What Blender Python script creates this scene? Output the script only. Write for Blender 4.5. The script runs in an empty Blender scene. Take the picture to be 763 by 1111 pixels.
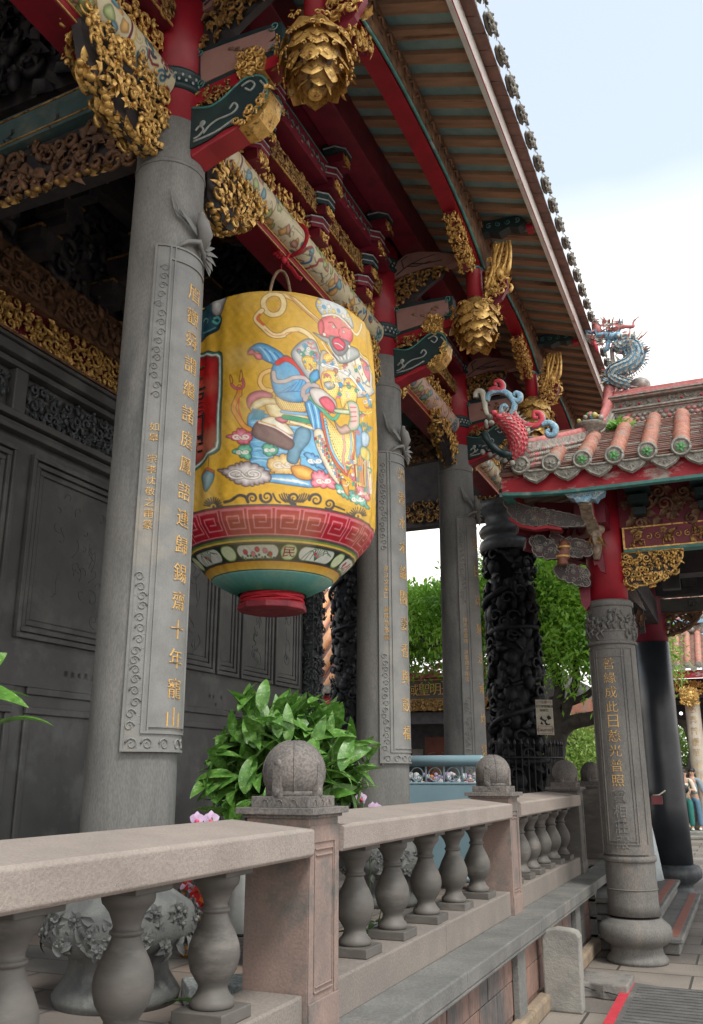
import bpy, bmesh, math, random
import numpy as np
from mathutils import Vector
random.seed(7)
PI=math.pi
scene=bpy.context.scene; COL=scene.collection
R_=math.radians
# ---------------------------------------------------------------- camera geometry (used to measure positions on real planes)
CF,TH,AZ=970.,R_(16.3),R_(23.1); CC=np.array([0,0,1.65]); CX,CY=381.5,555.5
_h=np.array([-math.sin(AZ),math.cos(AZ),0]); _r=np.array([math.cos(AZ),math.sin(AZ),0]); _z=np.array([0,0,1.])
_fw=_h*math.cos(TH)+_z*math.sin(TH); _up=-_h*math.sin(TH)+_z*math.cos(TH)
def at(x,y,**k):
    d=_fw*CF+_r*(x-CX)+_up*(CY-y); ax='XYZ'.index(list(k)[0]); v=list(k.values())[0]
    return CC+d*((v-CC[ax])/d[ax])
def ray(x,y):
    d=_fw*CF+_r*(x-CX)+_up*(CY-y); return d/np.linalg.norm(d)
A_=np.array
def nrm(v):
    v=A_(v,float); l=np.linalg.norm(v); return v/l if l>1e-12 else v
# ---------------------------------------------------------------- mesh builder
class MB:
    def __init__(s): s.v=[]; s.f=[]; s.m=[]; s.s=[]
    def add(s,vs,fs,m=0,sm=False):
        o=len(s.v); s.v.extend([tuple(map(float,p)) for p in vs])
        for f in fs: s.f.append(tuple(i+o for i in f)); s.m.append(m); s.s.append(sm)
    def box(s,x0,x1,y0,y1,z0,z1,m=0):
        s.add([(x0,y0,z0),(x1,y0,z0),(x1,y1,z0),(x0,y1,z0),(x0,y0,z1),(x1,y0,z1),(x1,y1,z1),(x0,y1,z1)],
              [(0,3,2,1),(4,5,6,7),(0,1,5,4),(1,2,6,5),(2,3,7,6),(3,0,4,7)],m)
    def obox(s,c,a,b,d,m=0):   # centre and three half vectors
        c,a,b,d=A_(c,float),A_(a,float),A_(b,float),A_(d,float)
        if np.dot(np.cross(a,b),d)<0: a=-a
        P=[c-a-b-d,c+a-b-d,c+a+b-d,c-a+b-d,c-a-b+d,c+a-b+d,c+a+b+d,c-a+b+d]
        s.add(P,[(0,3,2,1),(4,5,6,7),(0,1,5,4),(1,2,6,5),(2,3,7,6),(3,0,4,7)],m)
    def beam(s,p,q,w,h,m=0,up=(0,0,1)):
        p,q=A_(p,float),A_(q,float); d=nrm(q-p); sd=nrm(np.cross(d,up)); u=np.cross(sd,d)
        s.obox((p+q)/2,(q-p)/2,sd*w/2,u*h/2,m)
    def prism(s,poly,O,U,V,N,d,m=0,m2=None):   # polygon (u,v) extruded from O by N*d
        O,U,V,N=map(lambda t:A_(t,float),(O,U,V,N)); n=len(poly)
        ar=sum(poly[i][0]*poly[(i+1)%n][1]-poly[(i+1)%n][0]*poly[i][1] for i in range(n))
        if ar*np.dot(np.cross(U,V),N)*d<0: poly=poly[::-1]
        a=[O+U*p[0]+V*p[1] for p in poly]; b=[p+N*d for p in a]
        s.add(a+b,[tuple(range(n))[::-1],tuple(range(n,2*n))]+[(i,(i+1)%n,n+(i+1)%n,n+i) for i in range(n)],m)
    def lathe(s,prof,c,n=32,m=0,sm=True,a0=0,a1=2*PI,sq=None):
        full=abs(a1-a0-2*PI)<1e-6; k=n if full else n+1; vs=[]
        for r,z in prof:
            for i in range(k):
                a=a0+(a1-a0)*i/n; vs.append((c[0]+r*math.cos(a),c[1]+r*math.sin(a),c[2]+z))
        fs=[]
        for j in range(len(prof)-1):
            for i in range(n):
                i2=(i+1)%k; fs.append((j*k+i,j*k+i2,(j+1)*k+i2,(j+1)*k+i))
        s.add(vs,fs,m,sm)
        for e,rev in ((0,True),(len(prof)-1,False)):
            if prof[e][0]>1e-4 and full:
                idx=[e*k+i for i in range(k)]; o=len(s.v)-len(vs)
                s.f.append(tuple(o+i for i in (idx[::-1] if rev else idx))); s.m.append(m); s.s.append(False)
    def tube(s,pts,rad,n=8,m=0,sm=True,flat=1.0,nv=None,caps=True):
        pts=[A_(p,float) for p in pts]; k=len(pts)
        if not hasattr(rad,'__len__'): rad=[rad]*k
        T=[nrm(pts[min(i+1,k-1)]-pts[max(i-1,0)]) for i in range(k)]
        u=A_(nv,float) if nv is not None else (A_([0,0,1.]) if abs(T[0][2])<.9 else A_([1.,0,0]))
        vs=[]
        for i in range(k):
            u=nrm(u-T[i]*np.dot(u,T[i])); w=np.cross(T[i],u)
            for j in range(n):
                a=2*PI*j/n; vs.append(pts[i]+(w*math.cos(a)+u*math.sin(a)*flat)*rad[i])
        fs=[(i*n+j,i*n+(j+1)%n,(i+1)*n+(j+1)%n,(i+1)*n+j) for i in range(k-1) for j in range(n)]
        if caps: fs+= [tuple(range(n))[::-1],tuple(range((k-1)*n,k*n))]
        s.add(vs,fs,m,sm)
    def ball(s,c,r,m=0,n=12,k=8,ax=None):   # r scalar or 3 radii, ax = 3 axes
        if not hasattr(r,'__len__'): r=(r,r,r)
        ax=ax or (A_([1.,0,0]),A_([0,1.,0]),A_([0,0,1.])); c=A_(c,float); vs=[c-ax[2]*r[2]]
        for j in range(1,k):
            p=-PI/2+PI*j/k
            for i in range(n):
                a=2*PI*i/n; vs.append(c+ax[0]*r[0]*math.cos(p)*math.cos(a)+ax[1]*r[1]*math.cos(p)*math.sin(a)+ax[2]*r[2]*math.sin(p))
        vs.append(c+ax[2]*r[2]); L=len(vs)-1
        fs=[(0,1+(i+1)%n,1+i) for i in range(n)]+[(L,L-n+i,L-n+(i+1)%n) for i in range(n)]
        fs+=[(1+j*n+i,1+j*n+(i+1)%n,1+(j+1)*n+(i+1)%n,1+(j+1)*n+i) for j in range(k-2) for i in range(n)]
        s.add(vs,fs,m,True)
    def leaf(s,O,d,n,L,W,curl=.5,m=0,k=4,sh=.45,keel=.18,roll=0):   # bent leaf: base O, direction d, surface normal n
        O=A_(O,float); d=nrm(d); n=nrm(A_(n,float)-d*np.dot(n,d)); w=np.cross(d,n)
        if roll: n=n*math.cos(roll)+w*math.sin(roll); w=np.cross(d,n)
        vs=[]; p=O.copy(); dd=d.copy(); nn=n.copy(); st=L/k
        for i in range(k+1):
            t=i/k; wd=W*.5*(math.sin(PI*min(1,t**sh))**.8 if 0<t<1 else (.12 if t==0 else .02))
            vs+= [p-w*wd+nn*wd*keel*2,p,p+w*wd+nn*wd*keel*2]
            a=curl/k; dd,nn=dd*math.cos(a)-nn*math.sin(a),nn*math.cos(a)+dd*math.sin(a)
            p=p+dd*st
        fs=[]
        for i in range(k):
            b=i*3; fs+=[(b,b+1,b+4,b+3),(b+1,b+2,b+5,b+4)]
        s.add(vs,fs,m,True)
    def build(s,name,mats,parent=None,bevel=0,solid=0,colors=None,seg=2):
        me=bpy.data.meshes.new(name); off=root_loc(parent)
        me.from_pydata([(x-off[0],y-off[1],z-off[2]) for x,y,z in s.v],[],s.f)
        if not isinstance(mats,(list,tuple)): mats=[mats]
        for t in mats: me.materials.append(t)
        me.polygons.foreach_set('material_index',[min(i,len(mats)-1) for i in s.m]); me.polygons.foreach_set('use_smooth',s.s); me.update()
        o=bpy.data.objects.new(name,me); COL.objects.link(o)
        if parent is not None: o.parent=parent
        if bevel:
            b=o.modifiers.new('Bevel','BEVEL'); b.width=bevel; b.segments=seg; b.limit_method='ANGLE'; b.angle_limit=R_(40)
        if solid:
            b=o.modifiers.new('Solidify','SOLIDIFY'); b.thickness=solid; b.offset=0
        return o
def root_loc(p):
    if p is None: return (0,0,0)
    while p.parent: p=p.parent
    return tuple(p.location) if p.type=='EMPTY' or p.get('_o') else (0,0,0)
def tag(o,label,cat,group=None,kind=None):
    if label: o['label']=label
    if cat: o['category']=cat
    if group: o['group']=group
    if kind: o['kind']=kind
    return o
def thing(name,loc,label,cat,group=None):
    o=bpy.data.objects.new(name,None); COL.objects.link(o); o.location=loc; o.empty_display_size=.1
    return tag(o,label,cat,group)
def struct(o): o['kind']='structure'; return o
def dup_tree(root,loc,label=None,rotz=None,skip=()):
    c=root.copy(); COL.objects.link(c); c.location=loc
    if rotz is not None: c.rotation_euler=(0,0,rotz)
    if label: c['label']=label
    def rec(a,b):
        for ch in [o for o in a.children if o.name.split('.')[0] not in skip]:
            d=ch.copy(); COL.objects.link(d); d.parent=b; rec(ch,d)
    rec(root,c); return c
# ---------------------------------------------------------------- 2D helpers
def inside(poly,x,y):
    c=False; n=len(poly); j=n-1
    for i in range(n):
        xi,yi=poly[i]; xj,yj=poly[j]
        if (yi>y)!=(yj>y) and x<(xj-xi)*(y-yi)/(yj-yi)+xi: c=not c
        j=i
    return c
def cr(pts,closed=True,k=6):   # Catmull-Rom smoothing
    n=len(pts); out=[]; P=[A_(p,float) for p in pts]
    rng=range(n) if closed else range(n-1)
    for i in rng:
        p0,p1,p2,p3=(P[(i-1)%n],P[i],P[(i+1)%n],P[(i+2)%n]) if closed else (P[max(i-1,0)],P[i],P[i+1],P[min(i+2,n-1)])
        for j in range(k):
            t=j/k; out.append(.5*((2*p1)+(-p0+p2)*t+(2*p0-5*p1+4*p2-p3)*t*t+(-p0+3*p1-3*p2+p3)*t**3))
    if not closed: out.append(P[-1])
    return out
def scallop(pts,step,amp):
    P=[A_(p) for p in pts]; n=len(P); cc=sum(P)/n; Q=[]
    for i in range(n):
        a,b=P[i],P[(i+1)%n]; L=np.hypot(*(b-a)); k=max(1,int(round(L/step)))
        for j in range(k):
            p=a+(b-a)*j/k; p2=a+(b-a)*(j+1)/k; o=(p+p2)/2-cc; o=o/(np.hypot(*o)+1e-6)
            for t in (0,.12,.3,.5,.7,.88): Q.append(tuple(p+(p2-p)*t+o*(amp*math.sin(PI*t)**.6-amp*.3)))
    return Q
def scroll2(c,r,a0,turns,k=18,ccw=1):   # spiral from outside in
    return [(c[0]+r*(1-.86*i/k)*math.cos(a0+ccw*turns*2*PI*i/k),c[1]+r*(1-.86*i/k)*math.sin(a0+ccw*turns*2*PI*i/k)) for i in range(k+1)]
# ---------------------------------------------------------------- carved relief: scrolls, curled leaves, rosettes and small figures
def carve(mb,poly,O,U,V,N,cell,depth,rng,m=0,mix=(.5,.2,.14,.16),bulge=0.0,both=False):
    O,U,V,N=map(lambda t:A_(t,float),(O,U,V,N))
    xs=[p[0] for p in poly]; ys=[p[1] for p in poly]; x0,x1,y0,y1=min(xs),max(xs),min(ys),max(ys)
    y=y0+cell*.3
    row=0
    while y<y1:
        x=x0+cell*(.3+.45*(row%2))
        while x<x1:
            u=x+rng.uniform(-.3,.3)*cell; v=y+rng.uniform(-.3,.3)*cell
            if inside(poly,u,v):
                tu=(u-x0)/(x1-x0)*2-1; tv=(v-y0)/(y1-y0)*2-1
                sides=(1,-1) if both else (1,)
                for sg in sides:
                    Nn=N*sg
                    h=bulge*max(0,1-tu*tu*.8-tv*tv*.5)+rng.uniform(.1,.55)*depth
                    c=O+U*u+V*v+Nn*h; q=rng.random(); a=rng.uniform(0,2*PI); d=U*math.cos(a)+V*math.sin(a)
                    if q<mix[0]:
                        for kk in range(2):
                            a2=a+kk*rng.uniform(1.2,2.6); d=U*math.cos(a2)+V*math.sin(a2)
                            mb.leaf(c-d*cell*.5,d+Nn*.45,Nn,cell*rng.uniform(1.1,1.7),cell*rng.uniform(.45,.75),rng.uniform(.7,1.9),m,keel=.3)
                    elif q<mix[0]+mix[1]:
                        r=cell*rng.uniform(.5,.75); cw=rng.choice((-1,1)); P=[]; rad=[]
                        for i in range(13):
                            t=i/12; rr=r*(1-.8*t); an=a+cw*t*1.5*2*PI
                            P.append(c+U*rr*math.cos(an)+V*rr*math.sin(an)+Nn*depth*.5*t); rad.append(cell*(.06+.12*math.sin(PI*min(1,t*1.1+.05))))
                        mb.tube(P,rad,5,m,nv=Nn)
                    elif q<mix[0]+mix[1]+mix[2]:
                        for i in range(5):
                            an=a+i*2*PI/5; d=U*math.cos(an)+V*math.sin(an)
                            mb.leaf(c,d+Nn*.5,Nn,cell*.62,cell*.5,.9,m,k=3,keel=.1)
                        mb.ball(c+Nn*cell*.14,cell*.14,m,6,4)
                    else:
                        up=V; b=c+Nn*depth*.25
                        mb.ball(b,(cell*.26,cell*.24,cell*.42),m,7,5,ax=(U,Nn,nrm(up+U*rng.uniform(-.5,.5))))
                        mb.ball(b+up*cell*.55+U*rng.uniform(-.1,.1)*cell,cell*.17,m,6,5)
                        for sd in (-1,1):
                            mb.tube([b+U*sd*cell*.2+up*cell*.3,b+U*sd*cell*.45+up*cell*rng.uniform(-.1,.3)+Nn*cell*.2,b+U*sd*cell*.3+up*cell*rng.uniform(-.3,.6)+Nn*cell*.25],[cell*.09,cell*.08,cell*.05],5,m)
            x+=cell*.9
        y+=cell*.8; row+=1
# ---------------------------------------------------------------- text as raised geometry
def text_geo(chars,size,extr=.001,vertical=True,step=None,scales=None):
    V,F=[],[]
    for i,ch in enumerate(chars):
        if ch==' ': continue
        cu=bpy.data.curves.new('t','FONT'); cu.body=ch; cu.size=1; cu.extrude=.5; cu.resolution_u=2; cu.offset=-.012
        ob=bpy.data.objects.new('t',cu); COL.objects.link(ob)
        dg=bpy.context.evaluated_depsgraph_get(); me=bpy.data.meshes.new_from_object(ob.evaluated_get(dg))
        co=A_([v.co[:] for v in me.vertices]) if len(me.vertices) else np.zeros((0,3))
        if len(co):
            co[:,0]-=(co[:,0].min()+co[:,0].max())/2; co[:,1]-=(co[:,1].min()+co[:,1].max())/2
            k=size/max(1e-6,max(np.ptp(co[:,0]),np.ptp(co[:,1])*.9)); 
            if not vertical: k=size*1.0
            co[:,:2]*=k; co[:,2]*=2*extr
            st=step or size*1.15
            if vertical: co[:,1]-=i*st
            else: co[:,0]+=i*st
            o=len(V); V+=co.tolist(); F+=[tuple(j+o for j in p.vertices) for p in me.polygons]
        bpy.data.objects.remove(ob); bpy.data.meshes.remove(me); bpy.data.curves.remove(cu)
    return V,F
def line_geo(s,size,extr=.001):
    cu=bpy.data.curves.new('t','FONT'); cu.body=s; cu.size=size; cu.extrude=extr; cu.resolution_u=2; cu.align_x='CENTER'; cu.align_y='CENTER'
    ob=bpy.data.objects.new('t',cu); COL.objects.link(ob)
    dg=bpy.context.evaluated_depsgraph_get(); me=bpy.data.meshes.new_from_object(ob.evaluated_get(dg))
    V=[tuple(v.co) for v in me.vertices]; F=[tuple(p.vertices) for p in me.polygons]
    bpy.data.objects.remove(ob); bpy.data.meshes.remove(me); bpy.data.curves.remove(cu)
    return V,F
# ---------------------------------------------------------------- materials
MATS={}
def lin(c): return tuple((x/12.92 if x<=.04045 else ((x+.055)/1.055)**2.4) for x in c)
def hexc(h): h=h.lstrip('#'); return lin([int(h[i:i+2],16)/255 for i in (0,2,4)])
def mat(name,c1,c2=None,scale=20,rough=.7,metal=0,bump=.15,bscale=None,detail=6,c3=None,s3=3,p3=.5,spec=.5,stretch=(1,1,1),speck=None,attr=None,bdist=.01,sss=0,trans=0):
    if name in MATS: return MATS[name]
    m=bpy.data.materials.new(name); m.use_nodes=True; nt=m.node_tree; N=nt.nodes; L=nt.links; b=N['Principled BSDF']
    b.inputs['Roughness'].default_value=rough; b.inputs['Metallic'].default_value=metal; b.inputs['Specular IOR Level'].default_value=spec
    tc=N.new('ShaderNodeNewGeometry'); mp=N.new('ShaderNodeMapping'); mp.inputs['Scale'].default_value=stretch; L.new(tc.outputs['Position'],mp.inputs[0])
    def noise(sc,det=6,ro=.6):
        n=N.new('ShaderNodeTexNoise'); n.inputs['Scale'].default_value=sc; n.inputs['Detail'].default_value=det; n.inputs['Roughness'].default_value=ro; L.new(mp.outputs[0],n.inputs['Vector']); return n
    def ramp(src,a,bb,p0=.35,p1=.65):
        r=N.new('ShaderNodeValToRGB'); r.color_ramp.elements[0].position=p0; r.color_ramp.elements[1].position=p1
        r.color_ramp.elements[0].color=(*a,1); r.color_ramp.elements[1].color=(*bb,1); L.new(src,r.inputs[0]); return r
    def mix(fac,a,bb,mode='MIX'):
        x=N.new('ShaderNodeMix'); x.data_type='RGBA'; x.blend_type=mode
        if isinstance(fac,float): x.inputs[0].default_value=fac
        else: L.new(fac,x.inputs[0])
        for i,s in ((6,a),(7,bb)):
            if isinstance(s,tuple): x.inputs[i].default_value=(*s,1)
            else: L.new(s,x.inputs[i])
        return x.outputs[2]
    n1=noise(scale,detail)
    if attr:
        at_=N.new('ShaderNodeAttribute'); at_.attribute_name='Col'; r=ramp(n1.outputs[0],(.86,.86,.86),(1,1,1)); out=mix(1.0,at_.outputs['Color'],r.outputs[0],'MULTIPLY')
    else:
        out=ramp(n1.outputs[0],c1,c2 or tuple(x*.75 for x in c1)).outputs[0]
    if c3:
        n3=noise(s3,5,.65); r3=ramp(n3.outputs[0],(0,0,0),(1,1,1),p3-.04,p3+.08); out=mix(r3.outputs[0],out,c3)
    if speck:
        n4=noise(speck[0],2,.5); r4=ramp(n4.outputs[0],(speck[1],)*3,(speck[2],)*3,.38,.62); out=mix(1.0,out,r4.outputs[0],'MULTIPLY')
    L.new(out,b.inputs['Base Color'])
    if bump:
        nb=noise(bscale or scale*3,8,.65); bp=N.new('ShaderNodeBump'); bp.inputs['Strength'].default_value=bump; bp.inputs['Distance'].default_value=bdist
        L.new(nb.outputs[0],bp.inputs['Height']); L.new(bp.outputs[0],b.inputs['Normal'])
        rr=N.new('ShaderNodeMapRange'); rr.inputs['To Min'].default_value=max(0,rough-.12); rr.inputs['To Max'].default_value=min(1,rough+.12); L.new(n1.outputs[0],rr.inputs[0]); L.new(rr.outputs[0],b.inputs['Roughness'])
    if trans:
        b.inputs['Subsurface Weight'].default_value=0
        tb=N.new('ShaderNodeBsdfTranslucent'); L.new(out,tb.inputs[0]); ms=N.new('ShaderNodeMixShader'); ms.inputs[0].default_value=trans
        L.new(b.outputs[0],ms.inputs[1]); L.new(tb.outputs[0],ms.inputs[2]); L.new(ms.outputs[0],N['Material Output'].inputs[0])
    MATS[name]=m; return m
M_col=mat('grey_granite_column',(.205,.198,.185),(.142,.138,.13),5,.8,bump=.45,bscale=90,speck=(150,.86,1.1),bdist=.003,c3=(.105,.107,.104),s3=2.2,p3=.56,stretch=(1,1,.3))
M_ecol=mat('brown_grey_column',(.17,.158,.145),(.115,.11,.104),5,.75,bump=.3,bscale=80,speck=(120,.82,1.14),bdist=.004,c3=(.21,.175,.15),s3=2,p3=.62,stretch=(1,1,.4))
M_plate=mat('grey_granite_plaque',(.228,.222,.208),(.178,.174,.165),7,.65,bump=.2,bscale=110,speck=(160,.94,1.05),bdist=.003,c3=(.27,.24,.2),s3=1.6,p3=.62)
M_wall=mat('dark_polished_stone',(.088,.087,.084),(.06,.06,.06),2.2,.42,bump=.12,bscale=30,c3=(.115,.116,.112),s3=1.7,p3=.55,bdist=.006,spec=.5)
M_wallrel=mat('dark_relief_stone',(.075,.082,.088),(.035,.04,.045),14,.5,bump=.3,bscale=50)
M_rail=mat('weathered_rail_granite',(.325,.27,.237),(.26,.216,.19),2.4,.85,bump=.8,bscale=95,speck=(95,.93,1.06),c3=(.25,.222,.198),s3=1.3,p3=.6,bdist=.006)
M_plinth=mat('grey_brown_plinth',(.235,.198,.172),(.185,.16,.142),2.2,.85,bump=.5,bscale=80,speck=(90,.88,1.1),c3=(.185,.165,.15),s3=2.6,p3=.6,bdist=.005)
M_post=mat('reddish_post_granite',(.29,.2,.168),(.2,.15,.13),3,.88,bump=.45,bscale=80,speck=(85,.92,1.07),c3=(.13,.125,.115),s3=2.4,p3=.54,bdist=.005)
M_cap=mat('dark_weathered_granite',(.18,.155,.14),(.115,.105,.098),5,.85,bump=.45,bscale=80,speck=(90,.75,1.25),bdist=.005)
M_bal=mat('grey_green_baluster_stone',(.122,.109,.097),(.08,.073,.066),4,.62,bump=.25,bscale=45,stretch=(1,1,2.6),c3=(.165,.148,.132),s3=3,p3=.6,bdist=.003)
M_ledge=mat('ledge_stone',(.175,.17,.158),(.11,.108,.103),2.6,.75,bump=.4,bscale=60,speck=(80,.85,1.15),c3=(.19,.172,.152),s3=2.5,p3=.6,bdist=.005)
M_terr=mat('stained_terracotta_stone',(.26,.15,.115),(.14,.095,.08),2.4,.85,bump=.5,bscale=35,stretch=(1,1,.35),c3=(.085,.08,.078),s3=2.2,p3=.52,speck=(60,.85,1.15),bdist=.006)
M_slab=mat('pale_lichen_stone',(.3,.285,.255),(.2,.19,.172),5,.9,bump=.7,bscale=40,c3=(.14,.14,.13),s3=4,p3=.6,bdist=.01)
M_red=mat('red_lacquer',(.36,.012,.026),(.26,.009,.02),6,.42,bump=.06,bscale=25,c3=(.22,.012,.02),s3=2.2,p3=.66)
M_maroon=mat('dark_maroon_lacquer',(.2,.012,.03),(.12,.009,.022),5,.5,bump=.08,bscale=25)
M_gold=mat('gilded_wood',(.82,.52,.16),(.52,.3,.085),22,.4,metal=.45,bump=.5,bscale=70,c3=(.15,.07,.03),s3=32,p3=.57,bdist=.004)
M_goldd=mat('aged_gilding',(.5,.3,.09),(.2,.1,.04),18,.45,metal=.4,bump=.3,bscale=60,c3=(.05,.022,.012),s3=16,p3=.56)
M_goldt=mat('gold_leaf_lettering',(.78,.5,.17),(.55,.31,.1),60,.5,metal=.25,bump=.1)
M_woodc=mat('carved_brown_wood',(.25,.13,.07),(.09,.048,.028),14,.6,bump=.3,bscale=50)
M_darkw=mat('dark_wood',(.06,.05,.05),(.026,.025,.03),6,.6,bump=.2,bscale=30)  # plain dark wood colour, mottled at random
M_raft=mat('orange_cedar_board',(.45,.265,.17),(.3,.175,.11),3,.65,bump=.25,bscale=24,stretch=(1,7,1),c3=(.16,.075,.04),s3=1.7,p3=.62)
M_teal=mat('teal_painted_board',(.3,.44,.43),(.19,.31,.31),4,.6,bump=.15,bscale=22,c3=(.34,.42,.4),s3=3,p3=.6)
M_tealtrim=mat('teal_green_trim',(.07,.26,.23),(.04,.16,.15),9,.5,bump=.15,c3=(.2,.3,.28),s3=8,p3=.6)
M_navy=mat('dark_green_paint',(.018,.045,.045),(.01,.025,.03),7,.5,bump=.1)
M_whitel=mat('pale_painted_line',(.4,.42,.4),(.24,.26,.26),20,.6,bump=.1)
M_fascia=mat('peeling_white_paint',(.8,.77,.73),(.62,.58,.54),6,.7,bump=.4,bscale=30,c3=(.42,.09,.08),s3=7,p3=.64,stretch=(1,.5,1.6))
M_fasciar=mat('peeling_red_fascia',(.5,.02,.035),(.36,.015,.03),4,.5,bump=.4,bscale=20,c3=(.55,.52,.47),s3=3.4,p3=.585,stretch=(1,1,2.2))
M_tile=mat('old_roof_tile',(.23,.115,.085),(.12,.07,.058),7,.8,bump=.4,bscale=40,c3=(.17,.14,.12),s3=5,p3=.62)
M_drip=mat('grey_cement_drip_tile',(.33,.31,.27),(.16,.15,.13),26,.85,bump=.6,bscale=60)
M_otile=mat('orange_glazed_tile',(.52,.225,.15),(.38,.155,.115),9,.65,bump=.5,bscale=50,c3=(.3,.24,.2),s3=7,p3=.56,speck=(60,.8,1.1))
M_green=mat('green_glaze',(.1,.32,.09),(.05,.18,.06),20,.35,bump=.2)
M_pinkm=mat('faded_red_mosaic',(.52,.16,.15),(.36,.12,.11),22,.6,bump=.5,bscale=60,c3=(.4,.36,.32),s3=9,p3=.62)
M_shard=mat('grey_ceramic_shards',(.36,.32,.28),(.17,.15,.13),24,.5,bump=.6,bscale=40,c3=(.42,.17,.15),s3=7,p3=.6)
M_blue=mat('pale_blue_mosaic',(.26,.48,.62),(.12,.3,.46),40,.5,bump=.7,c3=(.6,.62,.58),s3=34,p3=.58)
M_cream=mat('cream_plaster',(.6,.56,.45),(.45,.42,.34),12,.7,bump=.2)
M_pinkc=mat('carp_red_mosaic',(.65,.07,.1),(.45,.05,.07),20,.45,bump=.4)
M_stoneblk=mat('black_bronze_carving',(.012,.013,.016),(.005,.006,.008),10,.6,bump=.4,bscale=40,metal=.3)
M_leafp=mat('glossy_houseplant_leaf',(.12,.27,.04),(.05,.15,.022),30,.4,bump=.15,c3=(.26,.4,.15),s3=40,p3=.57,trans=.2,stretch=(1,1,1))
M_leaft=mat('fresh_tree_leaf',(.25,.46,.04),(.09,.24,.02),1.3,.5,bump=0,trans=.35)
M_bark=mat('dark_bark',(.045,.036,.028),(.02,.017,.014),8,.9,bump=.6,bscale=20)
M_pink=mat('dusty_pink_panel',(.36,.2,.17),(.28,.155,.135),6,.7,bump=.1)
M_bluemet=mat('pale_blue_enamel',(.24,.36,.41),(.2,.31,.36),3,.35,bump=.03)
M_orchid=mat('lilac_petal',(.66,.42,.68),(.75,.6,.76),40,.5,bump=0,trans=.25)
M_black=mat('black_paint',(.012,.012,.014),(.02,.02,.024),10,.5,bump=.05)
M_white=mat('white_enamel',(.75,.76,.75),(.62,.63,.62),10,.4,bump=.02)
M_paint=mat('hand_painted_silk',(1,1,1),None,34,.55,bump=.18,bscale=90,attr=True,bdist=.004)
M_paintw=mat('hand_painted_wood',(1,1,1),None,30,.5,bump=.12,bscale=60,attr=True,bdist=.003)
M_redcloth=mat('red_cloth',(.5,.015,.03),(.36,.01,.02),30,.75,bump=.4,bscale=80)
M_floor=None
Y_=A_([0,1.,0])
# ================================================================ THE PAINTED LANTERN
LX,LY=-2.84,5.29; LAZ=math.atan2(-LY,-LX)      # axis of the lantern and the azimuth that faces the courtyard rail
PROF=[(.59,4.765),(.65,4.75),(.675,4.715),(.682,4.66),(.700,4.40),(.712,4.0),(.708,3.60),(.700,3.30),(.692,3.235),(.66,3.165),(.585,3.085),(.555,3.035),(.455,2.945),(.405,2.89),(.30,2.835),(.225,2.80)]
_pz=A_([p[1] for p in PROF]); _pr=A_([p[0] for p in PROF])
_ps=np.concatenate([[0],np.cumsum(np.hypot(np.diff(_pz),np.diff(_pr)))]); TS=.0042
CW=int(2*PI*.7/TS)//2*2; CHH=int(_ps[-1]/TS)
def l_uv(px,py):     # where the sight line through a photo point meets the lantern: canvas column, row
    d=ray(px,py); o=CC-A_([LX,LY,0]); tc=-(o[0]*d[0]+o[1]*d[1])/(d[0]**2+d[1]**2)
    prev=None
    for t in np.linspace(tc-.75/math.hypot(d[0],d[1]),tc,60):
        p=o+d*t; r=np.interp(-p[2],-_pz[::1],_pr[::1]); g=math.hypot(p[0],p[1])-r
        if prev is not None and g<=0:
            t2=t-(t-prev[0])*g/(g-prev[1]) if g!=prev[1] else t; p=o+d*t2; break
        prev=(t,g)
    a=(math.atan2(p[1],p[0])-LAZ+PI)%(2*PI)-PI
    return ((a/(2*PI)+.5)*CW, np.interp(-p[2],-_pz,_ps)/TS)
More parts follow.
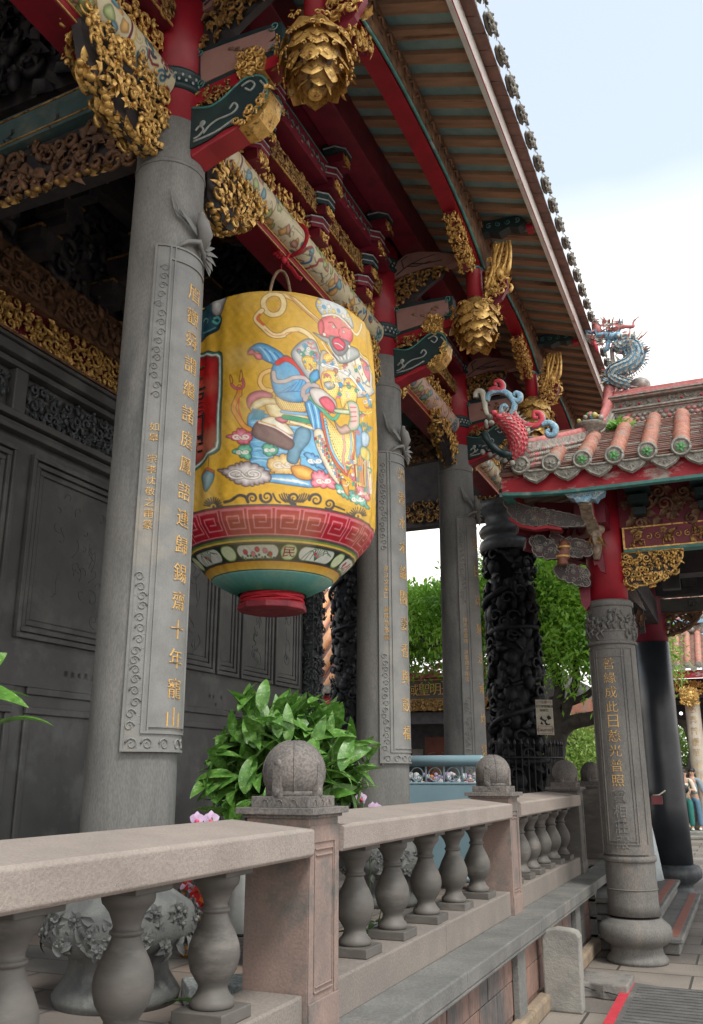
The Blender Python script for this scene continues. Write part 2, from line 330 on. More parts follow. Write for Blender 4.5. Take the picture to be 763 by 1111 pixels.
class Canvas:
    def __init__(s,w,h,c,cv=None): s.w,s.h=w,h; s.a=np.empty((h,w,3)); s.a[:]=c; s.cv=cv
    def _pts(s,pts,smooth,closed,conv=True):
        if smooth: pts=cr(pts,closed,5)
        if conv and s.cv: pts=[s.cv(*p) for p in pts]
        return A_(pts,float)
    def _grid(s,P,m):
        x0=max(0,int(P[:,0].min()-m)); x1=min(s.w,int(P[:,0].max()+m)+2); y0=max(0,int(P[:,1].min()-m)); y1=min(s.h,int(P[:,1].max()+m)+2)
        if x1<=x0 or y1<=y0: return None
        X,Y=np.meshgrid(np.arange(x0,x1),np.arange(y0,y1)); return X,Y,(slice(y0,y1),slice(x0,x1))
    def _dist(s,P,X,Y,closed):
        D=np.full(X.shape,1e9); n=len(P)
        for i in range(n if closed else n-1):
            a=P[i]; b=P[(i+1)%n]; d=b-a; l=d@d
            t=np.clip(((X-a[0])*d[0]+(Y-a[1])*d[1])/(l if l>1e-9 else 1),0,1)
            D=np.minimum(D,np.hypot(X-a[0]-t*d[0],Y-a[1]-t*d[1]))
        return D
    def poly(s,pts,c,edge=None,gw=8,line=(.09,.07,.065),lw=.65,smooth=True,conv=True):
        P=s._pts(pts,smooth,True,conv); g=s._grid(P,3)
        if g is None: return
        X,Y,sl=g; I=np.zeros(X.shape,bool); n=len(P)
        for i in range(n):
            xi,yi=P[i]; xj,yj=P[i-1]
            if yi==yj: continue
            I^=((yi>Y)!=(yj>Y))&(X<(xj-xi)*(Y-yi)/(yj-yi)+xi)
        D=s._dist(P,X,Y,True); al=np.clip(np.where(I,D,-D)+.5,0,1)[...,None]
        col=np.empty(X.shape+(3,)); col[:]=c
        if edge is not None:
            t=np.clip(D/gw,0,1)[...,None]; col=A_(edge)*(1-t)+col*t
        R=s.a[sl]; R[:]=R*(1-al)+col*al
        if line is not None:
            al=(np.clip(lw+.5-D,0,1)*.85)[...,None]; R[:]=R*(1-al)+A_(line)*al
    def line(s,pts,c,w,line=None,lw=.8,smooth=True,conv=True,taper=False,closed=False,alpha=1):
        P=s._pts(pts,smooth,closed,conv); g=s._grid(P,w+3)
        if g is None: return
        X,Y,sl=g; D=s._dist(P,X,Y,closed); R=s.a[sl]
        if taper:
            n=len(P); D=np.full(X.shape,1e9)
            for i in range(n-1):
                a=P[i]; b=P[i+1]; d=b-a; l=d@d; t=np.clip(((X-a[0])*d[0]+(Y-a[1])*d[1])/(l+1e-9),0,1)
                ww=1-.75*(i+t)/n; D=np.minimum(D,np.hypot(X-a[0]-t*d[0],Y-a[1]-t*d[1])+w/2*(1-ww))
        if line is not None:
            al=np.clip(w/2+lw+.5-D,0,1)[...,None]; R[:]=R*(1-al)+A_(line)*al
        al=np.clip(w/2+.5-D,0,1)[...,None]*alpha; R[:]=R*(1-al)+A_(c)*al
    def dot(s,p,r,c,line=None,conv=True):
        s.line([p,(p[0]+.01,p[1])],c,r*2,line=line,smooth=False,conv=conv)
H=hexc
YEL=H('#dcab33'); DK=(.07,.055,.05)
cv=Canvas(CW,CHH,YEL,l_uv)
rng_=np.random.RandomState(3)
def z1(*p): return [(205+x/7.267,300+y/7.267) for x,y in p]
def z2(*p): return [(300+x/6.936,300+y/6.936) for x,y in p]
def z3(*p): return [(205+x/7.267,420+y/7.267) for x,y in p]
def z4(*p): return [(300+x/6.936,420+y/6.936) for x,y in p]
SKY=H('#66aad4'); SKYD=H('#2d74aa'); PINK=H('#e0788c'); RED=H('#b3222f'); CRM=H('#f0deb0'); TEAL=H('#43a78f'); GREY=H('#8c8784'); ORG=H('#e08a3c'); WHT=H('#efe9dd'); LYEL=H('#efcf6a'); BRN=H('#7d4a22')
# water and clouds
cv.poly([(270,448),(271,480),(273,506),(292,510),(318,512),(345,526),(356,512),(350,486),(338,466),(322,456),(300,452)],H('#7cbce0'),H('#4c94c6'),10,DK)
for i in range(16):
    y=458+i*3.6; x=273+3*math.sin(i); cv.line([(x,y),(x+12,y+2.4*math.sin(i*2)),(x+28,y+1.5),(x+50+6*math.sin(i*3),y+6)],H('#3f86b8') if i%2 else H('#b8dcee'),1.3,alpha=.8)
def cloud(pts,col,edge,inner=None):
    P=A_([p for p in pts]); n=len(P); cc=P.mean(0); Q=[]
    for i in range(n):
        a_,b_=P[i],P[(i+1)%n]; L=np.hypot(*(b_-a_)); k=max(1,int(round(L/6.5)))
        for j in range(k):
            p=a_+(b_-a_)*j/k; q=a_+(b_-a_)*(j+.5)/k; o_=q-cc; o_/=np.hypot(*o_)+1e-6; p2=a_+(b_-a_)*(j+1)/k
            for t_ in (0,.12,.3,.5,.7,.88): Q.append(tuple(p+(p2-p)*t_+o_*(2.6*math.sin(PI*t_)**.6-1.1)))
    cv.poly(Q,col,edge,8,DK,.7,smooth=False); c=P.mean(0)
    for k,(ox,sg) in enumerate(((-.3,1),(.28,-1))):
        rx=(P[:,0].max()-P[:,0].min())*.2; q=[(c[0]+ox*rx*2.6+sg*rx*(1-.8*t/10)*math.cos(t*.8),c[1]+rx*.5*(1-.75*t/10)*math.sin(t*.8)) for t in range(11)]
        cv.line(q,inner or WHT,2.6,line=edge,lw=.9)
cloud(z3((290,390),(340,370),(400,320),(460,350),(500,380),(480,430),(430,450),(370,420)),H('#f0a9b4'),H('#d2405c'))
cloud(z3((335,510),(380,480),(440,450),(490,470),(485,570),(430,560),(390,530)),H('#a6dcc0'),H('#2c9a76'))
cloud(z3((580,460),(640,445),(710,490),(660,540),(600,530)),H('#a6dcc0'),H('#2c9a76'))
cloud(z3((615,590),(660,550),(763,525),(860,540),(880,600),(850,650),(790,690),(700,690),(640,650)),H('#f6e3ae'),H('#d79a3a'))
cv.poly(z4((0,650),(120,660),(230,690),(330,740),(250,755),(120,740),(0,720),(-110,700),(-80,660)),H('#9fd0ea'),H('#3f8cc4'),8,DK)
for k in range(5): cv.line(z4((k*45-60,680+k*4),(k*45,690+k*6),(k*45+60,700+k*8)),WHT,1.6)
cloud(z3((222,650),(300,640),(360,610),(430,590),(500,600),(560,620),(640,680),(640,740),(560,760),(480,778),(410,770),(350,740),(290,700)),H('#e9e0dc'),H('#7c5f62'))
cv.poly(z4((110,600),(200,590),(290,640),(250,700),(150,680)),H('#f0c060'),H('#c8742a'),8,DK)
cloud(z4((270,640),(340,630),(430,700),(445,770),(380,755),(270,745)),H('#f4b8c0'),H('#d6506a'))
cloud(z4((440,730),(490,740),(530,790),(540,850),(480,815),(450,780)),H('#9ad8c8'),H('#2f9a86'))
cloud(z4((540,780),(600,790),(670,840),(700,920),(620,880),(550,850)),H('#9ad8c8'),H('#2f9a86'))
cloud(z4((590,740),(650,750),(705,820),(690,860),(630,810)),H('#f4b8c0'),H('#d6506a'))
cloud(z4((205,500),(260,500),(320,540),(370,620),(320,610),(250,570)),H('#a8d8f0'),H('#3f8cc4'))
# grey-blue spirit in the water
cv.poly([(318,478),(322,466),(331,463),(337,470),(335,480),(327,490),(322,503),(312,500),(313,488)],H('#7ba3b8'),H('#4d7890'),6,DK)
# flowing ribbons
rb=dict(line=BRN,lw=1.1)
cv.line(z1((640,130),(763,150))+z2((60,140),(150,185),(230,255),(330,345)),H('#f0cf8a'),7,**rb)
cv.line(z1((690,125),(763,132))+z2((100,150),(190,235),(320,335)),H('#e0a860'),2.2,line=BRN)
cv.line(z1((590,190),(650,140),(720,150),(750,220),(720,290),(650,305),(600,260)),H('#f2d79a'),8,closed=True,**rb)
cv.line(z1((615,210),(655,170),(705,180),(722,225),(695,265),(650,272),(620,245)),H('#dca558'),2,closed=True)
cv.line(z1((575,270),(530,330),(590,405),(660,465),(740,465))+z2((60,430),(120,400),(190,405),(260,455),(305,540),(330,640),(328,720)),H('#f2d79a'),8,**rb)
cv.line(z1((560,300),(540,335),(590,385)),H('#e06a3c'),4)
cv.line(z1((600,420),(670,470),(750,462))+z2((80,425),(170,412)),H('#d88a5a'),1.6)
cv.line(z1((640,740),(580,770),(560,830),(590,880),(650,900)),H('#f0c070'),6,**rb)
# sceptre on the left
cv.line(z1((400,930),(395,870))+z3((400,30),(370,100),(352,170),(395,250),(430,300),(480,330)),H('#e79a40'),6.5,**rb)
cv.line(z3((395,90),(388,160),(410,230)),H('#e0552c'),2.6)
for q in (((330,850),(320,800),(325,770),(345,820)),((395,830),(400,780),(412,735),(425,800))): cv.poly(z1(*q),LYEL,H('#c77a22'),4,BRN)
cv.line(z1((335,850),(370,880),(430,870),(425,810)),H('#d9607a'),3,line=BRN)
# legs, boot, trousers
cv.poly([(288,437),(300,434),(315,438),(330,448),(336,458),(322,462),(304,458),(292,450)],H('#f3e2b4'),H('#d2a14a'),8,BRN)
cv.poly(z3((455,130),(458,80),(500,40),(580,25),(660,60),(640,95),(560,95),(510,120),(480,170)),H('#d98293'),H('#a83a52'),6,DK)
cv.poly(z3((480,160),(520,105),(600,80),(700,100),(720,135),(620,135),(560,160),(500,190)),H('#f7ecc8'),H('#d8b060'),6,BRN)
for k in range(6): cv.line(z3((500+k*18,170+k*3),(510+k*16,215),(490+k*20,250)),H('#3d8fae'),3.2)
cv.poly([(283,456),(296,452),(311,460),(319,471),(305,470),(290,463)],H('#f6eed8'),H('#d8c090'),5,BRN)
cv.poly([(273,469),(276,460),(283,457),(300,465),(317,477),(319,484),(312,488),(298,483),(284,478),(276,474)],H('#8a6f68'),H('#6a5048'),6,DK)
cv.line([(281,458),(299,464),(317,475)],WHT,2.4,line=RED); cv.line([(279,456),(299,462)],H('#e6b040'),1.6)
cv.poly(z3((680,250),(740,235),(780,262),(740,285)),H('#e58a96'),H('#c04a5c'),4,DK)
# skirt panels
def grid_fill(poly,cell,c):
    P=A_(poly); 
    for yy in np.arange(P[:,1].min(),P[:,1].max(),cell):
        for xx in np.arange(P[:,0].min(),P[:,0].max(),cell):
            if inside(poly,xx,yy): cv.dot((xx+.4*cell*(int(yy/cell)%2),yy),.75,c)
pl=z4((0,60),(100,80),(210,110),(215,190),(60,180),(0,120)); cv.poly(pl,H('#f0d080'),H('#c88a30'),5,DK); grid_fill(pl,2.2,BRN)
cv.line(z4((40,185),(120,195),(230,205)),H('#7fb6de'),4,line=DK); cv.line(z4((60,225),(160,240),(250,262)),H('#3d9a72'),7,line=DK); cv.line(z4((110,262),(180,280),(265,310)),CRM,4,line=BRN)
cv.poly(z4((215,110),(290,105),(345,220),(345,335),(300,350),(262,285),(232,200)),SKY,SKYD,6,DK)
for k in range(4): cv.line(z4((240+k*22,125),(265+k*20,220),(280+k*18,320)),H('#2d6aa8') if k%2 else H('#b9dcf0'),1.6)
cv.poly(z4((280,330),(345,330),(400,500),(480,640),(470,740),(400,660),(330,530),(290,430)),H('#e8d9c0'),H('#b8a890'),5,DK)
cols=[RED,TEAL,LYEL,WHT,SKY,PINK,ORG]
for i in range(15):
    t=i/14; cx_=290+185*t+10*math.sin(t*3); cy_=385+330*t
    for j in range(3):
        x=cx_+j*17*(1-.2*t); y=cy_-j*8+6; cv.poly(z4((x-9,y-9),(x+8,y-12),(x+10,y+8),(x-7,y+11)),cols[(i+2*j)%7],None,1,DK,.4,smooth=False)
sk=z4((345,215),(390,250),(460,325),(530,350),(590,335),(600,420),(575,540),(525,655),(450,600),(395,480),(350,340))
cv.poly(sk,H('#f2dc8c'),H('#d9b050'),10,DK); grid_fill(sk,2.6,H('#9a7a3a'))
cv.line(z4((335,200),(350,300),(385,430),(430,540),(500,640),(525,665)),H('#d8603c'),3.4,line=DK); cv.line(z4((362,250),(385,370),(420,480),(470,570),(520,630)),H('#8fc0d8'),4,line=DK)
for i in range(16):
    t=i/15; cv.dot(z4((362+150*t**1.1,260+360*t))[0],1,DK)
cv.line(z4((585,340),(590,450),(560,560),(530,650)),H('#d8603c'),3,line=DK); cv.line(z4((560,350),(565,440),(545,540)),H('#8fc0d8'),3,line=DK)
cv.line(z4((500,340),(515,450),(500,540),(520,640)),H('#d89a90'),4,line=BRN)
cv.poly(z4((600,310),(645,290),(645,440),(625,520),(600,520)),SKY,SKYD,5,DK)
for k in range(9):
    x=560+k*17; cv.line(z4((x,520+8*math.sin(k)),(x+14-k*3,620),(590+k*12,730+10*(k%3))),(PINK,RED,CRM,TEAL,ORG)[k%5],2.6,line=DK,lw=.5)
cv.poly(z4((640,450),(705,470),(708,560),(680,560),(640,520)),LYEL,TEAL,5,DK); cv.poly(z4((645,340),(700,350),(700,440),(650,440)),H('#cfe2ee'),SKY,6,DK)
for k in range(4): cv.line(z4((680+k*9,560),(690+k*7,660),(700+k*4,800)),(SKY,PINK,CRM,WHT)[k],3,line=DK,lw=.5)
cv.poly(z4((480,690),(530,720),(540,820),(500,780)),H('#e8a850'),H('#b86a2a'),5,DK)
# sleeves
cv.poly([(294,404),(300,390),(312,386),(326,400),(342,412),(338,426),(329,436),(312,436),(300,429),(295,417)],SKY,SKYD,7,DK)
for k in range(5): cv.line([(300+k*4,428-k),(308+k*5,424),(318+k*4,418-k*3)],H('#2d6aa8'),1.1)
cv.poly(z1((463,600),(480,565),(540,530),(600,533),(680,570),(740,612),(757,660),(690,692),(640,682),(580,650),(555,600),(500,590)),SKY,SKYD,7,DK)
for k in range(4): cv.line(z1((560+k*38,560+k*14),(600+k*36,600+k*12),(640+k*28,665)),H('#2d6aa8') if k%2 else H('#9fd0ea'),2)
cv.poly(z1((463,600),(495,572),(525,600),(570,615),(575,655),(535,652),(510,620),(470,618)),H('#e77f92'),H('#c23c58'),4,DK)
cv.line(z2((10,650),(70,622),(130,650),(180,700),(205,750)),H('#d8392c'),8,line=DK); cv.line([(297,404),(299,413),(309,414),(320,410),(331,411),(336,418)],H('#c9b8b4'),6,line=DK)
cv.line(z2((200,900),(205,850),(250,815),(310,830))+z4((290,40),(230,70),(215,95)),H('#b8a5a0'),7,line=DK)
# torso armour
cv.poly(z2((110,580),(200,480),(280,480),(320,560),(345,680),(330,760),(250,780),(180,700)),H('#c8c6c0'),H('#76808c'),8,DK)
pl=z2((190,620),(240,600),(300,640),(290,700),(230,710)); cv.poly(pl,H('#f2d468'),H('#d4a23a'),5,BRN); grid_fill(pl,2.2,H('#8a6a2a'))
for k in range(4): cv.line(z2(*scroll2((215+k*28,520+k*30),20,k,1.3)),(SKY,WHT,TEAL,PINK)[k],2,line=DK,lw=.5)
cv.poly(z2((250,740),(310,700),(320,770),(260,800)),SKY,SKYD,5,DK)
cv.poly(z2((340,560),(450,600),(600,560),(700,650),(720,820),(700,900),(420,900),(330,780)),H('#d9d2c2'),H('#a8a294'),8,DK)
cv.poly(z2((600,640),(650,620),(695,700),(690,810),(640,760)),H('#e0868c'),H('#c05660'),6,DK)
for pl in (z2((355,590),(400,575),(440,610),(400,640),(360,645)),z2((345,730),(390,700),(450,720),(475,790),(470,880),(430,930),(370,880),(340,800)),z2((510,790),(560,770),(605,810),(615,900),(600,1000),(520,1000))):
    cv.poly(pl,H('#f4dd84'),H('#d9a83e'),6,H('#b0504c')); grid_fill(pl,2.2,H('#9a7a3a'))
cv.poly(z4((480,0),(600,0),(610,110),(540,110),(500,160),(480,100)),H('#f4dd84'),H('#d9a83e'),6,DK); grid_fill(z4((480,0),(600,0),(600,110),(500,150)),2.2,H('#9a7a3a'))
cv.line(z2((350,665),(430,680),(520,720),(600,790),(650,870)),WHT,6,line=DK); cv.line(z2((360,660),(520,712)),H('#8aa0b4'),1.6)
cv.poly(z2((360,800),(420,790),(440,830),(390,850)),H('#c8c4c0'),GREY,5,DK); cv.dot(z2((485,815))[0],4,H('#3f9cc8'),line=DK); cv.dot(z2((485,850))[0],2.5,CRM,line=DK)
cv.poly(z2((590,620),(620,600),(660,700),(700,830),(660,790),(610,700)),H('#f0e6d0'),H('#c8a86a'),4,DK); cv.line(z2((620,800),(680,880),(700,960)),SKY,6,line=DK)
cv.line(z2((620,570),(690,640),(715,720)),LYEL,4,line=BRN)
# busy ornament over the armour and skirts
rg2=random.Random(44)
for poly_,n_ in ((z2((130,590),(200,500),(280,500),(320,560),(330,680),(320,750),(250,770),(190,700)),26),(z2((350,580),(450,610),(600,570),(690,650),(715,820),(690,900),(430,900),(345,780)),60),(z4((560,60),(700,20),(715,200),(700,420),(640,440),(600,300)),36),(z4((255,120),(300,100),(460,240),(500,330),(440,310),(360,240)),14),(z4((450,600),(560,560),(700,560),(715,800),(640,820),(540,760)),44)):
    xs_=[p[0] for p in poly_]; ys_=[p[1] for p in poly_]
    for k in range(n_):
        x=rg2.uniform(min(xs_),max(xs_)); y=rg2.uniform(min(ys_),max(ys_))
        if not inside(poly_,x,y): continue
        c_=(SKY,PINK,LYEL,TEAL,WHT,H('#c87a5a'),H('#88a8b8'),CRM)[k%8]; q=rg2.random()
        if q<.45: cv.line(scroll2((x,y),rg2.uniform(1.8,3.4),rg2.uniform(0,6),1.2,8,rg2.choice((-1,1))),c_,1.7,line=DK,lw=.5,smooth=False)
        elif q<.75:
            a=rg2.uniform(0,3); cv.line([(x,y),(x+3.5*math.cos(a),y+3.5*math.sin(a)),(x+6*math.cos(a+.5),y+6*math.sin(a+.5))],c_,2.2,line=DK,lw=.4)
        else: cv.dot((x,y),1.6,c_,line=DK)
# hands, book
cv.line(z4((255,80),(330,160),(425,245),(480,180)),H('#58b088'),5,line=DK); cv.poly(z4((250,20),(330,10),(400,60),(450,120),(440,200),(360,170),(280,110)),H('#d9cfc8'),H('#a89890'),6,DK)
cv.poly(z4((320,100),(345,75),(385,75),(430,120),(445,180),(400,190),(350,150)),H('#e06878'),H('#b8303c'),5,DK)
cv.poly(z4((430,170),(480,165),(620,175),(640,205),(560,205),(450,195)),CRM,TEAL,4,DK)
cv.poly(z4((540,110),(620,130),(625,300),(540,320),(560,220)),H('#eec3bc'),H('#58b088'),7,DK); 
for k in range(4): cv.line(z4((560,150+k*36),(610,150+k*34)),RED,1.4)
cv.poly(z4((430,250),(480,300),(530,280),(560,330),(480,350)),H('#cfa9a0'),H('#8a6a60'),5,DK)
# head
cv.poly(z2((275,420),(330,470),(400,520),(480,650),(600,620),(620,570),(560,520),(330,440)),H('#b9bab4'),H('#7d807c'),7,DK)
for k in range(9): cv.line(z2((340+k*26,490+k*5),(390+k*20,560+k*3),(450+k*12,620)),H('#5d6264') if k%2 else WHT,1.3)
cv.poly(z2((328,340),(360,305),(430,290),(500,315),(560,370),(578,450),(560,500),(520,530),(470,560),(430,520),(390,460),(330,440)),H('#ea7a80'),H('#cf4652'),8,DK)
cv.poly(z2((315,350),(345,325),(360,390),(345,440),(320,420)),H('#e2626e'),H('#b83040'),4,DK)
cv.poly(z2((395,450),(440,445),(520,470),(560,500),(540,560),(490,600),(430,560)),H('#8f8a88'),H('#6a6664'),5,None)
cv.poly(z2((425,470),(470,455),(520,495),(515,545),(470,555),(430,515)),H('#e0566a'),H('#b4283c'),4,DK); cv.line(z2((445,500),(475,505),(505,530)),WHT,1.7,line=DK)
for p in ((433,378),(512,415)): cv.dot(z2(p)[0],2.4,WHT,line=DK); cv.dot(z2(p)[0],.9,DK)
cv.line(z2((395,345),(425,345),(455,385)),DK,1.5); cv.line(z2((495,385),(520,378),(550,395)),DK,1.5); cv.line(z2((478,395),(475,430),(488,450),(465,448)),H('#9a2a36'),1.3)
for p in ((362,435),(552,525)): cv.dot(z2(p)[0],2.6,WHT,line=BRN)
cv.poly(z2((300,215),(320,160),(370,150),(430,180),(500,225),(560,300),(580,390),(540,345),(480,300),(420,285),(350,290)),H('#d6dadc'),H('#7e93a4'),6,DK)
for k in range(7):
    x,y=325+k*36,190+k*17+4*(k%2)*5; cv.dot(z2((x,y))[0],3.6,(LYEL,SKY,WHT)[k%3],line=GREY); cv.dot(z2((x+4,y+40))[0],2.4,LYEL,line=GREY)
cv.line(z2((350,295),(430,285),(500,320),(560,385)),WHT,3,line=GREY)
cv.line(z2((570,400),(600,440),(630,400),(635,360)),H('#f2dfae'),4,line=BRN)
# dragon ornament top left, tassel
cv.poly(z1((60,300),(110,260),(180,190),(210,220),(190,290),(240,300),(258,345),(235,410),(190,440),(130,478),(60,520)),H('#22505e'),H('#0e1c28'),10,DK)
cv.poly(z1((185,205),(240,165),(292,115),(300,165),(272,240),(250,292),(210,305),(182,278)),H('#c9c6c2'),H('#6c6866'),9,DK)
cv.line(z1((185,350),(215,365),(240,340),(220,315),(195,325)),H('#4fb0a8'),4,line=DK); cv.line(z1((110,350),(125,330),(150,340),(140,365)),H('#8db8b8'),2); cv.line(z1((105,440),(150,430),(200,400)),H('#6aa0a0'),2.4)
cv.line(z1((110,215),(160,190),(200,175)),H('#8a5a3a'),5,line=DK)
cv.poly(z3((108,690),(150,655),(197,670),(192,740),(140,828),(112,760)),H('#a8c6cc'),H('#1f6a74'),10,DK); cv.line(z3((115,685),(150,650),(195,668)),H('#c8622c'),3,line=DK); cv.line(z3((160,640),(168,560)),BRN,1.4)
# black scroll border above the red band
def zz(*p): return [(200+x/3.633,530+y/3.633) for x,y in p]
cv.line(zz((160,55),(185,48),(215,28),(240,32),(250,50)),DK,4.6,taper=False)
for cx_,cy_,r,a,cw_ in ((268,38,22,2.4,1),(325,32,26,3.4,-1),(433,38,24,1.4,1),(520,45,26,3.2,1),(570,62,22,2.2,-1)): cv.line(zz(*scroll2((cx_,cy_),r,a,1.5,ccw=cw_)),DK,5,taper=True)
for k in range(5): cv.line(zz((375+k*9,18+abs(k-2)*3),(383+k*9,40),(400+k*8,54)),DK,2.2); cv.line(zz((492-k*9,18+abs(k-2)*3),(484-k*9,40),(468-k*8,54)),DK,2.2)
cv.line(zz((350,20),(362,45),(378,55)),DK,3); cv.line(zz((590,70),(612,78),(630,85)),DK,3)
for c0 in ((115,72),(685,110)):
    for k in range(11):
        a=-PI*.05-PI*.9*k/10; cv.line(zz((c0[0]+14*math.cos(a),c0[1]+14*math.sin(a)),(c0[0]+36*math.cos(a),c0[1]+36*math.sin(a))),DK,2.6)
    cv.dot(zz(c0)[0],2.5,DK)
cv.line(zz((640,95),(655,105),(645,110)),DK,2); cv.line(zz((30,110),(45,95),(60,100),(52,110)),DK,3); cv.line(zz((715,140),(722,155),(735,150)),DK,2.5)
# cartouche: mirrored about its own centre line, a quarter turn from the figure
uf=l_uv(335,450)[0]; uc=(.5-50/360)*CW
rt=[l_uv(*p) for p in z1((118,592),(155,583),(200,592),(235,583),(262,600),(266,640),(262,940))+z3((256,120),(256,300),(255,440),(245,495),(205,530),(170,548),(140,590),(95,630))]
top=min(p[1] for p in rt); bot=l_uv(*z3((45,668))[0])[1]+6
half=[(uc,top-3)]+rt+[(uc,bot)]
full=half+[(2*uc-p[0],p[1]) for p in half[::-1]][1:-1]
for grow,c in ((0,DK),(-2.2,H('#2f7f74')),(-5,WHT),(-7.5,H('#3f8f88')),(-9,H('#c01818'))):
    cc=A_(full).mean(0); F=A_(full); n_=F-cc; sx=1+grow/abs(n_[:,0]).max(); sy=1+grow/abs(n_[:,1]).max()
    cv.poly([tuple(cc+n_[i]*(sx,sy)) for i in range(len(F))],c,H('#8c0f14') if grow==-9 else None,14,None,smooth=False,conv=False)
# the far side of the lantern carries the same painting
hw=CW//2; a0=int(uc-CW*.07); idx=(np.arange(CW)-a0)%CW
src=cv.a.copy(); s_red=int(np.interp(-3.235,-_pz,_ps)/TS)
front=(np.arange(CW)-a0)%CW<hw
for j in range(CW):
    if not front[j]: cv.a[:s_red,j]=src[:s_red,(j-hw)%CW]
# bands under the painting
def srow(z): return np.interp(-z,-_pz,_ps)/TS
b=[srow(z) for z in (3.245,3.235,3.078,3.066,3.055,3.042,3.032,2.952,2.943,2.900,2.892)]
def band(r0,r1,c,c2=None):
    r0,r1=int(round(r0)),int(round(r1))
    for r in range(r0,min(r1,CHH)):
        t=(r-r0)/max(1,r1-r0-1); cv.a[r,:]=A_(c) if c2 is None else A_(c)*(1-t)+A_(c2)*t
band(b[0],b[1],DK); band(b[1]-0,b[2],H('#c0142c')); band(b[2],b[3],DK); band(b[3],b[4],H('#6a8a3a')); band(b[4],b[5],H('#e2b84a')); band(b[5],b[6],DK)
band(b[6],b[7],H('#22302c')); band(b[7],b[8],DK); band(b[8],b[9],H('#d99a2c'),H('#e0b850')); band(b[9],b[10],DK); band(b[10],CHH,H('#7fc4c0'),H('#0f6a54'))
nk=24; kw=CW/nk; kt=b[1]+2; kb=b[2]-2; kh=kb-kt; PKL=H('#f08a98')
cv.line([(0,kt),(CW,kt)],PKL,1.6,smooth=False,conv=False); cv.line([(0,kb),(CW,kb)],PKL,1.6,smooth=False,conv=False)
for k in range(nk):
    o=k*kw; g=kh/6
    P=[(0,0),(0,1),(.86,1),(.86,.22),(.2,.22),(.2,.76),(.66,.76),(.66,.48),(.4,.48)]
    cv.line([(o+x*kw+2,kb-2-y*(kh-4)) if y<1 else (o+x*kw+2,kt+2) for x,y in P],PKL,2.2,smooth=False,conv=False)
# medallions on the black band
m0,m1=b[6]+1,b[7]-1; mc=(m0+m1)/2; mh=(m1-m0)/2
uM=l_uv(313,602)[0]
for k in range(8):
    u=(uM+k*CW/8)%CW; wd=CW/8*.5*(.5/.62)
    cv.line([(u-3,mc),(u+3,mc)],H('#e8f0c8'),mh*1.9,line=H('#7fb24c'),lw=1.8,smooth=False,conv=False)
    u2=u+CW/16
    for du in (-CW,0):
        L=CW/16-mh*2.6
        cv.line([(u2+du-L,mc),(u2+du+L,mc)],H('#e9eae2'),mh*1.75,line=H('#9db08a'),lw=1,smooth=False,conv=False)
        if k%2:
            for q in range(5): cv.dot((u2+du-26+q*13+3*(q%2),mc+5*math.sin(q*2)),4.5,(H('#d8304a'),H('#e88a9a'))[q%2],line=H('#7a1020'),conv=False)
            for q in range(12): cv.dot((u2+du-36+q*6.4,mc+9+3*math.sin(q*1.9)),2.6,(H('#2f7f4c'),H('#8a9a3a'),H('#1f4f6a'))[q%3],conv=False)
        else:
            for q in range(7):
                a=-2.6+q*.35; cv.line([(u2+du,mc+10),(u2+du+20*math.cos(a),mc+14*math.sin(a)),(u2+du+40*math.cos(a),mc+4+8*math.sin(a*2))],H('#3f6f4c'),1.5,conv=False)
            cv.dot((u2+du-6,mc-2),3,H('#d8304a'),conv=False); cv.dot((u2+du+2,mc+2),2.4,H('#e06a7a'),conv=False)
# brushwork, fading and grime worked into the paint
_R=np.random.RandomState(5)
def _smooth(sx,sy):
    g=_R.rand(sy+2,sx+1); g[:,-1]=g[:,0]; X=np.linspace(0,sx,CW,endpoint=False); Y=np.linspace(0,sy,CHH); xi=X.astype(int); yi=Y.astype(int); fx=X-xi; fy=Y-yi; fx=fx*fx*(3-2*fx); fy=fy*fy*(3-2*fy)
    a=g[yi][:,xi]; b_=g[yi][:,(xi+1)]; c_=g[yi+1][:,xi]; d_=g[yi+1][:,(xi+1)]
    return (a*(1-fx)+b_*fx)*(1-fy)[:,None]+(c_*(1-fx)+d_*fx)*fy[:,None]
n_=.5*_smooth(14,7)+.3*_smooth(60,24)+.2*_smooth(220,30)
cv.a*=(.84+.3*n_)[...,None]
st_=np.clip(_smooth(40,4)*_smooth(9,3)*2.2-1.05,0,1)[...,None]; cv.a=cv.a*(1-.35*st_)+A_(H('#7a4a14'))*.35*st_
fd_=np.clip(_smooth(18,12)-.45,0,1)[...,None]*.5; cv.a=cv.a*(1-fd_)+A_(H('#e6d4a4'))*fd_*.9
